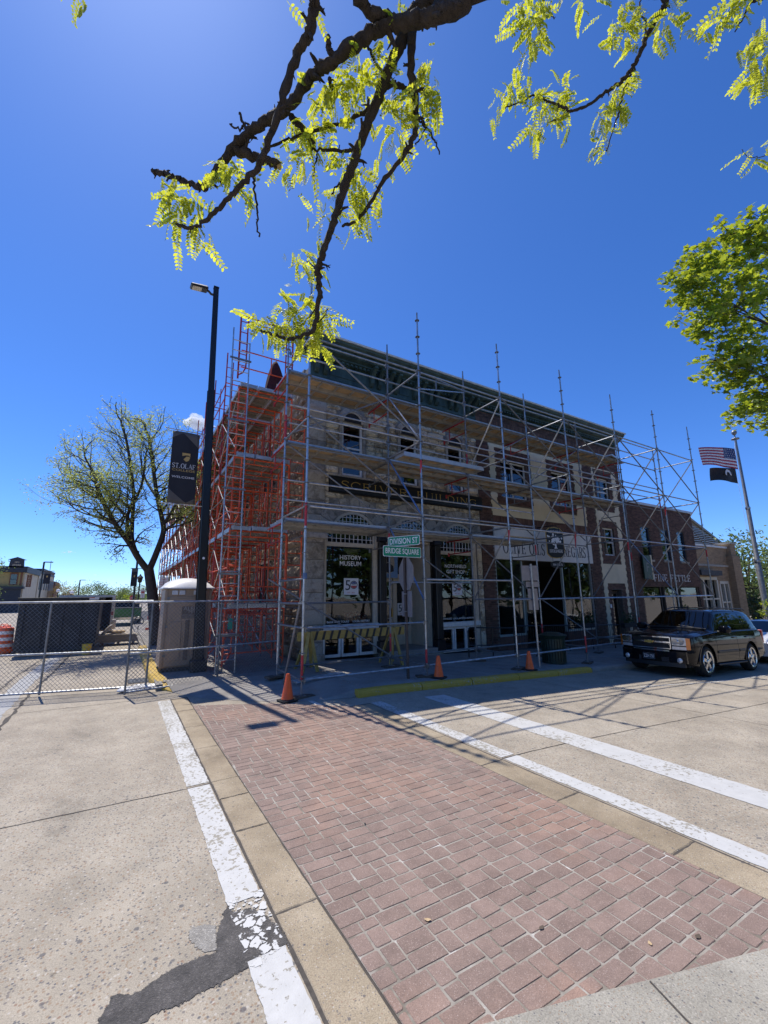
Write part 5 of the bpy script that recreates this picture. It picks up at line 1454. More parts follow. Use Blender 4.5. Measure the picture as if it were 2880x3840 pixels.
for i in (0, 1, 2, 3):
    if i != 1: brace((PX[i] + .05, BRY + .03, L3 - .1), (PX[i + 1] - .05, BRY + .03, L2 + .15)); brace((PX[i + 1] - .05, BRY + .03, L4 - .12), (PX[i] + .05, BRY + .03, L3 + .15))
# outrigger arm from the second pole
rod('outrigger', (PX[1], FRY, L4 + .02), (PX[2], BRY, L4 + .95), .022, 'galv_dull', grey); rod('outrigger', (PX[1], FRY, L4 - .48), (PX[2], BRY, L4 + .88), .02, 'galv', grey); rod('outrigger', (PX[1] + 1.0, FRY + .5, L4 - .02), (PX[1] + 1.0, FRY + .5, L4 + .32), .018, 'galv_dull', grey)
# slanting raker by the corner pole
rod('raker', (PX[0] + .02, FRY - .02, 2.35), (PX[0] - .02, BRY - .55, .10), .026, 'galv_dull', grey); rod('clamp', (PX[0], FRY - .03, 2.30), (PX[0], FRY - .03, 2.42), .045, 'galv_blue', grey)

# decks: aluminium framed plywood planks
PLW, PLL = .475, 3.0
def plank_meshes(mat):
    r = MB(); r.box(0, PLL, 0, .04, -.11, .012); r.box(0, PLL, PLW - .04, PLW, -.11, .012); r.box(0, .05, .04, PLW - .04, -.10, .0); r.box(PLL - .05, PLL, .04, PLW - .04, -.10, .0)
    for k in range(1, 6): r.box(PLL * k / 6 - .02, PLL * k / 6 + .02, .04, PLW - .04, -.07, -.012)
    p = MB(); p.box(.002, PLL - .002, .041, PLW - .041, -.012, .006)
    return p.mesh('plank', mat), r.mesh('plank_frame', 'alu')
pl_tan, fr_tan = plank_meshes('plywood')
pl_gry, _ = plank_meshes('plywood_grey')
def plank(parent, M, pm=None):
    p = link('plank', pm or pl_tan, parent, True, M); link('plank_frame', fr_tan, p, True, M)
for lvl, z in enumerate((L2, L3, L4)):
    bays = range(0, 3) if lvl == 0 else range(0, 5)
    for i in bays:
        for k in range(2):
            plank(grey, Matrix.Translation((PX[i] + .025, BRY + .03 + k * (PLW * 1.13 + .012), z + rs.uniform(-.012, .008))) @ Matrix.Rotation(rs.uniform(-.004, .004), 4, 'Z') @ Matrix.Diagonal((1, 1.13, 1, 1)))
for k in range(1): plank(grey, Matrix.Translation((PX[1] + .06, 9.15, L3 + .0)))
for z, n in ((L3, 5), (L4, 5)):
    for i in range(n): slab('toe_board', 'raw_wood', grey, PX[i] + .05, PX[i + 1] - .05, BRY + 1.13, BRY + 1.16, z + .01, z + .10)
plank(grey, Matrix.Translation((PX[5] - .9, BRY - .2, L4 + .05)) @ Matrix.Rotation(R(14), 4, 'Z') @ Matrix.Diagonal((.55, .8, .6, 1)), pl_gry)
slab('loose_board', 'raw_wood', grey, PX[2] + 1.9, PX[2] + 3.4, BRY + .1, BRY + .34, L2 + .05, L2 + .09)
# brackets under the decks
for i, x in enumerate(PX[:6]):
    for z in ((L2, L3, L4) if i < 4 else (L3, L4)):
        mb = MB(); mb.tube((x, BRY, z - .13), (x, BRY + 1.18, z - .13), .022, 6); mb.tube((x, BRY, z - .55), (x, BRY + 1.1, z - .55), .018, 6); mb.tube((x, BRY + .8, z - .13), (x, BRY + .8, z - .55), .015, 6); mb.tube((x, BRY + 1.1, z - .5), (x, BRY + 1.1, z - .62), .03, 6)
        mb.build('bracket', 'red_steel_dark' if i % 2 == 0 or z == L4 else 'galv_dull', grey, 40)
# front corner rails of the first lift
for z in (1.32, 2.3): rod('guard_rail', (PX[0], FRY, z), (PX[0], BRY, z), .022, 'galv_dull', grey)
for y0 in (9.0, 9.12, 9.25): rod('spare_tube', (3.3, y0, .16), (4.6, y0 + .35, .17), .024, 'galv', grey)

# ------------------------------------------------------------------ red frame scaffold along the side street
red = thing('red_scaffold', 'tall red frame scaffold with plank decks along the side of the stone building', 'scaffold', (3, 12, 0))
RX0, RX1, RY0, RP = 2.28, 3.82, 11.5, 2.13
NF = 13
LV = [(.22, 1.66), (1.68, 3.70), (3.72, 5.72), (5.74, 7.78)]
def frame_mesh(h, mat):
    W = RX1 - RX0; mb = MB()
    for x, s in ((0, 1), (W, -1)):
        mb.tube((x, 0, 0), (x, 0, h), .0245, 8)
        xi = x + s * .20; lo = .32
        mb.path([(x, 0, lo - .22), (x + s * .12, 0, lo - .12), (xi, 0, lo + .06), (xi, 0, h - .2), (xi, 0, h - .02)], .020, 8)
        z = lo + .1
        while z < h - .1: mb.tube((x, 0, z), (xi, 0, z), .0145, 6); z += .34
    mb.tube((0, 0, h - .02), (W, 0, h - .02), .0245, 8); mb.tube((.2, 0, h - .16), (W - .2, 0, h - .16), .018, 8)
    for x in (W * .35, W * .65): mb.tube((x, 0, h - .16), (x, 0, h - .02), .012, 6)
    return mb.mesh('frame', mat, 40)
fm = {}
for lv, (a, b) in enumerate(LV):
    for mt in ('red_steel', 'red_steel_dark'): fm[lv, mt] = frame_mesh(b - a, mt)
top_m = {mt: frame_mesh(1.98, mt) for mt in ('red_steel', 'red_steel_dark')}
rs = random.Random(8)
cap_m = MB().lathe([(.03, -.03), (.03, .03)], 8).mesh('coupling', 'galv_dull')
for k in range(NF):
    y = RY0 + RP * k
    mt = 'red_steel' if k == 0 or (k > 3 and k % 3 == 0) else ('red_steel' if rs.random() < .45 else 'red_steel_dark')
    for lv, (a, b) in enumerate(LV):
        f = link('frame', fm[lv, mt if lv % 2 else ('red_steel' if k < 2 else mt)], red, True, Matrix.Translation((RX0 + rs.uniform(-.01, .01), y + rs.uniform(-.015, .015), a)))
        if k < 4:
            for x in (RX0, RX1): link('coupling', cap_m, f, True, Matrix.Translation((x, y, b + .01)))
    for x in (RX0, RX1): rod('jack', (x, y, .13), (x, y, .26), .016, 'galv_dull', red)
    # top posts and rails
    if k == 0:
        link('frame', top_m['red_steel_dark'], red, True, Matrix.Translation((RX0 - .1, y - .25, 7.9)))
        rod('post', (RX1 - .05, y - .1, 7.8), (RX1 - .05, y - .1, 9.0), .021, 'red_steel', red)
    else:
        h = 9.98 if k < 8 else 9.3
        rod('post', (RX0, y, 7.8), (RX0, y, h), .021, 'red_steel_dark', red); rod('post', (RX0 + .2, y, 7.8), (RX0 + .2, y, h - .3), .017, 'red_steel_dark', red)
        for z in [8.1 + .34 * q for q in range(5)]: rod('rung', (RX0, y, z), (RX0 + .2, y, z), .012, 'red_steel_dark', red)
        if k < 4: rod('post', (RX1, y, 7.8), (RX1, y, 8.9), .021, 'red_steel_dark', red)
# guard rails with a middle post at the near end, and top rails along the street side
for lv, z in ((1, 1.7), (2, 3.76), (3, 5.78), (4, 7.86)):
    for dz in (.52, 1.04): rod('end_rail', (RX0, RY0 - .05, z + dz), (RX1, RY0 - .05, z + dz - .01), .019, 'red_steel', red)
    rod('end_post', ((RX0 + RX1) / 2 + .1, RY0 - .05, z + .52), ((RX0 + RX1) / 2 + .1, RY0 - .05, z + 1.04), .017, 'red_steel', red)
for z in (8.35, 8.85): rod('top_rail', (RX0, RY0 + RP, z), (RX0, RY0 + RP * 6, z), .018, 'red_steel_dark', red)
rod('end_rail', (RX0, RY0 + RP, 8.9), (RX1, RY0 + RP, 8.85), .018, 'red_steel', red); rod('end_rail', (RX0, RY0 + RP, 8.45), (RX1, RY0 + RP, 8.4), .018, 'red_steel', red)
rod('end_rail', (RX0, RY0 + 2 * RP, 8.9), (RX1, RY0 + 2 * RP, 8.85), .018, 'red_steel_dark', red)
mb = MB(); mb.tube((RX0, RY0 - .05, .55), (RX1, RY0 - .05, .58), .019, 8); mb.tube((RX0 + .9, RY0 - .05, .57), (RX0 + .9, RY0 - .05, 1.6), .017, 8); mb.tube((RX0, RY0 - .05, 1.06), (RX0 + .9, RY0 - .05, 1.06), .017, 8); mb.build('end_gate', 'red_steel', red, 40)
# crossed braces on the street side and the wall side
for k in range(NF - 1):
    y0, y1 = RY0 + RP * k, RY0 + RP * (k + 1)
    for lv, (a, b) in enumerate(LV):
        if lv == 0 and k > 8: continue
        for x in ((RX0 - .02, RX1 + .02) if k < 5 else (RX0 - .02,)):
            rod('cross_brace', (x, y0, a + .25), (x, y1, b - .35), .0125, 'galv', red, 6); rod('cross_brace', (x - .012, y0, b - .35), (x - .012, y1, a + .25), .0125, 'galv', red, 6)
    # guard tubes
    for z in (4.75, 6.8): rod('guard_tube', (RX0 - .03, y0, z), (RX0 - .03, y1, z), .016, 'galv_dull', red, 6)
    if k % 3 == 1: rod('wood_post', (RX0 - .06, y0 + .8, .15), (RX0 - .06, y0 + .85, 3.6), .04, 'raw_wood', red, 4)
# red side rails on the street face, and narrow inner frames against the wall
for k in range(NF - 1):
    y0, y1 = RY0 + RP * k, RY0 + RP * (k + 1)
    for z in (2.2, 2.7, 4.25, 6.3): rod('side_rail', (RX0 - .01, y0, z), (RX0 - .01, y1, z), .018, 'red_steel' if k % 2 == 0 else 'red_steel_dark', red, 6)
inner = MB()
for x in (0, .42): inner.tube((x, 0, 0), (x, 0, 1.95), .02, 8)
for q in range(6): inner.tube((0, 0, .12 + q * .34), (.42, 0, .12 + q * .34), .014, 6)
inner_m = inner.mesh('inner_frame', 'red_steel', 40)
for k in range(7):
    for a, b in LV[1:]: link('inner_frame', inner_m, red, True, Matrix.Translation((RX1 + .06, RY0 + RP * k + .12, a)))
for k in range(5):
    for lv, (a, b) in enumerate(LV): link('frame', fm[lv, 'red_steel'], red, True, Matrix.Translation((RX0 + .02, RY0 + RP * (k + .5), a)))
ROTY = Matrix.Rotation(R(90), 4, 'Z')
for lv, z in ((0, 1.76), (1, 3.80), (2, 5.82), (3, 7.88)):
    for k in range(NF - 1):
        if lv == 0 and k > 0: continue
        for q in range(3):
            y = RY0 - (.15 if k == 0 else 0) + RP * k
            plank(red, Matrix.Translation((RX0 + .50 + q * .505, y + .03, z + rs.uniform(-.01, .01))) @ ROTY @ Matrix.Diagonal((RP / 3.0 * .995, 1, 1, 1)), pl_gry)
# access ladder in front
lad = thing('access_ladder', 'tall grey steel ladder clamped to the near end of the red scaffold', 'ladder', (2.3, 11.2, .1))
LA, LB = (2.07, 2.52), (1.98, 2.44)
for i in range(2): rod('rail', (LA[i], 11.18, .13), (LB[i], 11.16, 9.35 - .35 * i), .019, 'galv', lad)
z = .45; k = 0
while z < 9.0:
    t = z / 9.2; rod('rung', (LA[0] + (LB[0] - LA[0]) * t, 11.17, z), (LA[1] + (LB[1] - LA[1]) * t, 11.17, z), .0125, 'galv', lad, 6); z += .305; k += 1
for z in (1.0, 2.5, 4.7, 6.6, 8.4): t = z / 9.2; slab('clamp_bar', 'galv_dull', lad, LA[0] - .06 - .09 * t, LA[1] + .06 - .09 * t, 11.12, 11.15, z, z + .05)
tg = thing('scaffold_tag', 'small green inspection tag tied to the near red scaffold leg', 'tag', (2.33, 11.4, 1.2))
mk('tag_green', (.02, .35, .25), .5); slab('card', 'tag_green', tg, 2.35, 2.46, 11.42, 11.425, 1.15, 1.42); rod('tie', (2.40, 11.423, 1.42), (2.40, 11.44, 1.50), .004, 'vinyl_white', tg)
# maroon tarp thrown over a post on the top deck
mk('maroon_cloth', (.045, .010, .016), .95, var=.3, vs=12)
tp = MB(); nA, nH = 20, 9
for j in range(nH + 1):
    t = j / nH
    for i in range(nA):
        a = 2 * math.pi * i / nA; fold = 1 + .16 * math.sin(a * 5 + t * 2) * (t ** .7) + .06 * math.sin(a * 9)
        r_ = (.06 + .30 * t ** .75) * fold
        tp.v.append((3.36 + r_ * math.cos(a) + .04 * t, 11.72 + r_ * .75 * math.sin(a), 8.98 - 1.05 * t + .02 * math.sin(a * 3)))
for j in range(nH):
    for i in range(nA): tp.f.append((j * nA + i, j * nA + (i + 1) % nA, (j + 1) * nA + (i + 1) % nA, (j + 1) * nA + i))
tp.f.append(tuple(range(nA)))
tag(tp.build('maroon_tarp', 'maroon_cloth', None, True), 'dark maroon cloth draped over a post on the top deck of the red scaffold', 'tarp')
# ------------------------------------------------------------------ street furniture
# traffic cones
def cone_parts(root):
    MB().lathe([(.135, .035), (.125, .06), (.045, .53), (.034, .55), (.020, .55), (.0, .54)], 24).build('cone_body', 'cone_orange', root, 50, world=False)
    mb = MB(); mb.obox((0, 0, .02), (.34, .34, .04), None, .014); mb.build('base', 'rubber', root, False, world=False)
    MB().lathe([(.155, .038), (.15, .05), (.13, .052)], 24).build('collar', 'rubber', root, 50, world=False)
for (x, y, z, rz, lb) in ((2.85, 8.22, .006, .2, 'orange traffic cone on the brick crosswalk beside the corner scaffold pole'), (6.38, 8.08, sw(6.38, 8.08), .5, 'orange traffic cone behind the yellow kerb, right of the stop sign post'), (9.42, 8.05, sw(9.42, 8.05), .1, 'orange traffic cone on the kerb left of the green litter bin')):
    c = thing('traffic_cone', lb, 'cone', (x, y, z + .001), rz, 'orange cones along the scaffold'); c.scale = (.88, .88, .9); cone_parts(c)

# street name and stop sign post
mk('sign_brown', (.06, .045, .038), .6, var=.2); mk('sign_back', (.30, .27, .26), .55, .4, var=.12); mk('street_green', (.0, .25, .13), .5, var=.05)
sp = thing('street_sign', 'brown post with green BRIDGE SQUARE and DIVISION ST blades and backs of road signs', 'sign', (5.66, 8.32, .1))
rod('post', (5.70, 8.33, sw(5.7, 8.33) - .02), (5.63, 8.30, 3.22), .034, 'sign_brown', sp, 10)
def blade(nm, c, d, L, H, z, s):
    d = Vector((d[0], d[1], 0)).normalized(); n_ = Vector((d.y, -d.x, 0)); c = Vector((c[0], c[1], z))
    def pl(a, b, k, mat, nm2, par):
        r = .035; q = []
        for cx, cz, a0 in ((a - r, b - r, 0), (-a + r, b - r, .5), (-a + r, -b + r, 1), (a - r, -b + r, 1.5)): q += arc(cx, cz, r, a0 * math.pi, (a0 + .5) * math.pi, 4)
        mb = MB(); mb.prism(q, c + n_ * k, d, (0, 0, 1), n_, .0022); return mb.build(nm2, mat, par)
    b = pl(L / 2, H / 2, 0, 'vinyl_white', nm, sp); pl(L / 2 - .013, H / 2 - .013, .0024, 'street_green', 'field', b)
    text('lettering', s, 'vinyl_white', b, c + n_ * .0048 - d * 0 - Vector((0, 0, H * .30)), d, (0, 0, 1), w=L * .88, h=H * .60, ext=.0015, bold=.012, align='C')
blade('name_blade', (5.55, 8.24), (1, .02), 1.09, .25, 2.955, 'BRIDGE SQUARE')
blade('name_blade', (5.60, 8.26), (.50, -.866), .84, .235, 3.22, 'DIVISION ST')
slab('blade_bracket', 'galv_dull', sp, 5.60, 5.68, 8.25, 8.32, 3.06, 3.12)
d = Vector((-.13, -.99, 0)).normalized(); n_ = Vector((d.y, -d.x, 0))
q = [(.41 * math.cos(R(22.5 + 45 * i)), .41 * math.sin(R(22.5 + 45 * i))) for i in range(8)]
mb = MB(); mb.prism(q, Vector((5.68, 8.30, 2.44)), d, (0, 0, 1), n_, .003); mb.build('stop_plate', 'sign_back', sp)
mb = MB(); mb.prism([(-.26, -.29), (.26, -.29), (.26, .29), (-.26, .29)], Vector((5.69, 8.30, 1.75)), d, (0, 0, 1), n_, .003); mb.build('parking_plate', 'sign_back', sp)
for z in (1.58, 1.98): MB().obox((5.655, 8.30, z), (.09, .08, .02)).build('strap', 'galv', sp)
# second sign post seen from behind
s2_ = thing('sign_post', 'galvanised post with plain backs of parking signs behind the third cone', 'sign', (10.1, 8.3, -.1))
rod('post', (10.12, 8.30, sw(10.1, 8.3) - .02), (10.0, 8.24, 2.80), .030, 'galv', s2_, 8)
mb = MB(); mb.prism([(-.25, -.215), (.25, -.215), (.25, .215), (-.25, .215)], Vector((9.98, 8.28, 2.54)), (.93, -.37, 0), (0, 0, 1), (.37, .93, 0), .004); mb.build('sign_plate', 'sign_back', s2_)
mb = MB(); mb.prism([(-.15, -.3), (.15, -.3), (.15, .3), (-.15, .3)], Vector((10.06, 8.29, 1.80)), (.93, -.37, 0), (0, 0, 1), (.37, .93, 0), .004); mb.build('sign_plate', 'sign_back', s2_)
mb = MB(); mb.prism([(-.18, -.08), (.22, -.08), (.22, .08), (-.18, .08)], Vector((10.04, 8.29, 2.22)), (.93, -.37, 0), (0, 0, 1), (.37, .93, 0), .004); mb.build('arrow_plate', 'sign_back', s2_)
for z in (1.6, 2.0, 2.2, 2.4, 2.7): MB().obox((10.115 - (z + .1) * .0425, 8.265, z), (.035, .02, .035), None, .008).build('bolt', 'vinyl_white', s2_)
# green litter bin with vertical slats
mk('bin_green', (.010, .028, .018), .45, var=.2)
zb = sw(11.3, 8.7)
bn = thing('litter_bin', 'dark green slatted metal litter bin on the pavement between scaffold poles', 'bin', (11.35, 8.75, zb))
MB().lathe([(.30, .02), (.30, .72)], 24).build('liner', 'black_matte', bn, 50, world=False)
for k in range(28):
    a = 2 * math.pi * k / 28; p = lambda r_, z_: (r_ * math.cos(a), r_ * math.sin(a), z_)
    mb = MB(); rt_ = Matrix.Rotation(a, 3, 'Z')
    mb.obox(rt_ @ Vector((.345, 0, .38)), (.012, .052, .70), rt_); mb.obox(rt_ @ Vector((.375, 0, .765)), (.012, .055, .10), rt_ @ Matrix.Rotation(R(35), 3, 'Y')); mb.build('slat', 'bin_green', bn, world=False)
MB().lathe([(.34, .03), (.36, .03), (.36, .07), (.34, .07)], 24).build('foot_band', 'bin_green', bn, 50, world=False); MB().lathe([(.33, .70), (.41, .80), (.42, .82), (.36, .84), (.18, .90), (.17, .89)], 24).build('rim', 'bin_green', bn, 50, world=False)
# striped barricade
mk('barri_yellow', (.40, .275, .07), .6, var=.2, vs=12); mk('barri_black', (.03, .028, .025), .6, var=.2)
bc = thing('barricade', 'yellow and black striped sawhorse barricade under the scaffold', 'barricade', (5.2, 10.3, .2))
BXa, BXb, BYy, BZ = 3.78, 6.95, 10.3, .86
mb = MB(); q = [(0, .03), (.03, 0), (BXb - BXa - .03, 0), (BXb - BXa, .03), (BXb - BXa, .19), (BXb - BXa - .03, .22), (.03, .22), (0, .19)]; mb.prism(q, (BXa, BYy, BZ), (1, 0, 0), (0, 0, 1), (0, 1, 0), .04); mb.build('board', 'barri_yellow', bc)
x = BXa + .22
while x < BXb - .2:
    MB().add([(x, BYy - .003, BZ + .002), (x + .07, BYy - .003, BZ + .002), (x + .13, BYy - .003, BZ + .218), (x + .06, BYy - .003, BZ + .218)], [(0, 1, 2, 3)]).build('stripe', 'barri_black', bc, fix=False); x += .21
for xx in (BXa + .32, BXb - .38):
    for dx, dy in ((-.30, -.32), (.1, -.30), (-.2, .42), (.22, .40)):
        zf = sw(xx + dx, BYy + dy); p, q2 = Vector((xx + dx * .1, BYy + (.02 if dy < 0 else .06) + (-.03 if dy < 0 else .02), BZ + .2)), Vector((xx + dx, BYy + dy, zf))
        dd_ = (q2 - p); MB().obox((p + q2) / 2, (.085, .035, dd_.length), dd_.to_track_quat('Z', 'Y').to_matrix()).build('leg', 'barri_yellow', bc)
# black railing in front of the shops
rl = thing('ramp_railing', 'black iron railing in front of the olive oil shop', 'railing', (14, 10.7, -.3))
def rail_run(x0, x1, y, h=.95):
    n = int((x1 - x0) / .125)
    for z_ in (h, .16): rod('rail', (x0, y, sw(x0, y) + z_), (x1, y, sw(x1, y) + z_), .02, 'black_paint', rl)
    for i in range(n + 1):
        x = x0 + (x1 - x0) * i / n; post = i % 12 == 0
        rod('post' if post else 'baluster', (x, y, sw(x, y) + (0 if post else .16)), (x, y, sw(x, y) + h), .022 if post else .008, 'black_paint', rl, 6)
rail_run(11.9, 21.0, 10.75)
mb = MB(); mb.path([(9.62, 10.6, sw(9.6, 10.6)), (9.62, 10.6, .80), (9.70, 10.6, .90), (11.9, 10.72, .78)], .022, 8); mb.build('handrail', 'black_paint', rl, 50)
rod('rail', (9.62, 10.6, .35), (11.9, 10.72, .22), .016, 'black_paint', rl); rod('post', (10.75, 10.66, sw(10.7, 10.7)), (10.75, 10.66, .84), .02, 'black_paint', rl)
# planter boxes on the railing
for k, (x, lb) in enumerate(((15.9, 'dark planter with leafy plants hung on the railing below the tree sign'), (19.0, 'dark planter with leafy plants on the railing by the stair door'))):
    pt = thing('planter', lb, 'planter', (x, 10.75, .3)); zz = sw(x, 10.75) + .85
    slab('box', 'black_matte', pt, x - .5, x + .5, 10.55, 10.72, zz, zz + .18, b=.01)
    mb = MB(); rp = random.Random(k)
    for j in range(260):
        c = Vector((x + rp.uniform(-.5, .5), 10.63 + rp.gauss(0, .09), zz + .2 + abs(rp.gauss(0, .2)))); u = Vector((rp.gauss(0, 1), rp.gauss(0, 1), rp.gauss(0, 1))).normalized() * .05; v = u.cross(Vector((rp.gauss(0, 1), rp.gauss(0, 1), rp.gauss(0, 1)))).normalized() * .022
        mb.add([c - u, c + v, c + u, c - v], [(0, 1, 2, 3)])
    mb.build('foliage', 'dark_leaf', pt, fix=False)

# lamp post with college banner
lp = thing('lamp_post', 'tall black street lamp with square post and flat LED head beside the toilet cabin', 'lamp post', (1.79, 11.95, .13))
def taper(p, q, a, b, nm, mat, par, bev=.012):
    p, q = Vector(p), Vector(q); mb = MB(); vs = []
    for c, h in ((p, a / 2), (q, b / 2)):
        for sx, sy in ((-1, -1), (1, -1), (1, 1), (-1, 1)):
            for (ex, ey) in (((1 - .18), 1), (1, (1 - .18))) if sx * sy > 0 else ((1, (1 - .18)), ((1 - .18), 1)): vs.append(c + Vector((sx * h * ex, sy * h * ey, 0)))
    mb.add(vs, [(i, (i + 1) % 8, (i + 1) % 8 + 8, i + 8) for i in range(8)] + [tuple(range(8)), tuple(range(8, 16))]); return mb.build(nm, mat, par)
LPx = lambda z: 1.79 - .24 * z / 10.9
taper((LPx(.1), 11.95, .10), (LPx(7.7), 11.95, 7.7), .235, .185, 'post', 'black_paint', lp)
taper((LPx(7.72), 11.95, 7.7), (LPx(10.95), 11.95, 10.95), .15, .135, 'upper_post', 'black_paint', lp)
slab('base_cover', 'black_paint', lp, 1.60, 1.98, 11.76, 12.14, .12, .42, b=.03); slab('post_cap', 'black_paint', lp, LPx(10.95) - .075, LPx(10.95) + .075, 11.88, 12.02, 10.952, 10.99)
MB().path([(LPx(10.8) - .05, 11.95, 10.72), (1.42, 11.95, 10.72), (1.36, 11.95, 10.78), (1.30, 11.95, 10.80)], .035, 8).build('arm', 'black_paint', lp, 50)
hr = Matrix.Rotation(R(-6), 3, 'Y') @ Matrix.Rotation(R(8), 3, 'X')
hd = MB().obox((1.09, 11.93, 10.78), (.47, .32, .085), hr, .03).build('head', 'black_paint', lp); MB().obox((1.19, 11.93, 10.845), (.25, .2, .06), hr, .02).build('driver_box', 'black_paint', hd)
mk('lens', (.62, .60, .52), .35, var=.08); MB().obox(Vector((1.03, 11.93, 10.78)) + hr @ Vector((0, 0, -.046)), (.25, .25, .012), hr, .004).build('lens', 'lens', hd)
MB().lathe([(.0, 0), (.033, 0), (.033, .006), (0, .008)], 16, (LPx(2.95), 11.835, 2.95), Matrix.Rotation(R(90), 3, 'X')).build('round_tag', 'vinyl_white', lp)
slab('hand_hole_cover', 'black_matte', lp, LPx(.8) - .06, LPx(.8) + .06, 11.825, 11.835, .7, 1.0)
rod('wire_clip', (LPx(3.9) + .1, 11.9, 3.9), (LPx(3.9) + .28, 11.85, 4.05), .012, 'black_matte', lp)
mk('banner_dark', (.020, .021, .028), .8, var=.15, vs=2); mk('banner_taupe', (.115, .105, .095), .8, var=.1, vs=3); mk('banner_gold', (.50, .34, .12), .7, var=.06); mk('banner_white', (.66, .66, .68), .7, var=.03)
bn2 = thing('college_banner', 'dark vertical street banner reading ST. OLAF COLLEGE WELCOME on the lamp post', 'banner', (1.1, 11.95, 4.35))
bx0, bx1, bz0, bz1, by = .76, 1.42, 4.36, 6.33, 11.95
def wave(x, z): return by + .012 * math.sin((x - bx0) * 9 + z * 1.3)
mb = MB(); nx, nz = 10, 16
for j in range(nz + 1):
    for i in range(nx + 1):
        x, z_ = bx0 + (bx1 - bx0) * i / nx, bz0 + (bz1 - bz0) * j / nz; mb.v.append((x, wave(x, z_), z_))
for j in range(nz):
    for i in range(nx): a = j * (nx + 1) + i; mb.f.append((a, a + 1, a + nx + 2, a + nx + 1))
cl = mb.build('cloth', 'banner_taupe', bn2, True)
md = cl.modifiers.new('thick', 'SOLIDIFY'); md.thickness = .003
BQ = lambda poly, nm, mat, k: MB().add([(bx0 + a * (bx1 - bx0), wave(bx0 + a * (bx1 - bx0), bz0 + b * (bz1 - bz0)) - k, bz0 + b * (bz1 - bz0)) for a, b in poly], [tuple(range(len(poly)))]).build(nm, mat, bn2, fix=False)
sub = lambda pts: [(pts[i][0] + (pts[(i + 1) % len(pts)][0] - pts[i][0]) * t / 8, pts[i][1] + (pts[(i + 1) % len(pts)][1] - pts[i][1]) * t / 8) for i in range(len(pts)) for t in range(8)]
def fieldmesh():
    mb = MB(); n1, n2 = 12, 24
    top = lambda a: min(1.0, .985 - abs(a - .38) / (.38 if a < .38 else .62) * (.085 if a < .38 else .19)); bot = lambda a: max(0.0, .015 + abs(a - .66) / (.66 if a < .66 else .34) * (.18 if a < .66 else .07))
    for j in range(n2 + 1):
        for i in range(n1 + 1):
            a = i / n1; t, b = top(a), bot(a); z_ = bz0 + (b + (t - b) * j / n2) * (bz1 - bz0); x = bx0 + a * (bx1 - bx0); mb.v.append((x, wave(x, z_) - .004, z_))
    for j in range(n2):
        for i in range(n1): a = j * (n1 + 1) + i; mb.f.append((a, a + 1, a + n1 + 2, a + n1 + 1))
    return mb.build('dark_field', 'banner_dark', bn2, True)
fieldmesh()
BQ(sub([(.40, .70), (.70, .70), (.70, .655), (.62, .672), (.52, .668), (.41, .655)]), 'emblem', 'banner_gold', .016); BQ(sub([(.70, .645), (.66, .60), (.56, .578), (.46, .61), (.56, .652), (.64, .654)]), 'emblem', 'banner_gold', .016)
tx = lambda s, a, b, w, h, mat: text('lettering', s, mat, bn2, (bx0 + a * (bx1 - bx0), by - .017, bz0 + b * (bz1 - bz0)), (1, 0, 0), (0, 0, 1), w=w, h=h, ext=.001, align='C', bold=.008)
serif('ST.OLAF', bx0 + .05, bx1 - .05, bz0 + .485 * 1.97, .125, by - .017, 'banner_white', bn2, .2)
tx('COLLEGE', .5, .44, .56, .06, 'banner_gold'); tx('WELCOME', .5, .345, .55, .058, 'banner_white')
for z in (6.36, 4.33): rod('banner_arm', (LPx(z), by, z), (.58, by, z + .01), .012, 'galv', lp)

# portable toilet
mk('toilet_tan', (.40, .29, .20), .5, var=.08, vs=2.5); mk('toilet_dark', (.17, .125, .09), .5, var=.1); mk('toilet_white', (.68, .67, .66), .45, var=.06)
pt = thing('portable_toilet', 'tan portable toilet cabin with white domed roof behind the fence', 'toilet', (1.5, 12.7, .14))
px0, px1, py0, py1, pz = .93, 2.05, 12.22, 13.35, .15
slab('skid', 'old_wood', pt, px0 + .05, px1 - .05, py0 + .03, py1 - .03, pz - .015, pz + .08); slab('cabin', 'toilet_tan', pt, px0, px1, py0, py1, pz + .082, 2.18, b=.03)
for a in (px0, px1 - .07): slab('corner_post', 'toilet_tan', pt, a, a + .07, py0 - .025, py0 - .001, pz + .09, 2.15, b=.008)
dd = slab('door', 'toilet_tan', pt, px0 + .10, px1 - .10, py0 - .022, py0 - .001, pz + .12, 1.98, b=.008)
for a, b in ((.18, .44), (.52, .62), (.70, .92)):
    slab('door_panel', 'toilet_dark' if a == .52 else 'toilet_tan', dd, px0 + a, px0 + b, py0 - .040, py0 - .0225, pz + .25, 1.35 if a != .52 else 1.38, b=.012)
slab('door_panel', 'toilet_tan', dd, px0 + .2, px0 + .9, py0 - .036, py0 - .0225, 1.74, 1.93, b=.01)
for k in range(5):
    if k != 2: slab('vent', 'toilet_white', pt, px0 + .16 + k * .17, px0 + .30 + k * .17, py0 - .036, py0 - .022, 2.02, 2.13, b=.01)
for z in (.5, 1.2, 1.9): slab('hinge', 'galv_dull', pt, px0 + .06, px0 + .12, py0 - .03, py0 - .001, z, z + .06)
mb = MB(); n = 12; vs = []
for j in range(n + 1):
    for i in range(n + 1):
        u, v = i / n, j / n; e = (math.sin(math.pi * u) ** .5) * (math.sin(math.pi * v) ** .45)
        vs.append((px0 - .06 + (px1 - px0 + .12) * u, py0 - .07 + (py1 - py0 + .14) * v, 2.20 + .27 * e))
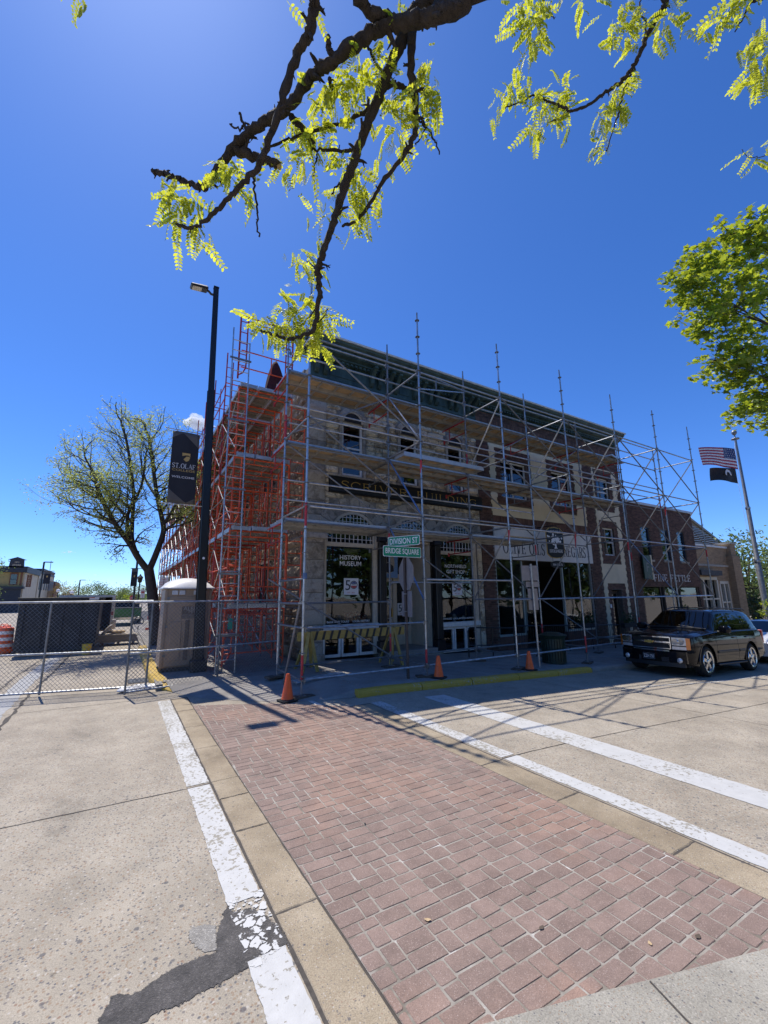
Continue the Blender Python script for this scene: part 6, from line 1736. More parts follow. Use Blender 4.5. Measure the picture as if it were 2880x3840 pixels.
mb.add(vs, [(j * (n + 1) + i, j * (n + 1) + i + 1, (j + 1) * (n + 1) + i + 1, (j + 1) * (n + 1) + i) for j in range(n) for i in range(n)]); mb.build('roof', 'toilet_white', pt, True); slab('roof_rim', 'toilet_white', pt, px0 - .06, px1 + .06, py0 - .07, py1 + .07, 2.165, 2.21, b=.01)
mk('label_grey', (.42, .38, .34), .5, var=.05)
lbp = slab('name_plate', 'toilet_dark', dd, px0 + .42, px0 + .95, py0 - .027, py0 - .0225, 1.42, 1.72)
text('lettering', 'ALBERS', 'label_grey', lbp, (px0 + .685, py0 - .0275, 1.62), (1, 0, 0), (0, 0, 1), w=.46, ext=.001, align='C', bold=.012); text('lettering', 'MFG', 'label_grey', lbp, (px0 + .685, py0 - .0275, 1.545), (1, 0, 0), (0, 0, 1), w=.2, ext=.001, align='C'); text('lettering', 'PORTABLE SERVICE', 'label_grey', lbp, (px0 + .685, py0 - .0275, 1.485), (1, 0, 0), (0, 0, 1), w=.48, ext=.001, align='C'); text('lettering', 'NORTHFIELD 507-645', 'label_grey', lbp, (px0 + .685, py0 - .0275, 1.435), (1, 0, 0), (0, 0, 1), w=.48, ext=.001, align='C')

# chain link fence panels
def fence_panel(label, A, B, h, posts, sag=0.0):
    A, B = Vector((*A, 0)), Vector((*B, 0)); d = (B - A); Lg = d.length; d.normalize(); nrm_ = Vector((-d.y, d.x, 0))
    f = thing('fence_panel', label, 'fence', A, 0, 'chain link panels closing the side street')
    at = lambda s, z: A + d * s + Vector((0, 0, z))
    for s in posts: rod('post', at(s, .03), at(s, h), .021, 'galv_dull', f)
    for z in (h, h * .44, .07): rod('rail', at(0, z), at(Lg, z), .021, 'galv', f)
    mb = MB(); st = .082; r_ = .0032; k = -int(h / st) - 1
    z0, z1 = .07, h
    while k * st < Lg:
        for sgn in (1, -1):
            s0 = k * st if sgn == 1 else (k * st + (z1 - z0)); s1 = s0 + sgn * (z1 - z0); a0, a1 = z0, z1
            lo, hi = min(s0, s1), max(s0, s1)
            if hi <= 0 or lo >= Lg: continue
            def cl_(s): return (a0 + (s - s0) * sgn)
            sa, sb_ = max(lo, 0), min(hi, Lg); p, q = at(sa, cl_(sa)) + nrm_ * .004 * sgn, at(sb_, cl_(sb_)) + nrm_ * .004 * sgn
            mb.tube(p, q, r_, 3, cap=False)
        k += 1
    o = mb.build('wire_mesh', 'galv_dull', f, fix=False); o['kind'] = 'stuff'
    return f
dv = Vector((-1.9, .5)).normalized()
fence_panel('chain link fence panel in front of the black dumpster', (.62 + dv.x * 3.66, 11.0 + dv.y * 3.66), (.62, 11.0), 1.88, [0, 1.72, 3.66])
fence_panel('chain link fence panel in front of the toilet cabin', (.23, 10.52), (3.62, 11.22), 1.86, [0, 1.88, 3.46])
fence_panel('chain link fence panel at the far left edge', (-6.4, 12.2), (-2.95, 11.98), 1.88, [0, 1.72, 3.45])
for (x, y, a, lb) in ((.38, 10.95, .2, 'white sandbag weighing down the fence foot by the drain'), (.62, 11.05, -.3, 'smaller white sandbag beside the fence post')):
    mb = MB(); n1, n2 = 16, 8
    for j in range(n2 + 1):
        for i in range(n1):
            t, p_ = 2 * math.pi * i / n1, math.pi * j / n2
            mb.v.append((x + math.cos(a) * .30 * math.cos(t) * math.sin(p_) ** .7 - math.sin(a) * .14 * math.sin(t) * math.sin(p_) ** .7, y + math.sin(a) * .30 * math.cos(t) * math.sin(p_) ** .7 + math.cos(a) * .14 * math.sin(t) * math.sin(p_) ** .7, .05 - .045 * math.cos(p_) * (1 + .3 * math.sin(3 * t)) + .006 * math.sin(5 * t)))
    for j in range(n2):
        for i in range(n1): mb.f.append((j * n1 + i, j * n1 + (i + 1) % n1, (j + 1) * n1 + (i + 1) % n1, (j + 1) * n1 + i))
    tag(mb.build('sandbag', 'toilet_white', None, True), lb, 'sandbag', 'sandbags on the fence feet')

# ------------------------------------------------------------------ work site behind the fence
mk('dumpster_black', (.016, .017, .019), .5, var=.25, vs=3)
dm = thing('dumpster', 'large black steel dumpster behind the fence', 'dumpster', (-1.9, 20, 0))
mb = MB(); mb.prism([(-3.02, .22), (-.70, .22), (-.66, 1.90), (-3.02, 1.90)], (0, 19.45, 0), (1, 0, 0), (0, 0, 1), (0, 1, 0), 3.2); mb.build('body', 'dumpster_black', dm)
for x in (-2.95, -2.4, -1.85, -1.3, -.85): slab('rib', 'dumpster_black', dm, x, x + .10, 19.37, 19.449, .24, 1.85)
slab('top_rail', 'dumpster_black', dm, -3.08, -.60, 19.36, 22.7, 1.902, 2.0, b=.01); slab('bottom_rail', 'dumpster_black', dm, -3.0, -.75, 19.36, 19.449, .14, .23)
for x in (-2.8, -1.0): rod('roller', (x, 19.5, .1), (x + .15, 19.5, .1), .1, 'galv_dull', dm)
lb_ = slab('warning_label', 'vinyl_white', dm, -1.02, -.72, 19.345, 19.359, 1.905, 1.995); slab('label_stripe', 'poster_red', lb_, -1.02, -.86, 19.340, 19.3445, 1.965, 1.99)
tr_ = thing('cargo_trailer', 'white framed cargo trailer with open back and wooden inside', 'trailer', (-1, 23.5, 0))
mb = MB(); mb.box(-2.35, -2.25, 23.4, 27.5, .5, 2.1); mb.box(-.36, -.26, 23.4, 27.5, .5, 2.1); mb.box(-2.25, -.36, 23.4, 27.5, 2.0, 2.1); mb.box(-2.25, -.36, 27.4, 27.5, .5, 2.0); mb.build('shell', 'white_trim', tr_); mk('ply_brown', (.16, .08, .045), .8, var=.25)
mb = MB(); mb.box(-2.249, -2.23, 23.5, 27.4, .55, 2.0); mb.box(-.38, -.361, 23.5, 27.4, .55, 2.0); mb.box(-2.23, -.38, 27.38, 27.399, .55, 2.0); mb.box(-2.23, -.38, 23.5, 27.38, .5, .55); mb.build('lining', 'ply_brown', tr_)
for x in (-2.2, -.5):
    MB().lathe([(.33, -.1), (.36, -.06), (.36, .06), (.33, .1), (.2, .1), (.2, -.1)], 18, (x, 25.3, .36), Matrix.Rotation(R(90), 3, 'Y')).build('wheel', 'rubber', tr_, 50)
slab('tail_lamp', 'poster_red', tr_, -.35, -.27, 23.39, 23.399, 1.2, 1.35)
bk = thing('yellow_bucket', 'yellow plastic bucket on the street in front of the dumpster', 'bucket', (-.9, 18.9, 0)); mk('bucket_yellow', (.70, .48, .03), .45)
MB().lathe([(.125, .0), (.15, .36), (.158, .36), (.158, .33)], 20, (-.9, 18.9, .002)).build('body', 'bucket_yellow', bk, 50); MB().path([(-1.055, 18.9, .34), (-1.02, 18.85, .22), (-.9, 18.74, .14), (-.78, 18.85, .22), (-.745, 18.9, .34)], .006, 6).build('handle', 'galv_dull', bk)
pk = thing('lumber_stack', 'low stack of grey boards on a pallet beside the dumpster', 'boards', (0, 22, 0))
rk_ = random.Random(2)
for k in range(7): slab('board', 'plywood_grey', pk, -.75 + rk_.uniform(-.05, .05), .70 + rk_.uniform(-.08, .08), 21.6 + rk_.uniform(0, .06), 22.6, .14 + k * .045, .18 + k * .045)
for x in (-.6, 0, .55): slab('pallet_block', 'old_wood', pk, x, x + .1, 21.6, 22.6, .0, .14)
def bag(x, y, z, lx, ly, lz, ry, mat, label):
    mb = MB(); n1, n2 = 14, 8; Mx = Matrix.Rotation(ry, 3, 'Y')
    for j in range(n2 + 1):
        for i in range(n1):
            t, p_ = 2 * math.pi * i / n1, math.pi * j / n2; s = math.sin(p_) ** .5; sg = lambda c: math.copysign(abs(c) ** .6, c)
            mb.v.append(Vector((x, y, z)) + Mx @ Vector((lx * sg(math.cos(t)) * s, ly * sg(math.sin(t)) * s, -lz * math.cos(p_))))
    for j in range(n2):
        for i in range(n1): mb.f.append((j * n1 + i, j * n1 + (i + 1) % n1, (j + 1) * n1 + (i + 1) % n1, (j + 1) * n1 + i))
    tag(mb.build('cement_bag', mat, None, True), label, 'bag', 'bags on the lumber stack')
bag(-.05, 22, .54, .33, .22, .07, 0, 'plywood', 'tan paper cement bag lying on the grey boards'); bag(-.42, 21.9, .62, .3, .2, .07, -.9, 'label_grey', 'grey bag leaning against the tan cement bag'); bag(-.2, 22.3, .85, .09, .09, .22, 0, 'toilet_white', 'white upright sack behind the cement bags')
# orange and white drums at the left edge
def drum(x, y, label):
    t = thing('traffic_drum', label, 'drum', (x, y, 0), group='orange drums at the left edge'); pr = [(.27, .04), (.27, .22), (.25, .23), (.25, .44), (.235, .45), (.235, .66), (.22, .67), (.22, .9), (.19, .95), (.1, .96), (0, .96)]
    MB().lathe(pr, 22, (x, y, 0)).build('body', 'cone_orange', t, 40); MB().lathe([(.36, .0), (.36, .05), (.28, .06)], 22, (x, y, 0)).build('base', 'rubber', t, 40)
    for z, r_ in ((.28, .2525), (.50, .2375), (.72, .2225)): MB().lathe([(r_, z), (r_, z + .11)], 22, (x, y, 0)).build('white_band', 'vinyl_white', t, 40)
    MB().path([(x - .1, y, .955), (x - .1, y, 1.03), (x + .1, y, 1.03), (x + .1, y, .955)], .018, 6).build('handle', 'cone_orange', t)
drum(-3.45, 20.6, 'orange and white striped drum nearest the dumpster'); drum(-3.7, 21.6, 'orange and white drum half hidden behind the nearer one')
ltp = thing('parking_sign', 'white TWO HOUR PARKING sign above the toilet roof', 'sign', (1.15, 16, 0)); rod('post', (1.15, 16.02, .13), (1.15, 16.02, 2.66), .025, 'galv_dull', ltp); slab('plate', 'vinyl_white', ltp, 1.02, 1.28, 16.0, 16.004, 2.24, 2.62)
for s, z in (('TWO', 2.52), ('HOUR', 2.43), ('PARKING', 2.35)): text('lettering', s, 'poster_red', ltp, (1.15, 15.9995, z), (1, 0, 0), (0, 0, 1), w=.16 if s == 'TWO' else .21, h=.055, ext=.001, align='C')
# flagpole and flags
smooth_halyard = [(25.9, 8.0, .2), (25.3, 7.97, 4.0), (25.15, 7.95, 7.15), (25.4, 7.95, 7.9), (25.5, 7.95, 8.95), (25.9, 8.0, 9.55)]
fp = thing('flagpole', 'tall tapered grey flagpole with ball finial at the right edge', 'flagpole', (26, 8.02, -.8))
fz = gh(26)
taper_p = [(26.0, 8.02, fz), (26.0, 8.02, 3.4), (26.0, 8.02, 3.42), (26.0, 8.02, 6.0), (26.0, 8.02, 6.02), (26.0, 8.02, 9.55)]
MB().path(taper_p, [.135, .115, .10, .09, .078, .05], 12).build('pole', 'galv_dull', fp, 40)
for z, r_ in ((3.4, .135), (6.0, .1)): MB().lathe([(r_, z - .06), (r_ + .012, z), (r_, z + .06)], 12, (26, 8.02, 0)).build('collar', 'galv', fp, 40)
MB().lathe([(.05, 9.55), (.17, 9.58), (.17, 9.63), (.03, 9.66), (.025, 9.8), (.06, 9.82), (.11, 9.9), (.12, 9.95), (.11, 10.0), (.06, 10.06), (0, 10.08)], 14, (26, 8.02, 0)).build('finial', 'galv_dull', fp, True)
MB().path(smooth_halyard, .006, 4).build('halyard', 'vinyl_white', fp)
mk('flag_red', (.42, .03, .05), .85, var=.08); mk('flag_white', (.74, .72, .74), .85, var=.04); mk('flag_blue', (.03, .05, .16), .85, var=.1); mk('flag_black', (.012, .012, .014), .85, var=.1)
for mn in ('flag_red', 'flag_white', 'flag_blue', 'flag_black'):
    pass
fl = thing('national_flag', 'red and white striped flag with starred blue canton flying from the flagpole', 'flag', (25.8, 7.9, 7.9))
def flag_pt(u, v, z0, h, L, top, ph):
    """u along the fly (0 at the hoist), v from 0 bottom to 1 top"""
    x = (25.45 if z0 > 7.5 else 25.12) - L * u * (.97); y = 7.95 + .16 * math.sin(u * 6.5 + ph + v * .8) * u; droop = -top * u ** 1.3 * (1 if True else 0)
    return Vector((x, y, z0 + h * v * (1 - .22 * u) + h * .22 * u * .2 + droop + .05 * math.sin(u * 8 + ph) * u))
def flag_patch(u0, u1, v0, v1, par, nm, mat, args, off=0.0, n=14):
    mb = MB()
    for j in (0, 1):
        for i in range(n + 1): p = flag_pt(u0 + (u1 - u0) * i / n, (v0, v1)[j], *args); mb.v.append(p + Vector((0, -off, 0)))
    mb.f = [(i, i + 1, i + n + 2, i + n + 1) for i in range(n)]; return mb.build(nm, mat, par, True, fix=False)
A1 = (7.88, 1.08, 3.75, .40, .4)
for k in range(13):
    v0, v1 = 1 - (k + 1) / 13, 1 - k / 13; flag_patch(.42 if k < 7 else 0, 1, v0, v1, fl, 'stripe', 'flag_red' if k % 2 == 0 else 'flag_white', A1, n=18)
cn = flag_patch(0, .42, 6 / 13, 1, fl, 'canton', 'flag_blue', A1)
for r_ in range(5):
    for c in range(6):
        u, v = .035 + c * .067 + (.033 if r_ % 2 else 0), .50 + r_ * .105
        p = flag_pt(u, v, *A1); mb = MB(); st_ = [(.045 * (1 if i % 2 == 0 else .4) * math.sin(math.pi * i / 5), .045 * (1 if i % 2 == 0 else .4) * math.cos(math.pi * i / 5)) for i in range(10)]
        mb.add([p + Vector((a, -.02, b)) for a, b in st_], [tuple(range(10))]); mb.build('star', 'flag_white', cn, fix=False)
f2 = thing('black_flag', 'smaller black flag with pale emblem below the striped flag', 'flag', (25.8, 7.9, 6.9))
A2 = (7.12, .75, 2.7, .22, 1.4)
for k in range(4): flag_patch(0, 1, k / 4, (k + 1) / 4, f2, 'cloth', 'flag_black', A2, n=18)
p = flag_pt(.5, .5, *A2)
MB().add([p + Vector((.34 * math.cos(t) * (1 if t < 3.4 else .8), -.05, .24 * math.sin(t))) for t in [i * .35 for i in range(11)]] + [p + Vector((.2 * math.cos(t), -.05, .12 * math.sin(t))) for t in [i * .35 for i in range(10, -1, -1)]], [(i, i + 1, 20 - i, 21 - i) for i in range(10)]).build('emblem', 'flag_white', f2, fix=False)
# ------------------------------------------------------------------ vehicles
mk('car_black', (.006, .006, .008), .05, 0, var=.05, spec=.30)
mk('car_white', (.72, .73, .74), .25, 0, var=.03, coat=.6)
mk('car_green', (.025, .16, .035), .3, 0, var=.1, coat=.5)
mk('chrome', (.75, .76, .78), .08, 1.0, var=.03)
mk('alloy', (.58, .59, .60), .2, .95, var=.08)
mk('trim_black', (.015, .015, .016), .5, var=.1)
mk('lamp_clear', (.55, .57, .60), .08, .35, var=.15, vs=30, coat=1.0)
mk('lamp_amber', (.75, .20, .02), .2, 0, var=.1, coat=1.0)
mk('lamp_red', (.35, .01, .012), .2, 0, var=.1, coat=1.0)
mk('seat_grey', (.16, .16, .16), .8, var=.15)
mk('badge_gold', (.72, .48, .12), .25, .6, var=.05)
def lerp(pts, x):
    if x <= pts[0][0]: return pts[0][1]
    for (a, b), (c, d) in zip(pts[:-1], pts[1:]):
        if x <= c: t = (x - a) / (c - a); return b + (d - b) * t
    return pts[-1][1]
class Car:
    def __init__(s, top, belt, width, bottom, wheels, rad, tuck=.21, bend=.16, xf=-.97, xr=4.12, rbend=.05):
        s.__dict__.update(top=top, belt=belt, width=width, bottom=bottom, wheels=wheels, rad=rad, tuck=tuck, bend=bend, xf=xf, xr=xr, rbend=rbend)
    def zb(s, x):
        z = lerp(s.bottom, x)
        for xc in s.wheels:
            d = abs(x - xc); r = s.rad + .105
            if d < r: z = max(z, s.rad + math.sqrt(r * r - d * d) * .98)
        return z
    def sec(s, x):
        zt, zl, w, zb = lerp(s.top, x), lerp(s.belt, x), lerp(s.width, x), s.zb(x)
        zl = min(zl, zt - .03); zb = min(zb, zl - .08)
        P = []
        for i in range(11):
            z = zb + (zl - zb) * i / 10; b = 1 - .05 * max(0, (.72 - z) / .45) ** 2 - .042 * max(0, (z - .74) / .4) ** 2; P.append((w * b, z))
        y0 = P[-1][0]
        P.append((y0 - .018, zl + .012))
        h = zt - zl; yi = y0 - .05; k = s.tuck * min(1, h / .65) + (.10 if h < .2 else 0)
        for i in range(6):
            t = i / 5; P.append((yi - k * t ** 1.15, zl + .02 + (h - .10 if h > .2 else h * .55) * t))
        yr, zr = P[-1]
        e = min(.07, h * .4)
        P.append((yr - .05, zt - e * .35)); P.append((yr - .13, zt - .008))
        for t in (.66, .33, 0): P.append(((yr - .13) * t, zt + .018 * (1 - t * t)))
        return P
    def pt(s, x, i, f=0.0):
        a = s.sec(x); p = a[i]
        if f: q = a[i + 1]; p = (p[0] + (q[0] - p[0]) * f, p[1] + (q[1] - p[1]) * f)
        return s.wrap(x, p)
    def wrap(s, x, p):
        y, z = p; fw = max(0, min(1, (s.xf + .9 - x) / .9)) ; rw = max(0, min(1, (x - (s.xr - .6)) / .6))
        return Vector((x + s.bend * fw * (y / 1.0) ** 2 * 1.0 - s.rbend * rw * (y ** 2), -y, z))
    def body(s, name, mat, root, xs):
        mb = MB(); n = None
        for sgn in (1, -1):
            base = len(mb.v)
            for x in xs:
                P = s.sec(x); n = len(P)
                for p in P: v = s.wrap(x, p); mb.v.append((v.x, v.y * sgn, v.z))
            for i in range(len(xs) - 1):
                for j in range(n - 1): mb.f.append((base + i * n + j, base + i * n + j + 1, base + (i + 1) * n + j + 1, base + (i + 1) * n + j))
        # front and rear closing faces
        for k in (0, len(xs) - 1):
            L_ = len(xs) * n
            mb.f.append(tuple(k * n + j for j in range(n)) + tuple(L_ + k * n + j for j in range(n - 2, -1, -1)))
        o = mb.build(name, mat, root, 40, world=False)
        return o
    def patch(s, name, mat, root, xs, i0, i1, sides=(1, -1), off=.006, n=6, edges=None):
        """an overlay on the body skin between section indices (side windows, trim)"""
        for sg in sides:
            mb = MB()
            for k, x in enumerate(xs):
                a, b = (i0, i1) if edges is None else edges(x)
                S = s.sec(x)
                for j in range(n + 1):
                    t = a + (b - a) * j / n; q = int(min(t, len(S) - 2)); f = t - q; p = (S[q][0] + (S[q + 1][0] - S[q][0]) * f, S[q][1] + (S[q + 1][1] - S[q][1]) * f)
                    d = Vector((S[q + 1][0] - S[q][0], S[q + 1][1] - S[q][1])); d = d.normalized() if d.length > 1e-6 else Vector((0, 1)); nn = (d.y, -d.x)
                    v = s.wrap(x, (p[0] + nn[0] * off, p[1] + nn[1] * off)); mb.v.append((v.x, v.y * sg, v.z))
            for k in range(len(xs) - 1):
                for j in range(n): mb.f.append((k * (n + 1) + j, k * (n + 1) + j + 1, (k + 1) * (n + 1) + j + 1, (k + 1) * (n + 1) + j))
            mb.build(name, mat, root, True, world=False, fix=False)
def span(a, b, n): return [a + (b - a) * i / n for i in range(n + 1)]

def wheel(root, x, y, r, sgn, w=.27, rim=.285, spokes=5):
    wh = thing('w', 'w', 'w'); bpy.data.objects.remove(wh)
    rt = Matrix.Rotation(R(90) * 1, 3, 'X')
    c = (x, y, r)
    t = MB().lathe([(rim, -w / 2 + .02), (r - .05, -w / 2), (r - .012, -w / 2 + .03), (r, -w / 2 + .06), (r, w / 2 - .06), (r - .012, w / 2 - .03), (r - .05, w / 2), (rim, w / 2 - .02)], 40, c, rt, cap=False).build('wheel', 'rubber', root, 40, world=False)
    yo = y + sgn * (w / 2 - .015)
    MB().lathe([(rim + .012, w / 2 - .015), (rim + .006, w / 2 + .002), (rim - .03, w / 2 - .01), (rim - .04, .0)], 40, c, Matrix.Rotation(R(90) * (-sgn), 3, 'X'), cap=False).build('rim', 'alloy', t, 40, world=False)
    MB().lathe([(0, .0), (rim - .03, .0)], 32, (x, y + sgn * .02, r), Matrix.Rotation(R(90) * (-sgn), 3, 'X')).build('brake_disc', 'trim_black', t, world=False)
    for k in range(spokes):
        a = 2 * math.pi * k / spokes + .3
        mb = MB()
        ca, sa = math.cos(a), math.sin(a)
        def q(rr_, ww, yy): return (x + rr_ * ca - ww * sa, yo + sgn * yy, r + rr_ * sa + ww * ca)
        vs = [q(.05, -.045, 0), q(.05, .045, 0), q(rim - .025, .036, -.012), q(rim - .025, -.036, -.012), q(.05, -.05, -.05), q(.05, .05, -.05), q(rim - .025, .045, -.05), q(rim - .025, -.045, -.05)]
        mb.add(vs, [(0, 1, 2, 3), (0, 1, 5, 4), (1, 2, 6, 5), (2, 3, 7, 6), (3, 0, 4, 7)]); mb.build('spoke', 'alloy', t, world=False)
    MB().lathe([(.075, 0), (.075, .012), (.05, .022), (0, .024)], 20, (x, yo - sgn * .004, r), Matrix.Rotation(R(90) * (-sgn), 3, 'X')).build('hub_cap', 'alloy', t, 40, world=False)
    return t

SXP = 14.0
suv = thing('black_suv', 'black full size SUV with chrome grille and plate ZZH 750 parked at the kerb', 'SUV', (SXP, 6.76, gh(SXP) + .002), 0)
suv.rotation_euler = (0, math.atan(.037), 0)
C = Car(top=[(-.98, 1.04), (-.92, 1.085), (-.7, 1.13), (.0, 1.19), (.46, 1.225), (.54, 1.25), (1.24, 1.735), (1.34, 1.775), (1.7, 1.81), (2.3, 1.83), (3.3, 1.815), (3.72, 1.775), (3.84, 1.73), (4.06, 1.24), (4.12, 1.17)],
        belt=[(-.98, .97), (-.7, 1.06), (.0, 1.11), (.52, 1.15), (.7, 1.17), (2.0, 1.185), (3.8, 1.21), (4.12, 1.14)],
        width=[(-.98, .86), (-.85, .94), (-.6, .985), (-.2, 1.0), (3.4, 1.0), (4.0, .975), (4.12, .95)],
        bottom=[(-.98, .36), (-.6, .30), (-.45, .30), (.5, .34), (2.4, .34), (3.5, .36), (4.12, .44)], wheels=(0.0, 2.95), rad=.40)
xs = sorted(set(span(-.98, 4.12, 60) + span(-.52, .52, 36) + span(2.43, 3.47, 36) + [.52, .60, 1.28, 1.36]))
body = C.body('body', 'car_black', suv, xs)
# glass
C.patch('side_window', 'car_glass', suv, span(1.0, 1.98, 12), 12.25, 16.6, edges=lambda x: (12.3, min(16.7, 12.4 + max(0, (x - .72)) * 7.5)))
C.patch('side_window', 'car_glass', suv, span(2.08, 2.86, 8), 12.3, 16.7)
C.patch('side_window', 'car_glass', suv, span(2.98, 3.80, 8), 12.3, 16.7, edges=lambda x: (12.3, 16.7 if x < 3.6 else 16.7 - (x - 3.6) * 3))
def ws_patch(nm, car, x0, x1, mat, yl0, yl1, off=.006, root=suv, n=12):
    mb = MB()
    for i in range(n + 1):
        x = x0 + (x1 - x0) * i / n; zt = lerp(car.top, x); hw = yl0 + (yl1 - yl0) * i / n
        for j in range(n + 1):
            y = hw * (2 * j / n - 1); v = car.wrap(x, (y, zt + .018 * (1 - (y / .7) ** 2) + off)); mb.v.append((v.x - off * .8 - .05 * (1 - (y / hw) ** 2) * 0, v.y, v.z))
    for i in range(n):
        for j in range(n): a = i * (n + 1) + j; mb.f.append((a, a + 1, a + n + 2, a + n + 1))
    mb.build(nm, mat, root, True, world=False, fix=False)
ws_patch('windshield', C, .57, 1.23, 'car_glass', .82, .66)
ws_patch('rear_glass', C, 3.87, 4.04, 'car_glass', .64, .74)
mb = MB(); mb.path([(.54, y, 1.255 + .02 * (1 - (y / .8) ** 2)) for y in span(-.8, .8, 8)], .02, 6); mb.build('cowl', 'trim_black', suv, world=False)
for y0, y1 in ((-.55, -.05), (.1, .6)): MB().path([(.54, y0, 1.275), (.60, (y0 + y1) / 2, 1.31), (.64, y1, 1.34)], .010, 5).build('wiper', 'trim_black', suv, world=False)
for sg in (-1, 1):
    MB().path([C.pt(x, 12) * 1 if False else Vector((C.pt(x, 12).x, C.pt(x, 12).y * -sg if sg == 1 else C.pt(x, 12).y, C.pt(x, 12).z)) + Vector((0, sg * .006, .004)) for x in span(.72, 3.85, 20)], .011, 6).build('belt_moulding', 'chrome' if False else 'trim_black', suv, world=False)
# door seams, handles, side mouldings, arch lips
for sg in (-1, 1):
    for x in (.62, 2.02, 2.93):
        pts = [C.pt(x, i) for i in range(1, 12)]; pts = [Vector((p.x, p.y if sg < 0 else -p.y, p.z)) + Vector((0, sg * .0005, 0)) for p in pts]
        MB().path(pts, .0035, 4).build('door_seam', 'trim_black', suv, world=False)
    for x in (1.82, 2.72): MB().obox((x, sg * 1.0, 1.02), (.20, .035, .035), None, .012).build('door_handle', 'car_black', suv, world=False)
    for x0, x1 in ((.62, 1.98), (2.04, 2.46)):
        MB().obox(((x0 + x1) / 2, sg * 1.008, .64), (x1 - x0, .03, .07), None, .01).build('side_moulding', 'trim_black', suv, world=False)
    for xc in (0.0, 2.95):
        pts = [Vector((xc + .505 * math.cos(t), sg * .985, .40 + .495 * math.sin(t))) for t in span(-.1, math.pi + .1, 22)]
        MB().path(pts, .018, 6).build('arch_lip', 'car_black', suv, world=False)
    MB().obox((1.5, sg * .95, .30), (1.9, .14, .05), None, .015).build('running_board', 'trim_black', suv, world=False)
    m_ = MB().obox((.84, sg * 1.15, 1.26), (.19, .27, .21), Matrix.Rotation(sg * .12, 3, 'Z'), .05).build('mirror', 'car_black', suv, 40, world=False); MB().obox((.84, sg * 1.02, 1.19), (.08, .12, .05), None, .01).build('mirror_arm', 'trim_black', m_, world=False)
    pts = [Vector((x, sg * .66, 1.82 + .045 * (1 if .1 < (x - 1.5) / 2.3 < .95 else 0) + (-.02 if x < 1.6 else 0))) for x in (1.5, 1.62, 1.9, 2.6, 3.3, 3.65, 3.78)]
    MB().path(pts, .017, 8).build('roof_rail', 'trim_black', suv, 50, world=False)
for x in (2.0, 3.2): MB().tube((x, -.66, 1.87), (x, .66, 1.87), .014, 8).build('roof_bar', 'trim_black', suv, world=False)
MB().prism([(0, 0), (.12, 0), (.05, .09), (.03, .09)], (1.9, .2, 1.835), (1, 0, 0), (0, 0, 1), (0, 1, 0), .03).build('antenna', 'trim_black', suv, world=False)
# wheel wells and underside
mb = MB(); mb.box(-.62, .62, -.86, .86, .34, .93); mb.box(2.35, 3.55, -.86, .86, .34, .95); mb.box(-.7, 4.0, -.80, .80, .26, .42); mb.build('underbody', 'black_matte', suv, world=False)
mb = MB(); mb.box(1.0, 3.9, -.8, .8, .9, 1.02); mb.build('floor', 'black_matte', suv, world=False)
for x in (1.75, 2.65):
    for y in (-.38, .38):
        st = MB().obox((x, y, 1.15), (.16, .5, .6), Matrix.Rotation(.2, 3, 'Y'), .06).build('seat', 'seat_grey', suv, 40, world=False); MB().obox((x + .09, y, 1.52), (.1, .26, .18), None, .04).build('headrest', 'seat_grey', st, 40, world=False)
MB().obox((.95, 0, 1.08), (.5, 1.5, .14), None, .05).build('dashboard', 'trim_black', suv, world=False); MB().lathe([(.17, -.012), (.185, 0), (.17, .012), (.155, 0), (.17, -.012)], 20, (1.22, -.38, 1.2), Matrix.Rotation(R(65), 3, 'Y')).build('steering_wheel', 'trim_black', suv, 50, world=False)
for sg in (-1, 1):
    for x in (0.0, 2.95): wheel(suv, x, sg * .86, .40, sg)
# front: grille, lamps, bumper, plate
fx = lambda y: -.98 + .16 * y * y
def front_plate(nm, mat, ys, z0, z1, d, root, off):
    mb = MB(); n = len(ys)
    for y in ys: mb.v += [(fx(y) - off, y, z0), (fx(y) - off, y, z1), (fx(y) - off + d, y, z0), (fx(y) - off + d, y, z1)]
    for i in range(n - 1):
        a, b = 4 * i, 4 * i + 4; mb.f += [(a, b, b + 1, a + 1), (a + 2, b + 2, b + 3, a + 3), (a, b, b + 2, a + 2), (a + 1, b + 1, b + 3, a + 3)]
    mb.f += [(0, 1, 3, 2), (4 * n - 4, 4 * n - 3, 4 * n - 1, 4 * n - 2)]
    return mb.build(nm, mat, root, world=False)
ys = span(-.50, .50, 12)
gr = front_plate('grille', 'black_matte', ys, .72, 1.04, .05, suv, .012)
for z0, z1 in ((1.015, 1.045), (.875, .915), (.715, .74)): front_plate('grille_bar', 'chrome', ys, z0, z1, .03, gr, .035)
for y in (-.52, .50): front_plate('grille_end', 'chrome', [y, y + .02], .72, 1.04, .03, gr, .033)
mb = MB()
for z in (.77, .805, .84, .945, .98): mb.path([(fx(y) - .02, y, z) for y in ys], .006, 4)
mb.build('grille_mesh', 'trim_black', gr, world=False)
bt = [(-.115, .028), (-.04, .028), (-.03, .042), (.04, .042), (.05, .028), (.115, .028), (.095, -.028), (.04, -.028), (.03, -.042), (-.04, -.042), (-.05, -.028), (-.135, -.028)]
mb = MB(); mb.prism(bt, (fx(0) - .062, 0, .895), (0, -1, 0), (0, 0, 1), (-1, 0, 0), .012); mb.build('badge', 'badge_gold', suv, world=False); mb = MB(); mb.prism([(a * 1.1, b * 1.18) for a, b in bt], (fx(0) - .055, 0, .895), (0, -1, 0), (0, 0, 1), (-1, 0, 0), .007); mb.build('badge_rim', 'chrome', suv, world=False)
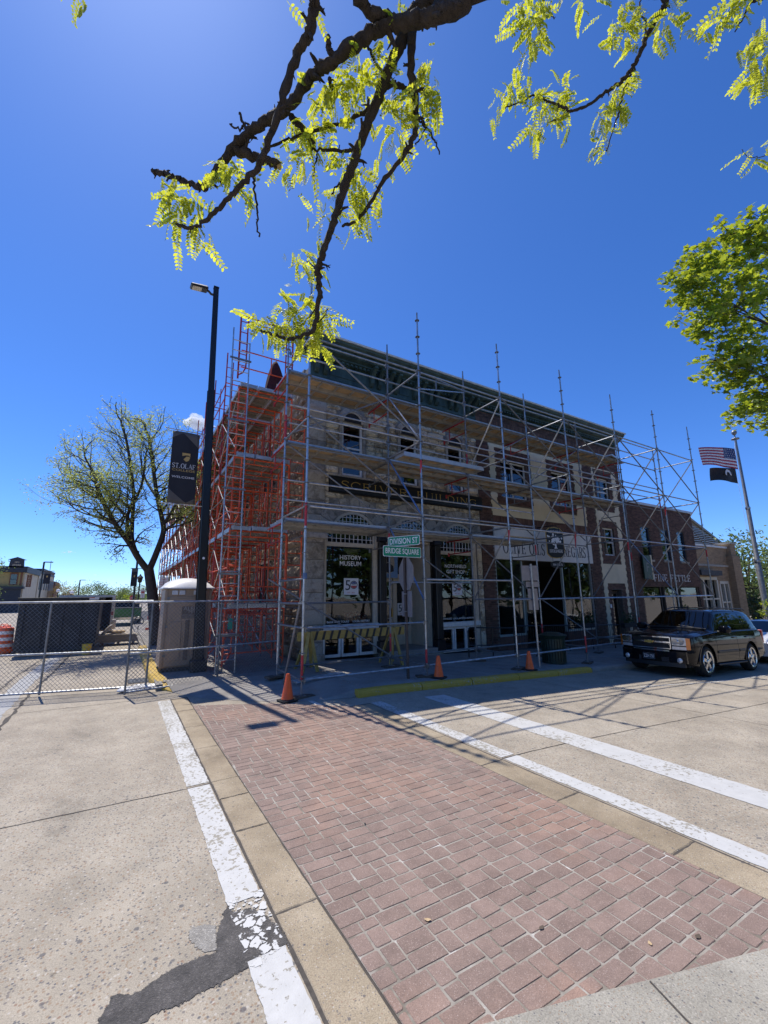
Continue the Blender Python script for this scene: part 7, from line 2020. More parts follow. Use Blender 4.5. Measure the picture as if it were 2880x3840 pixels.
for sg in (-1, 1):
    yl = span(.54 * sg, .86 * sg, 6)
    hl = front_plate('headlight', 'lamp_clear', yl, .83, 1.035, .06, suv, .012); front_plate('parking_lamp', 'lamp_clear', yl, .72, .80, .05, suv, .014); front_plate('lamp_bezel', 'trim_black', span(.53 * sg, .88 * sg, 6), .71, 1.045, .05, suv, .004)
    for yy in (.62, .76): MB().lathe([(0, .0), (.045, .0), (.075, .03), (.08, .032)], 18, (fx(yy) - .018, sg * yy, .93), Matrix.Rotation(R(-90), 3, 'Y')).build('reflector', 'chrome', hl, 50, world=False)
    mb = MB(); mb.add([(fx(.86) - .012, sg * .862, .73), (fx(.86) - .012, sg * .862, 1.03), (fx(.93) + .02, sg * .945, 1.03), (fx(.93) + .02, sg * .945, .73)], [(0, 1, 2, 3)]); mb.add([(fx(.86) - .012, sg * .862, .73), (fx(.93) + .02, sg * .945, .73), (fx(.86) + .1, sg * .862, .73)], [(0, 1, 2)]); mb.build('turn_lamp', 'lamp_amber', suv, world=False, fix=False)
    MB().lathe([(0, .03), (.05, .03), (.066, .015), (.07, 0)], 18, (fx(.70) - .052, sg * .70, .44), Matrix.Rotation(R(-90), 3, 'Y')).build('fog_lamp', 'lamp_clear', suv, 50, world=False)
    MB().obox((fx(.34) - .055, sg * .30 - .06, .44), (.012, .20, .12), None, .004).build('bumper_slot', 'black_matte', suv, world=False)
front_plate('bumper', 'car_black', span(-.86, .86, 16), .37, .665, .12, suv, .055); front_plate('bumper_strip', 'chrome', span(-.48, .48, 12), .655, .69, .06, suv, .06); front_plate('air_dam', 'trim_black', span(-.80, .80, 12), .26, .368, .08, suv, .035)
mk('plate_dark', (.02, .02, .025), .4); 
pl_ = MB().obox((fx(0) - .075, .04, .50), (.012, .315, .16), None, .004).build('number_plate', 'plate_dark', suv, world=False)
mb = MB(); mb.box(fx(0) - .086, fx(0) - .081, -.118, .198, .572, .58); mb.box(fx(0) - .086, fx(0) - .081, -.118, .198, .42, .428); mb.box(fx(0) - .086, fx(0) - .081, -.118, -.110, .428, .572); mb.box(fx(0) - .086, fx(0) - .081, .19, .198, .428, .572); mb.build('plate_frame', 'chrome', pl_, world=False)
o = text('lettering', 'ZZH 750', 'vinyl_white', None, (fx(0) - .0815, .04, .455), (0, -1, 0), (0, 0, 1), w=.27, h=.085, ext=.001, align='C'); o.parent = pl_
for sg in (-1, 1): MB().obox((4.08, sg * .90, 1.0), (.10, .12, .42), None, .02).build('tail_lamp', 'lamp_red', suv, world=False)
MB().obox((4.10, 0, .52), (.20, 1.86, .22), None, .05).build('rear_bumper', 'car_black', suv, world=False)

# white hatchback parked behind
WX = 20.2
wc = thing('white_car', 'white hatchback parked behind the black SUV at the right edge', 'car', (WX, 6.75, gh(WX) + .002)); wc.rotation_euler = (0, math.atan(.037), 0)
C2 = Car(top=[(-.85, .72), (-.7, .80), (.0, .92), (.45, .98), (.55, 1.01), (1.35, 1.42), (1.6, 1.47), (2.4, 1.47), (3.0, 1.40), (3.35, 1.05), (3.45, .95)], belt=[(-.85, .66), (0, .84), (.5, .90), (2, .95), (3.4, .93)],
         width=[(-.85, .70), (-.6, .83), (-.2, .88), (3.0, .88), (3.45, .80)], bottom=[(-.85, .26), (-.5, .22), (2.9, .22), (3.45, .34)], wheels=(0.0, 2.6), rad=.32, xf=-.85, xr=3.45, bend=.22)
xs2 = sorted(set(span(-.85, 3.45, 44) + span(-.43, .43, 24) + span(2.17, 3.03, 24)))
C2.body('body', 'car_white', wc, xs2)
C2.patch('side_window', 'car_glass', wc, span(.95, 1.75, 8), 12.3, 16.5, edges=lambda x: (12.3, min(16.6, 12.5 + max(0, x - .7) * 7))); C2.patch('side_window', 'car_glass', wc, span(1.85, 2.75, 8), 12.3, 16.5)
ws_patch('windshield', C2, .58, 1.33, 'car_glass', .70, .56, root=wc)
mb = MB(); mb.box(-.5, .5, -.74, .74, .25, .72); mb.box(2.1, 3.1, -.74, .74, .25, .75); mb.box(-.6, 3.2, -.7, .7, .17, .3); mb.build('underbody', 'black_matte', wc, world=False)
for sg in (-1, 1):
    for x in (0, 2.6): wheel(wc, x, sg * .77, .32, sg, .2, .22)
    MB().obox((-.66, sg * .64, .68), (.22, .24, .12), Matrix.Rotation(sg * -.5, 3, 'Z'), .04).build('headlight', 'lamp_clear', wc, 40, world=False); MB().obox((.75, sg * .98, .98), (.12, .18, .12), None, .04).build('mirror', 'car_white', wc, 40, world=False)
MB().obox((-.86, 0, .48), (.05, .9, .2), None, .02).build('grille', 'trim_black', wc, world=False)

# green pickup up the side street
gp = thing('green_pickup', 'bright green pickup truck parked up the side street behind the trailer', 'pickup', (.35, 38.5, 0), 0)
mb = MB(); mb.prism([(-.05, .45), (5.2, .45), (5.2, 1.15), (4.9, 1.22), (1.9, 1.22), (-.05, 1.22)], (-.45, 36, 0), (0, 1, 0), (0, 0, 1), (1, 0, 0), 1.75); mb.build('body', 'car_green', gp)
mb = MB(); mb.prism([(1.9, 1.22), (2.1, 1.75), (3.3, 1.75), (3.9, 1.22)], (-.38, 36, 0), (0, 1, 0), (0, 0, 1), (1, 0, 0), 1.6); mb.build('cab', 'car_glass', gp); slab('cab_roof', 'car_green', gp, -.36, 1.2, 38.1, 39.3, 1.752, 1.80)
slab('bed_rail', 'trim_black', gp, -.47, 1.32, 35.94, 37.9, 1.222, 1.27); slab('tail_bumper', 'chrome', gp, -.4, 1.25, 35.8, 35.94, .48, .62)
for x in (-.48, 1.12):
    for y in (37.0, 40.2): MB().lathe([(.22, -.01), (.36, 0), (.39, .04), (.39, .2), (.36, .24), (.22, .25)], 20, (x, y, .39), Matrix.Rotation(R(90), 3, 'Y')).build('wheel', 'rubber', gp, 40)
# ------------------------------------------------------------------ trees and plants
def cray(u, v, D):
    """a point seen at photo position (u, v) at depth D metres in front of the viewpoint"""
    return CAM_P + (_F + _R * ((u - 1440) / 1580) - _U * ((v - 1920) / 1580)) * D

def tube_np(mb, pts, rad, n): mb.path(pts, rad, n)

def smooth_path(pts, k=4):
    P = [Vector(p) for p in pts]; out = []
    for i in range(len(P) - 1):
        p0, p1, p2, p3 = P[max(i - 1, 0)], P[i], P[i + 1], P[min(i + 2, len(P) - 1)]
        for j in range(k):
            t = j / k; out.append(.5 * ((2 * p1) + (p2 - p0) * t + (2 * p0 - 5 * p1 + 4 * p2 - p3) * t * t + (3 * p1 - p0 - 3 * p2 + p3) * t ** 3))
    out.append(P[-1]); return out

# --- overhanging honey locust: the trunk stands behind the viewpoint, its limbs reach over the crosswalk
loc = thing('honey_locust', 'overhanging honey locust with dark knotty limbs and hanging yellow green leaflets', 'tree', (4.2, -2.2, 0))
rl_ = random.Random(17)
zA = lambda x, y: (500 + x / 1.276, y / 1.276)
zB = lambda x, y: (1780 + x / 1.508, y / 1.508)
KS = .75      # the limbs hang close overhead
def limb(f, pts, r0, r1, d0, d1, nm='branch', knob=0, extra=None):
    k = len(pts); P = []
    for i, p in enumerate(pts):
        D = d0 + (d1 - d0) * i / (k - 1); P.append(cray(*f(*p), D * KS))
    r0, r1 = r0 * KS, r1 * KS
    if extra: P = [Vector(e) for e in extra] + P
    S = smooth_path(P, 8); n = len(S)
    S = [p + Vector((rl_.gauss(0, .005), rl_.gauss(0, .005), rl_.gauss(0, .005))) for p in S]
    rad = [(r0 + (r1 - r0) * (i / (n - 1)) ** .8) * (1 + rl_.uniform(-.10, .12)) for i in range(n)]
    mb = MB(); mb.path(S, rad, 13)
    for i in range(n):      # furrows and lumps
        for j in range(13):
            v = Vector(mb.v[i * 13 + j]); mb.v[i * 13 + j] = tuple(S[i] + (v - S[i]) * (1 + .10 * math.sin(j * 2.9 + i * .35) + rl_.gauss(0, .085)))
    b = mb.build(nm, 'bark', loc, True)
    for q in range(knob):
        i = rl_.randrange(2, n - 2); d = Vector((rl_.gauss(0, 1), rl_.gauss(0, 1), rl_.gauss(0, 1))).normalized(); L_ = rad[i] * rl_.uniform(1.4, 2.8)
        mb = MB(); mb.path([S[i], S[i] + d * (rad[i] * .9), S[i] + d * (rad[i] + L_ * .5) + Vector((0, 0, .006)), S[i] + d * (rad[i] + L_)], [rad[i] * .55, rad[i] * .42, rad[i] * .34, rad[i] * .18], 6)
        for w in range(2): e = (d + Vector((rl_.gauss(0, .6), rl_.gauss(0, .6), rl_.gauss(0, .6)))).normalized(); mb.path([S[i] + d * (rad[i] + L_ * .5), S[i] + d * (rad[i] + L_ * .5) + e * L_ * .6], [rad[i] * .24, rad[i] * .08], 5)
        mb.build('knot', 'bark', b, True)
    return S
J = cray(*zA(1300, 95), 3.55)
limb(zA, [(1700, -40), (1590, 20), (1440, 80), (1310, 100), (1180, 140), (1050, 215), (930, 310), (840, 370), (745, 510), (650, 570), (540, 645), (450, 745), (385, 840), (340, 895)], .070, .032, 3.3, 3.9, 'limb', 22, [(4.2, -2.2, 3.4), (3.6, -1.2, 4.6)])
limb(zA, [(350, 900), (290, 885), (200, 850), (130, 830), (95, 822)], .030, .020, 3.9, 3.95, knob=4)
limb(zA, [(1440, -30), (1370, 40), (1310, 110), (1285, 190), (1200, 390), (1120, 590), (1060, 760), (1000, 930), (960, 1060), (905, 1220), (880, 1300), (892, 1400), (868, 1560), (800, 1612), (740, 1622), (660, 1600), (610, 1585)], .060, .010, 3.5, 4.3, 'limb', 24)
limb(zA, [(870, -20), (848, 130), (780, 280), (700, 520), (630, 720), (590, 805), (490, 910), (400, 1010), (290, 1085), (190, 1068)], .038, .013, 3.1, 3.6, 'limb', 16)
limb(zA, [(1335, 140), (1330, 330), (1352, 500), (1345, 640), (1290, 740), (1180, 890), (1090, 1040), (1000, 1082)], .036, .012, 3.6, 4.1, 'branch', 16)
limb(zA, [(1060, -30), (1130, 55), (1235, 95)], .036, .046, 3.3, 3.5, 'limb', 2)
for pts, r0, r1, d in (([(1210, 395), (1290, 415), (1345, 475)], .026, .02, 3.75), ([(1125, 520), (1040, 575), (960, 602), (800, 650), (650, 702)], .020, .010, 3.8), ([(1065, 725), (980, 722), (850, 715)], .017, .010, 3.85), ([(470, 715), (580, 750), (695, 792)], .042, .036, 3.8), ([(750, 550), (815, 625), (862, 690)], .028, .018, 3.8),
                       ([(575, 850), (590, 990), (598, 1130)], .010, .006, 3.5), ([(1385, 590), (1440, 660), (1462, 735)], .010, .006, 3.9), ([(1010, 920), (985, 880), (950, 930)], .012, .006, 3.95), ([(880, 740), (868, 800), (860, 850)], .009, .005, 3.85), ([(1350, 560), (1400, 610), (1350, 690)], .010, .006, 3.9), ([(510, 545), (525, 620), (460, 595)], .012, .006, 3.75), ([(930, 180), (940, 240), (960, 270)], .018, .026, 3.5), ([(1120, 210), (1150, 290), (1200, 350)], .012, .010, 3.6), ([(940, 380), (950, 430)], .018, .008, 3.6), ([(870, 1480), (830, 1530), (800, 1560)], .008, .005, 4.25), ([(860, 1570), (905, 1520), (930, 1480)], .008, .005, 4.25), ([(880, 1300), (860, 1270), (830, 1250)], .007, .004, 4.1)):
    limb(zA, pts, r0, r1, d, d + .06, 'twig', 2)
ce = cray(*zA(697, 793), 3.86 * KS)
MB().lathe([(0, 0), (.024, 0), (.024, .004), (0, .005)], 14, ce, Vector((.5, -.6, -.35)).to_track_quat('Z', 'Y').to_matrix()).build('cut_face', 'raw_wood', loc)
limb(zB, [(1130, -60), (1090, 0), (1040, 90), (980, 190), (920, 330), (860, 430), (790, 490), (690, 560), (580, 622), (490, 602), (410, 570), (330, 540), (250, 580), (168, 610)], .036, .006, 4.4, 5.0, 'limb', 16, [(4.2, -2.2, 3.9), (4.6, -.9, 5.2)])
for pts, r0, r1, d in (([(900, 390), (850, 500), (820, 620), (790, 720), (742, 862)], .014, .005, 4.7), ([(570, 625), (490, 660), (420, 690)], .010, .005, 4.9), ([(970, 190), (960, 120), (925, 70), (945, -20)], .008, .006, 4.5), ([(395, -60), (390, 40), (370, 160)], .012, .006, 4.2), ([(1659, -20), (1560, 20), (1530, 80), (1475, 175)], .016, .006, 4.6), ([(1670, 870), (1590, 893), (1540, 880), (1510, 845)], .005, .003, 5.2), ([(400, 50), (455, 110)], .008, .004, 4.2)):
    limb(zB, pts, r0, r1, d, d + .08, 'twig', 3)
mb = MB(); mb.path(smooth_path([(4.2, -2.2, -.1), (4.22, -2.2, 1.0), (4.18, -2.22, 2.4), (4.2, -2.2, 3.6), (4.0, -1.9, 4.6)]), .16, 14); mb.build('trunk', 'bark', loc, True)
# pinnate leaves
def frond_mesh(seed, L_):
    r = random.Random(seed); V, F = [], []
    n = r.choice((8, 9, 10)); bend = r.uniform(.15, .5)
    def ax(t): return Vector((L_ * t, 0, -bend * L_ * t * t))
    for k in range(n):
        t = .14 + .84 * k / (n - 1); p = ax(t); tan = (ax(t + .02) - ax(t)).normalized()
        sz = .038 * (1 - .45 * abs(t - .5) ** 1.2 * 1.6) * r.uniform(.85, 1.1)
        for sg in (-1, 1):
            d = (tan * .55 + Vector((0, sg, 0)) * .85 + Vector((0, 0, r.uniform(-.35, .1)))).normalized(); w = d.cross(Vector((0, 0, 1))).normalized() * sz * .235; up = Vector((0, 0, 1)) * sz * .05
            b = len(V); V += [p + d * .003, p + d * sz * .3 + w - up, p + d * sz * .7 + w * .9 - up, p + d * sz, p + d * sz * .7 - w * .9 - up, p + d * sz * .3 - w - up]; F.append(tuple(range(b, b + 6)))
    # rachis
    for k in range(5):
        p, q = ax(k / 5), ax((k + 1) / 5); b = len(V); V += [p + Vector((0, .0012, 0)), p - Vector((0, .0012, 0)), q - Vector((0, .0012, 0)), q + Vector((0, .0012, 0))]; F.append((b, b + 1, b + 2, b + 3))
    return V, F
FR = [frond_mesh(i, .13 + .02 * (i % 5)) for i in range(8)]
def cluster(mb, c, n, spread, r):
    for k in range(n):
        V, F = FR[r.randrange(8)]
        p = c + Vector((r.gauss(0, spread), r.gauss(0, spread), r.gauss(0, spread * .7)))
        az = r.uniform(0, 6.283); pit = r.gauss(.65, .45); M = Matrix.Rotation(az, 3, 'Z') @ Matrix.Rotation(pit, 3, 'Y') @ Matrix.Rotation(r.gauss(0, .5), 3, 'X') * r.uniform(.62, 1.25)
        b = len(mb.v); mb.v += [tuple(p + M @ v) for v in V]; mb.f += [tuple(i + b for i in f) for f in F]
CA = [(190, 930, 8, 3.6), (230, 990, 8, 3.6), (300, 930, 4, 3.65), (330, 1110, 6, 3.6), (270, 1095, 3, 3.6), (470, 835, 9, 3.7), (520, 900, 4, 3.65), (450, 790, 3, 3.8), (820, 590, 9, 3.85), (900, 630, 8, 3.85), (760, 640, 3, 3.8), (780, 780, 10, 3.9), (850, 780, 6, 3.9), (730, 830, 4, 3.9), (940, 470, 11, 3.7), (1030, 430, 7, 3.7), (1060, 330, 10, 3.65), (1120, 370, 8, 3.65), (1220, 200, 3, 3.6), (1180, 220, 2, 3.6), (1390, 330, 6, 3.85), (1390, 430, 11, 3.85), (1420, 500, 8, 3.85), (1270, 480, 9, 3.8), (1260, 570, 8, 3.8), (1240, 650, 5, 3.85), (1080, 600, 3, 3.8), (1190, 750, 5, 4.0), (940, 750, 4, 3.9), (1080, 850, 10, 4.0), (1060, 950, 9, 4.05), (1080, 1040, 7, 4.1), (1140, 970, 4, 4.1), (920, 990, 6, 4.1), (880, 1070, 3, 4.1), (800, 1250, 6, 4.15), (840, 1340, 5, 4.2),
      (600, 1580, 7, 4.3), (640, 1550, 7, 4.3), (730, 1460, 9, 4.3), (760, 1530, 10, 4.3), (830, 1480, 9, 4.3), (870, 1560, 10, 4.3), (915, 1520, 10, 4.3), (800, 1650, 7, 4.3), (870, 1640, 7, 4.3), (690, 1600, 5, 4.3), (800, 30, 2, 3.2), (1230, 20, 3, 3.5)]
CB = [(330, 20, 6, 4.2), (270, 60, 6, 4.2), (320, 130, 8, 4.2), (360, 200, 7, 4.2), (300, 280, 5, 4.2), (170, 0, 2, 4.2), (640, 10, 3, 4.3), (780, 20, 2, 4.3), (880, 0, 3, 4.3), (530, 0, 2, 4.3), (850, 150, 9, 4.55), (900, 200, 7, 4.55), (790, 210, 4, 4.55), (1080, 120, 5, 4.5), (1090, 170, 3, 4.5), (1170, 30, 3, 4.5), (500, 540, 7, 4.95), (440, 530, 6, 4.95), (380, 610, 8, 4.95), (330, 620, 4, 5.0), (230, 490, 6, 5.0), (280, 500, 4, 5.0), (130, 590, 5, 5.0), (390, 720, 5, 5.0), (350, 700, 4, 5.0), (540, 640, 3, 4.95), (810, 540, 7, 4.75), (780, 620, 9, 4.8), (740, 690, 7, 4.8), (830, 660, 3, 4.8), (740, 800, 6, 4.8), (880, 430, 2, 4.7), (1430, 60, 8, 4.6), (1410, 140, 7, 4.6), (1540, 50, 7, 4.6), (1490, 10, 5, 4.6), (1620, 220, 7, 4.8), (1580, 290, 6, 4.8), (1590, 400, 7, 4.8), (1640, 350, 6, 4.8), (1640, 460, 5, 4.8), (1640, 830, 4, 5.2), (1610, 900, 3, 5.2)]
for lst, f in ((CA, zA), (CB, zB)):
    mb = MB()
    for x, y, n, D in lst: cluster(mb, cray(*f(x, y), D * KS) + Vector((0, 0, .04)), int(n * 1.5 + .5), .052, rl_)
    o = mb.build('foliage', 'locust_leaf', loc, fix=False); o['kind'] = 'stuff'
limb(lambda a, b: (a, b), [(1330, -25), (1000, -150), (700, -220), (430, -170), (330, -80), (296, -15)], .018, .004, 3.45, 3.47, 'twig', 3)
mb = MB(); cluster(mb, cray(292, -5, 2.6), 4, .02, rl_); o = mb.build('foliage', 'locust_leaf', loc, fix=False); o['kind'] = 'stuff'

# --- generic branching skeleton
def grow(mb, tips, p, d, L_, r, depth, rg, up=.12, spread=.6, kids=(2, 3), n=6, minr=.004, wob=.18, xmin=None):
    k = 4; P = [Vector(p)]; dd = Vector(d).normalized()
    for i in range(k):
        dd = (dd + Vector((rg.gauss(0, wob), rg.gauss(0, wob), rg.gauss(0, wob) + up))).normalized(); P.append(P[-1] + dd * L_ / k)
    r1 = r * (.62 if depth else .3)
    mb.path(P, [r + (r1 - r) * i / k for i in range(k + 1)], max(3, n), cap=False)
    if depth <= 1: tips += P[1:]
    if depth == 0 or (xmin is not None and (P[-1].x < xmin or P[-1].z > 9.7)): return
    for c in range(rg.randint(*kids)):
        i = rg.randint(2, k); a = rg.uniform(0, 6.283); ref = dd.orthogonal().normalized(); side = (Matrix.Rotation(a, 3, dd) @ ref)
        grow(mb, tips, P[i], dd * (1 - spread * .5) + side * spread * rg.uniform(.7, 1.2), L_ * rg.uniform(.6, .85), r1 * rg.uniform(.6, .85), depth - 1, rg, up, spread, kids, n - 1, minr, wob, xmin)
    grow(mb, tips, P[-1], dd, L_ * .75, r1, depth - 1, rg, up, spread, kids, n - 1, minr, wob, xmin)

def leaf_cloud(mb, pts, per, size, rg, jit):
    for p in pts:
        for _ in range(per):
            c = p + Vector((rg.gauss(0, jit), rg.gauss(0, jit), rg.gauss(0, jit))); u = Vector((rg.gauss(0, 1), rg.gauss(0, 1), rg.gauss(0, .7))).normalized() * size * rg.uniform(.6, 1.3); v = u.cross(Vector((rg.gauss(0, 1), rg.gauss(0, 1), rg.gauss(0, 1)))).normalized() * size * .42
            b = len(mb.v); mb.v += [tuple(c - u), tuple(c + v), tuple(c + u), tuple(c - v)]; mb.f.append((b, b + 1, b + 2, b + 3))

# --- young leafed street tree on the left
lt = thing('street_tree', 'sparse young leafed street tree with forked dark trunk behind the toilet cabin', 'tree', (1.2, 19.5, .1))
rg = random.Random(23); mb = MB(); tips = []
Yt = 19.5
mb.path(smooth_path([(1.30, Yt, .1), (1.22, Yt, .9), (1.05, Yt, 2.0), (.86, Yt, 2.9), (.80, Yt, 3.2)]), [.23 - .004 * i for i in range(17)], 12); tk = mb.build('trunk', 'bark_far', lt, True)
mb = MB()
mains = [([(.82, Yt, 3.0), (.42, Yt - .2, 3.5), (.06, Yt - .4, 4.05), (-.45, Yt - .7, 4.7), (-.85, Yt - .9, 5.35), (-1.2, Yt - 1.0, 6.1)], .135), ([(.45, Yt - .1, 3.4), (.15, Yt + .2, 4.2), (.08, Yt + .3, 5.0), (.02, Yt + .4, 6.2), (-.25, Yt + .3, 7.6), (-.5, Yt + .2, 8.6)], .10), ([(.84, Yt, 3.05), (1.05, Yt, 3.8), (1.22, Yt, 4.6), (1.15, Yt + .1, 5.1), (.85, Yt, 6.2), (.62, Yt, 7.3), (.35, Yt, 8.6)], .13), ([(.06, Yt - .4, 4.05), (-.1, Yt - .2, 5.2), (.25, Yt - .4, 6.3), (.3, Yt - .5, 7.6)], .08), ([(1.18, Yt, 4.9), (1.5, Yt - .2, 5.6), (1.75, Yt - .3, 6.6), (1.8, Yt - .2, 7.8)], .07), ([(-.45, Yt - .7, 4.7), (-.95, Yt - .4, 4.95), (-1.5, Yt - .3, 5.1)], .06), ([(.05, Yt + .3, 5.0), (-.7, Yt + .8, 5.9), (-1.3, Yt + 1.2, 6.9)], .07), ([(.9, Yt, 6.0), (.4, Yt + .9, 7.0), (.1, Yt + 1.4, 8.2)], .06)]
for pts, r0 in mains:
    S = smooth_path(pts, 4); n = len(S); mb.path(S, [r0 * (1 - .55 * i / (n - 1)) for i in range(n)], 9, cap=False)
    for i in range(n // 3, n):
        for c in range(2 if i % 2 else 1):
            out = Vector((S[i].x - .4, (S[i].y - Yt) * 1.0, .2)); out = out.normalized() if out.length > .05 else Vector((0, 0, 1))
            d = out * .9 + Vector((rg.gauss(0, .6), rg.gauss(0, .6), rg.uniform(-.15, .7)))
            grow(mb, tips, S[i], d, rg.uniform(.62, 1.08), r0 * (1 - .55 * i / (n - 1)) * .42, 2, rg, .05, .65, (2, 3), 5, xmin=-3.2)
    d = (S[-1] - S[-3]).normalized(); grow(mb, tips, S[-1], d, .85, r0 * .42, 3, rg, .04, .6, (2, 2), 6, xmin=-3.2)
mb.build('branches', 'bark_far', lt, True, fix=False)
mb = MB(); keep_ = [t for t in tips if rg.random() < (.95 if t.z < 7.6 else .62)]
leaf_cloud(mb, keep_, 3, .043, rg, .075); o = mb.build('crown', 'young_leaf', lt, fix=False); o['kind'] = 'stuff'

# --- maple reaching in from the right
mp = thing('maple_tree', 'bright green maple crown reaching in at the right edge', 'tree', (17.6, 1.0, gh(17.6)))
rg = random.Random(5)
def star(c, s, rg, mb):
    u = Vector((rg.gauss(0, 1), rg.gauss(0, 1), rg.gauss(0, .55))).normalized(); nn = (Vector((0, -.3, 1)) + Vector((rg.gauss(0, .55), rg.gauss(0, .55), rg.gauss(0, .3)))).normalized(); u = (u - nn * u.dot(nn)).normalized(); v = nn.cross(u)
    prof = [(.0, -.42), (.22, -.28), (.52, -.30), (.40, -.02), (.62, .22), (.28, .24), (0, .62), (-.28, .24), (-.62, .22), (-.40, -.02), (-.52, -.30), (-.22, -.28)]
    b = len(mb.v); mb.v += [tuple(c + (u * x + v * y) * s - nn * (x * x) * s * .25) for x, y in prof]; mb.f.append(tuple(range(b, b + 12)))
cl_ = [(2560, 1050), (2600, 1010), (2640, 1040), (2700, 1000), (2760, 960), (2830, 930), (2880, 880), (2620, 960), (2680, 900), (2740, 880), (2800, 860), (2860, 820), (2640, 1130), (2700, 1100), (2760, 1060), (2820, 1030), (2880, 1000), (2640, 1200), (2700, 1180), (2760, 1150), (2820, 1130), (2880, 1120), (2660, 1250), (2720, 1240), (2790, 1230), (2850, 1230), (2680, 1350), (2730, 1330), (2780, 1310), (2840, 1310), (2890, 1320), (2760, 1380), (2830, 1380), (2880, 1400), (2750, 1410), (2840, 1430), (2880, 1470), (2820, 1460), (2760, 1540), (2810, 1530), (2860, 1510), (2870, 1590), (2900, 1560), (2550, 1060), (2570, 1130), (2660, 980), (2900, 940), (2940, 1060), (2950, 1200), (2960, 1350), (2960, 850), (2980, 1480), (3050, 1000), (3060, 1250), (3050, 1450), (3000, 780), (3100, 800)]
mb = MB(); br_ = MB()
for u, v in cl_:
    D = 12.2 + rg.gauss(0, .6); c = cray(u, v, D)
    for sp_ in range(9):
        a = rg.uniform(0, 6.283); R_ = rg.uniform(.1, .62); s0 = c + Vector((R_ * math.cos(a), R_ * math.sin(a), rg.gauss(0, .16) - R_ * .15))
        for k in range(17 if u < 2900 else 10):
            rr_ = .24 * math.sqrt(rg.random()); a2 = rg.uniform(0, 6.283); q = s0 + Vector((rr_ * math.cos(a2), rr_ * math.sin(a2), rg.gauss(0, .05) - rr_ * .3)); star(q, rg.uniform(.07, .18), rg, mb)
        br_.path([c, (c + s0) / 2 + Vector((0, 0, .03)), s0], [.012, .008, .004], 4, cap=False)
    if rg.random() < .32:
        t_ = Vector((17.6 - (u - 2880) / 1580 * 0, 1.0, max(5.0, c.z - 2.2))); m_ = c + (t_ - c) * .5 + Vector((rg.gauss(0, .3), rg.gauss(0, .3), -.25 + rg.gauss(0, .25))); br_.path(smooth_path([t_, m_, c + (t_ - c) * .12, c], 4), [.034 - .0024 * i for i in range(13)], 5, cap=False)
o = mb.build('crown', 'maple_leaf', mp, fix=False); o['kind'] = 'stuff'
br_.build('branches', 'bark_far', mp, True, fix=False)
mb = MB(); mb.path(smooth_path([(17.6, 1.0, gh(17.6) - .1), (17.6, 1.0, 2), (17.6, 1.0, 5), (17.6, 1.0, 8), (17.6, 1.0, 12)]), [.2 - .009 * i for i in range(17)], 10); mb.build('trunk', 'bark_far', mp, True)

# --- leafy masses further off
def leafy_tree(name, label, cat, x, y, z0, h, w, mat, seed, trunk=.3, n=1500, size=.16, group=None, clumps=14, dens=.34, skel=True):
    t = thing(name, label, cat, (x, y, z0), group=group); rg = random.Random(seed); mb = MB(); bm_ = MB()
    if trunk: bm_.path([(x, y, z0), (x + rg.uniform(-.1, .1), y, z0 + h * .3), (x + rg.uniform(-.2, .2), y, z0 + h * .6)], [trunk * h * .06, trunk * h * .045, trunk * h * .02], 7)
    cs = []
    for k in range(clumps):
        a = rg.uniform(0, 6.283); zz = rg.uniform(.28 if trunk else .05, .93); rr_ = w * .5 * math.sqrt(max(0, 1 - ((zz - .52) / .52) ** 2)) * rg.uniform(.35, .95); c = Vector((x + rr_ * math.cos(a), y + rr_ * math.sin(a), z0 + h * zz)); cs.append(c)
        if trunk and skel: bm_.path([(x, y, z0 + h * zz * .5), (Vector((x, y, z0 + h * zz * .75)) + c) / 2, c], [h * .012 * trunk * 2, h * .008 * trunk * 2, h * .003 * trunk * 2], 4, cap=False)
    per = n // clumps
    for c in cs:
        R_ = w * dens * rg.uniform(.6, 1.0) * .7
        leaf_cloud(mb, [c + Vector((rg.gauss(0, R_ * .5), rg.gauss(0, R_ * .5), rg.gauss(0, R_ * .4))) for _ in range(per)], 1, size, rg, .02)
    if bm_.v: bm_.build('trunk', 'bark_far', t, True, fix=False)
    o = mb.build('crown', mat, t, fix=False); o['kind'] = 'stuff'
    return t
leafy_tree('pale_tree', 'pale green tree behind the flagpole at the right edge', 'tree', 44.5, 14.6, gh(44), 8.2, 9.5, 'far_leaf_pale', 1, n=5200, size=.17, clumps=30)
leafy_tree('evergreen_shrub', 'dark evergreen shrub beside the tan brick building', 'shrub', 37.6, 12.2, gh(37), 2.9, 3.2, 'dark_leaf', 2, trunk=0, n=1800, size=.11)
leafy_tree('sapling', 'thin bright sapling at the foot of the flagpole', 'tree', 25.2, 7.6, gh(25), 2.6, 1.0, 'maple_leaf', 3, n=420, size=.07, clumps=9)
leafy_tree('distant_park_tree', 'green tree filling the gap beyond the tan brick building', 'tree', 62, 20, gh(60) - .5, 9, 15, 'far_leaf', 4, n=3200, size=.3, clumps=26)
sr = thing('stair_rail', 'pale metal handrail leading down beside the tan brick building', 'railing', (31, 9.6, -1.0))
zr = gh(31); rod('rail', (28.6, 9.3, zr + 1.15), (33.5, 9.9, zr + .95), .03, 'galv', sr)
for x, y in ((28.7, 9.3), (31, 9.6), (33.4, 9.9)): rod('post', (x, y, gh(x)), (x, y, zr + 1.1), .025, 'galv', sr)
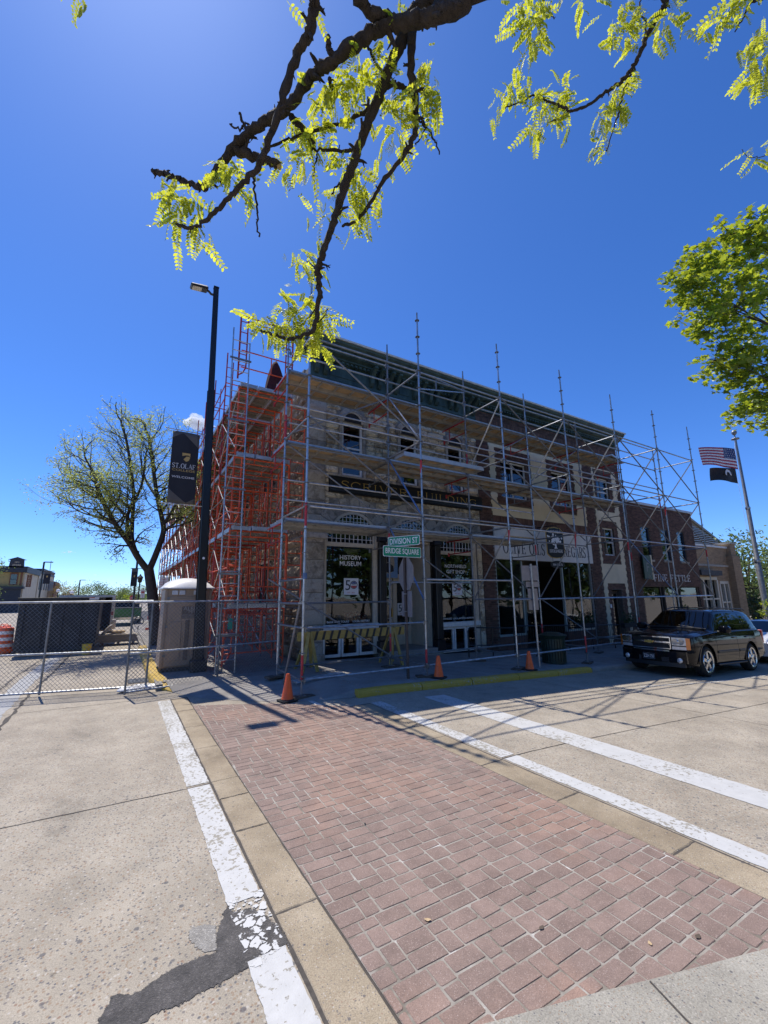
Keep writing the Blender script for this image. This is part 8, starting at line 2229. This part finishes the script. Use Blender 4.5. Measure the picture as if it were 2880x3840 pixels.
# ------------------------------------------------------------------ far end of the side street
mk('store_yellow', (.40, .30, .12), .85, var=.12, vs=1.5); mk('store_dark', (.03, .035, .045), .6, var=.2); mk('store_cream', (.52, .45, .33), .85, var=.1, vs=1.5); mk('store_trim', (.20, .09, .05), .8, var=.15); mk('far_brick', (.15, .075, .055), .9, var=.15, vs=2); mk('mural_tan', (.42, .32, .22), .85, var=.25, vs=1.2); mk('mural_grey', (.36, .37, .38), .8, var=.2, vs=1)
st = thing('corner_store', 'yellow corner store with dark pediment reading STORE at the far left', 'building', (-16, 85, 0))
slab('wall', 'store_yellow', st, -22, -13.3, 85, 97, 0, 6.3)
slab('side_wall', 'store_cream', st, -13.3, -13.1, 85.2, 97, 0, 6.3)
slab('shopfront', 'store_dark', st, -22, -13.25, 84.6, 84.99, 0, 3.7); slab('shop_cornice', 'store_dark', st, -22.2, -12.9, 84.3, 85.2, 3.5, 3.85)
slab('cornice', 'store_dark', st, -22.3, -12.8, 84.4, 97.2, 6.0, 6.9)
mb = MB(); mb.prism([(-.9, 0), (.9, 0), (.8, 1.15), (1.1, 1.2), (0, 1.62), (-1.1, 1.2), (-.8, 1.15)], (-14.18, 84.4, 6.7), (1, 0, 0), (0, 0, 1), (0, 1, 0), .5); mb.build('pediment', 'store_dark', st)
text('lettering', 'STORE', 'store_cream', st, (-14.15, 84.38, 6.95), (1, 0, 0), (0, 0, 1), w=1.0, ext=.01, align='C', bold=.02); text('lettering', '1873', 'store_cream', st, (-14.15, 84.38, 7.4), (1, 0, 0), (0, 0, 1), w=.5, ext=.01, align='C', bold=.02)
for x in (-14.7, -17.2, -19.7):
    w = slab('window', 'store_trim', st, x - .12, x + .87, 84.93, 84.99, 4.1, 5.95); slab('pane', 'glass_upper', w, x, x + .72, 84.9, 84.92, 4.2, 5.7); slab('backing', 'dark_interior', w, x, x + .72, 84.922, 84.928, 4.2, 5.7); slab('meeting_rail', 'store_dark', w, x, x + .72, 84.88, 84.899, 4.92, 5.0)
for x, z0, z1 in ((-13.6, 4.0, 6.0),): slab('pilaster', 'store_trim', st, x, x + .25, 84.95, 84.998, z0, z1)
hs2 = thing('fountain_sign', 'dark red vertical shop sign on the far corner store', 'sign', (-12.7, 85.5, 4)); slab('panel', 'store_trim', hs2, -12.85, -12.25, 85.3, 85.4, 3.8, 5.7)
for k, ch in enumerate('FOUNT'): text('lettering', ch, 'store_cream', hs2, (-12.55, 85.29, 5.38 - k * .36), (1, 0, 0), (0, 0, 1), h=.24, ext=.01, align='C')
cb = thing('cream_row_building', 'cream shop row with narrow arched windows beside the corner store', 'building', (-13, 105, 0))
mb = MB(); mb.box(-20, -13.0, 97.3, 116, 0, 6.6); mb.build('wall', 'store_cream', cb); slab('cornice', 'store_dark', cb, -20, -12.85, 97.2, 116.2, 6.5, 6.9)
for k in range(6): w = slab('window', 'store_dark', cb, -13.0, -12.95, 98.5 + k * 2.8, 99.5 + k * 2.8, 3.6, 5.6)
fb_ = thing('far_brick_building', 'dark brick building behind the cream shop row', 'building', (-16, 125, 0)); slab('wall', 'far_brick', fb_, -24, -15.0, 117, 135, 0, 8.3); slab('cornice', 'store_dark', fb_, -24.1, -14.9, 116.9, 135, 8.0, 8.4)
mu = thing('mural_building', 'low square building with grey panel and painted mural', 'building', (-13, 111, 0)); slab('wall', 'mural_tan', mu, -14.4, -12.15, 110, 118, 0, 5.5); slab('side_wall', 'far_brick', mu, -12.15, -12.0, 110.1, 118, 0, 5.4); slab('grey_panel', 'mural_grey', mu, -14.0, -12.2, 109.9, 109.99, 3.55, 5.4); slab('red_badge', 'poster_red', mu, -13.7, -13.05, 109.85, 109.98, 2.35, 3.3); rod('antenna', (-13.3, 112, 5.5), (-13.35, 112, 9.8), .05, 'galv_dull', mu)
def street_lamp(x, y, h, label, arm=.8):
    t = thing('street_lamp', label, 'street lamp', (x, y, 0), group='street lamps up the side street'); rod('post', (x, y, 0), (x, y, h), .09, 'black_paint', t); slab('head', 'black_paint', t, x, x + arm, y - .12, y + .12, h - .06, h + .04); return t
street_lamp(-7.75, 60, 6.0, 'black street lamp left of the mural building'); street_lamp(-6.4, 90, 5.1, 'most distant black street lamp above the trailer'); street_lamp(.92, 45, 6.2, 'black street lamp just left of the tree trunk', -.6)
def banner_far(x, y, z0, z1, w, label):
    t = thing('far_banner', label, 'banner', (x, y, z0), group='banners up the side street'); slab('cloth', 'banner_dark', t, x, x + w, y, y + .03, z0, z1); slab('corner', 'banner_taupe', t, x, x + w, y - .004, y - .001, z1 - .3, z1); slab('emblem', 'banner_gold', t, x + w * .4, x + w * .6, y - .006, y - .002, (z0 + z1) / 2, (z0 + z1) / 2 + .2); rod('arm', (x - .1, y, z1), (x + w + .3, y, z1), .03, 'black_paint', t)
banner_far(-7.6, 59.9, 3.6, 5.0, .6, 'dark banner on the lamp by the mural building'); banner_far(.55, 44.8, 3.0, 4.6, .5, 'dark banner on the lamp near the tree trunk')
ac = thing('acorn_lamp', 'old style black lantern lamp beside the tree trunk', 'street lamp', (1.08, 38, .13)); rod('post', (1.08, 38, .13), (1.08, 38, 3.1), .05, 'black_paint', ac); MB().lathe([(.06, 3.1), (.13, 3.16), (.2, 3.5), (.22, 3.52), (.08, 3.66), (.02, 3.78)], 10, (1.08, 38, 0)).build('lantern', 'black_paint', ac, 40); MB().lathe([(.132, 3.18), (.19, 3.48)], 10, (1.08, 38, 0)).build('lantern_glass', 'label_grey', ac)
for x, y, z, lb in ((-6.15, 60, 2.85, 'white globe lamp above the dumpster'), (-4.9, 60, 2.65, 'second white globe lamp right of the golden tree')):
    g = thing('globe_lamp', lb, 'street lamp', (x, y, 0), group='globe lamps'); rod('post', (x, y, 0), (x, y, z - .1), .05, 'black_paint', g); MB().lathe([(0, z - .2), (.14, z - .14), (.2, z), (.14, z + .14), (0, z + .2)], 12, (x, y, 0)).build('globe', 'vinyl_white', g, True)
ss = thing('stop_sign', 'small red STOP sign far up the side street', 'sign', (1.09, 60, 0)); rod('post', (1.09, 60.05, .1), (1.09, 60.05, 2.3), .03, 'galv_dull', ss); mb = MB(); mb.prism([(.32 * math.cos(R(22.5 + 45 * i)), .32 * math.sin(R(22.5 + 45 * i))) for i in range(8)], (1.09, 60, 2.0), (1, 0, 0), (0, 0, 1), (0, 1, 0), .01); mb.build('plate', 'poster_red', ss); text('lettering', 'STOP', 'vinyl_white', ss, (1.09, 59.99, 1.9), (1, 0, 0), (0, 0, 1), w=.42, ext=.003, align='C')
ns = thing('notice_sign', 'white and red parking notice left of the tree trunk', 'sign', (1.3, 36, 0)); rod('post', (1.3, 36.02, .13), (1.3, 36.02, 2.6), .025, 'galv_dull', ns); slab('plate', 'vinyl_white', ns, 1.14, 1.42, 36, 36.004, 1.95, 2.55); slab('red_text', 'poster_red', ns, 1.18, 1.38, 35.994, 35.999, 2.3, 2.42)
# work clutter on the far pavement
cf = thing('site_post', 'weathered timber site post with orange board behind the fence', 'post', (1.6, 26, .13)); rod('post', (1.62, 26, .13), (1.62, 26, 1.15), .08, 'old_wood', cf, 8); slab('board', 'cone_orange', cf, 1.25, 1.6, 25.9, 25.93, .85, 1.0); slab('lower_board', 'cone_orange', cf, 1.2, 1.35, 25.9, 25.93, .3, .42)
rk = thing('bike_rack', 'dark hoop bicycle rack by the far kerb', 'rack', (1.15, 30, .13)); MB().path([(1.0 + .25 * math.cos(t), 30, .55 + .28 * math.sin(t)) for t in span(-.6, 3.74, 14)], .025, 6).build('hoop', 'black_paint', rk); rod('foot', (1.0, 30, .13), (1.0, 30, .3), .03, 'black_paint', rk)
# trees beyond
leafy_tree('golden_tree', 'golden yellow tree left of the trailer roof', 'tree', -10.2, 108, 0, 5.0, 4.4, 'far_leaf_gold', 11, n=1600, size=.14, clumps=16)
leafy_tree('round_bush', 'green rounded bush beyond the trailer', 'shrub', -.2, 95, 0, 3.6, 3.2, 'far_leaf_pale', 12, trunk=0, n=1400, size=.12, clumps=14)
leafy_tree('roadside_tree', 'small bright green tree left of the far stop sign', 'tree', .5, 70, 0, 2.6, 1.5, 'maple_leaf', 13, n=500, size=.09, clumps=9)
for k, (x, y, h, w, mt, lb) in enumerate(((-22, 170, 6.5, 12, 'far_leaf', 'far dark green tree behind the mural building'), (-12, 165, 6.0, 10, 'far_leaf_pale', 'far pale green tree at the end of the street'), (-6, 160, 6.6, 8, 'far_leaf', 'tallest far green tree above the trailer'), (-1.5, 168, 5.6, 8, 'far_leaf', 'far green tree right of the tallest one'), (4, 165, 6.5, 9, 'far_leaf_pale', 'far pale tree beside the street tree trunk'))):
    leafy_tree('far_tree', lb, 'tree', x, y, -.3, h, w, mt, 30 + k, n=1500, size=.26, clumps=20, group='trees at the end of the street', dens=.4)
leafy_tree('edge_tree', 'leafy pale green tree at the left edge above the corner store', 'tree', -13.6, 64, 0, 7.0, 5.0, 'far_leaf_pale', 41, n=1500, size=.14, clumps=16)
# low wooded rise closing the horizon
rg = random.Random(77); mb = MB()
for k in range(230):
    a = R(rg.uniform(-75, 105)); D = rg.uniform(330, 420); c = Vector((math.sin(a) * D, math.cos(a) * D, 0)); s = rg.uniform(6, 11); hh = rg.uniform(4, 8.5)
    for q in range(60):
        p = c + Vector((rg.gauss(0, s * .6), rg.gauss(0, s * .4), min(abs(rg.gauss(0, hh * .4)), hh * .62) - 1)); u = Vector((rg.gauss(0, 1), rg.gauss(0, .5), rg.gauss(0, 1))).normalized() * 1.3; v = u.cross(Vector((rg.gauss(0, .3), 1, rg.gauss(0, .3)))).normalized() * 1.0
        b = len(mb.v); mb.v += [tuple(p - u), tuple(p + v), tuple(p + u), tuple(p - v)]; mb.f.append((b, b + 1, b + 2, b + 3))
tag(mb.build('wooded_rise', 'far_leaf', None, fix=False), 'low green wooded rise along the horizon', 'woods', None, 'stuff')
# the park side of the square behind the viewpoint, mirrored in shop windows and car paint
for k, (x, y, h, w) in enumerate(((-3, -15, 10, 10), (9, -14, 11, 11), (20, -13, 10, 11), (32, -14, 11, 11), (3, -22, 12, 11), (45, -17, 11, 12), (14, -22, 12, 12), (26, -22, 12, 12), (33, -4.5, 8, 8), (42, -5.5, 9, 9), (53, -6, 9, 10))):
    leafy_tree('park_tree', 'leafy park tree across the square, seen only mirrored in shop glass and car paint', 'tree', x, y, -.2, h, w, 'far_leaf', 60 + k, n=1500, size=.48, clumps=22, group='park trees across the square')
# small fair-weather clouds
mC, NC, LC, bC = nt('cloud_white')
NC.remove(bC)
vC = NC.new('ShaderNodeVolumePrincipled'); vC.inputs['Density'].default_value = .07; vC.inputs['Anisotropy'].default_value = .45; vC.inputs['Color'].default_value = (1, 1, 1, 1)
LC.new(vC.outputs[0], [n for n in NC if n.type == 'OUTPUT_MATERIAL'][0].inputs['Volume'])
def cloud(u, v, D, wx, hz, label, seed):
    rg = random.Random(seed); c = cray(u, v, D); mb = MB(); rt_ = _R0
    for k in range(26):
        a = rg.gauss(0, .30); q = c + rt_ * (a * wx) + Vector((0, 0, abs(rg.gauss(0, .30)) * hz * (1 - abs(a)))) + _F * rg.gauss(0, .1) * wx; r_ = hz * rg.uniform(.16, .34) * max(.3, 1 - abs(a) * 1.2)
        n1, n2 = 10, 6
        b = len(mb.v)
        for j in range(n2 + 1):
            for i in range(n1): t, p_ = 6.2832 * i / n1, math.pi * j / n2; mb.v.append(tuple(q + Vector((math.cos(t) * math.sin(p_) * r_ * 1.5, math.sin(t) * math.sin(p_) * r_ * 1.5, math.cos(p_) * r_))))
        for j in range(n2):
            for i in range(n1): mb.f.append((b + j * n1 + i, b + j * n1 + (i + 1) % n1, b + (j + 1) * n1 + (i + 1) % n1, b + (j + 1) * n1 + i))
    o = tag(mb.build('cloud', 'cloud_white', None, True, fix=False), label, 'cloud', 'small white clouds'); rm = o.modifiers.new('union', 'REMESH'); rm.mode = 'VOXEL'; rm.voxel_size = hz * .07
cloud(735, 1600, 900, 62, 34, 'white cloud behind the lamp post and banner', 1); cloud(262, 2072, 900, 42, 6, 'thin white cloud streak low on the left', 2); cloud(360, 2158, 900, 16, 4, 'tiny white cloud above the far trees', 3)
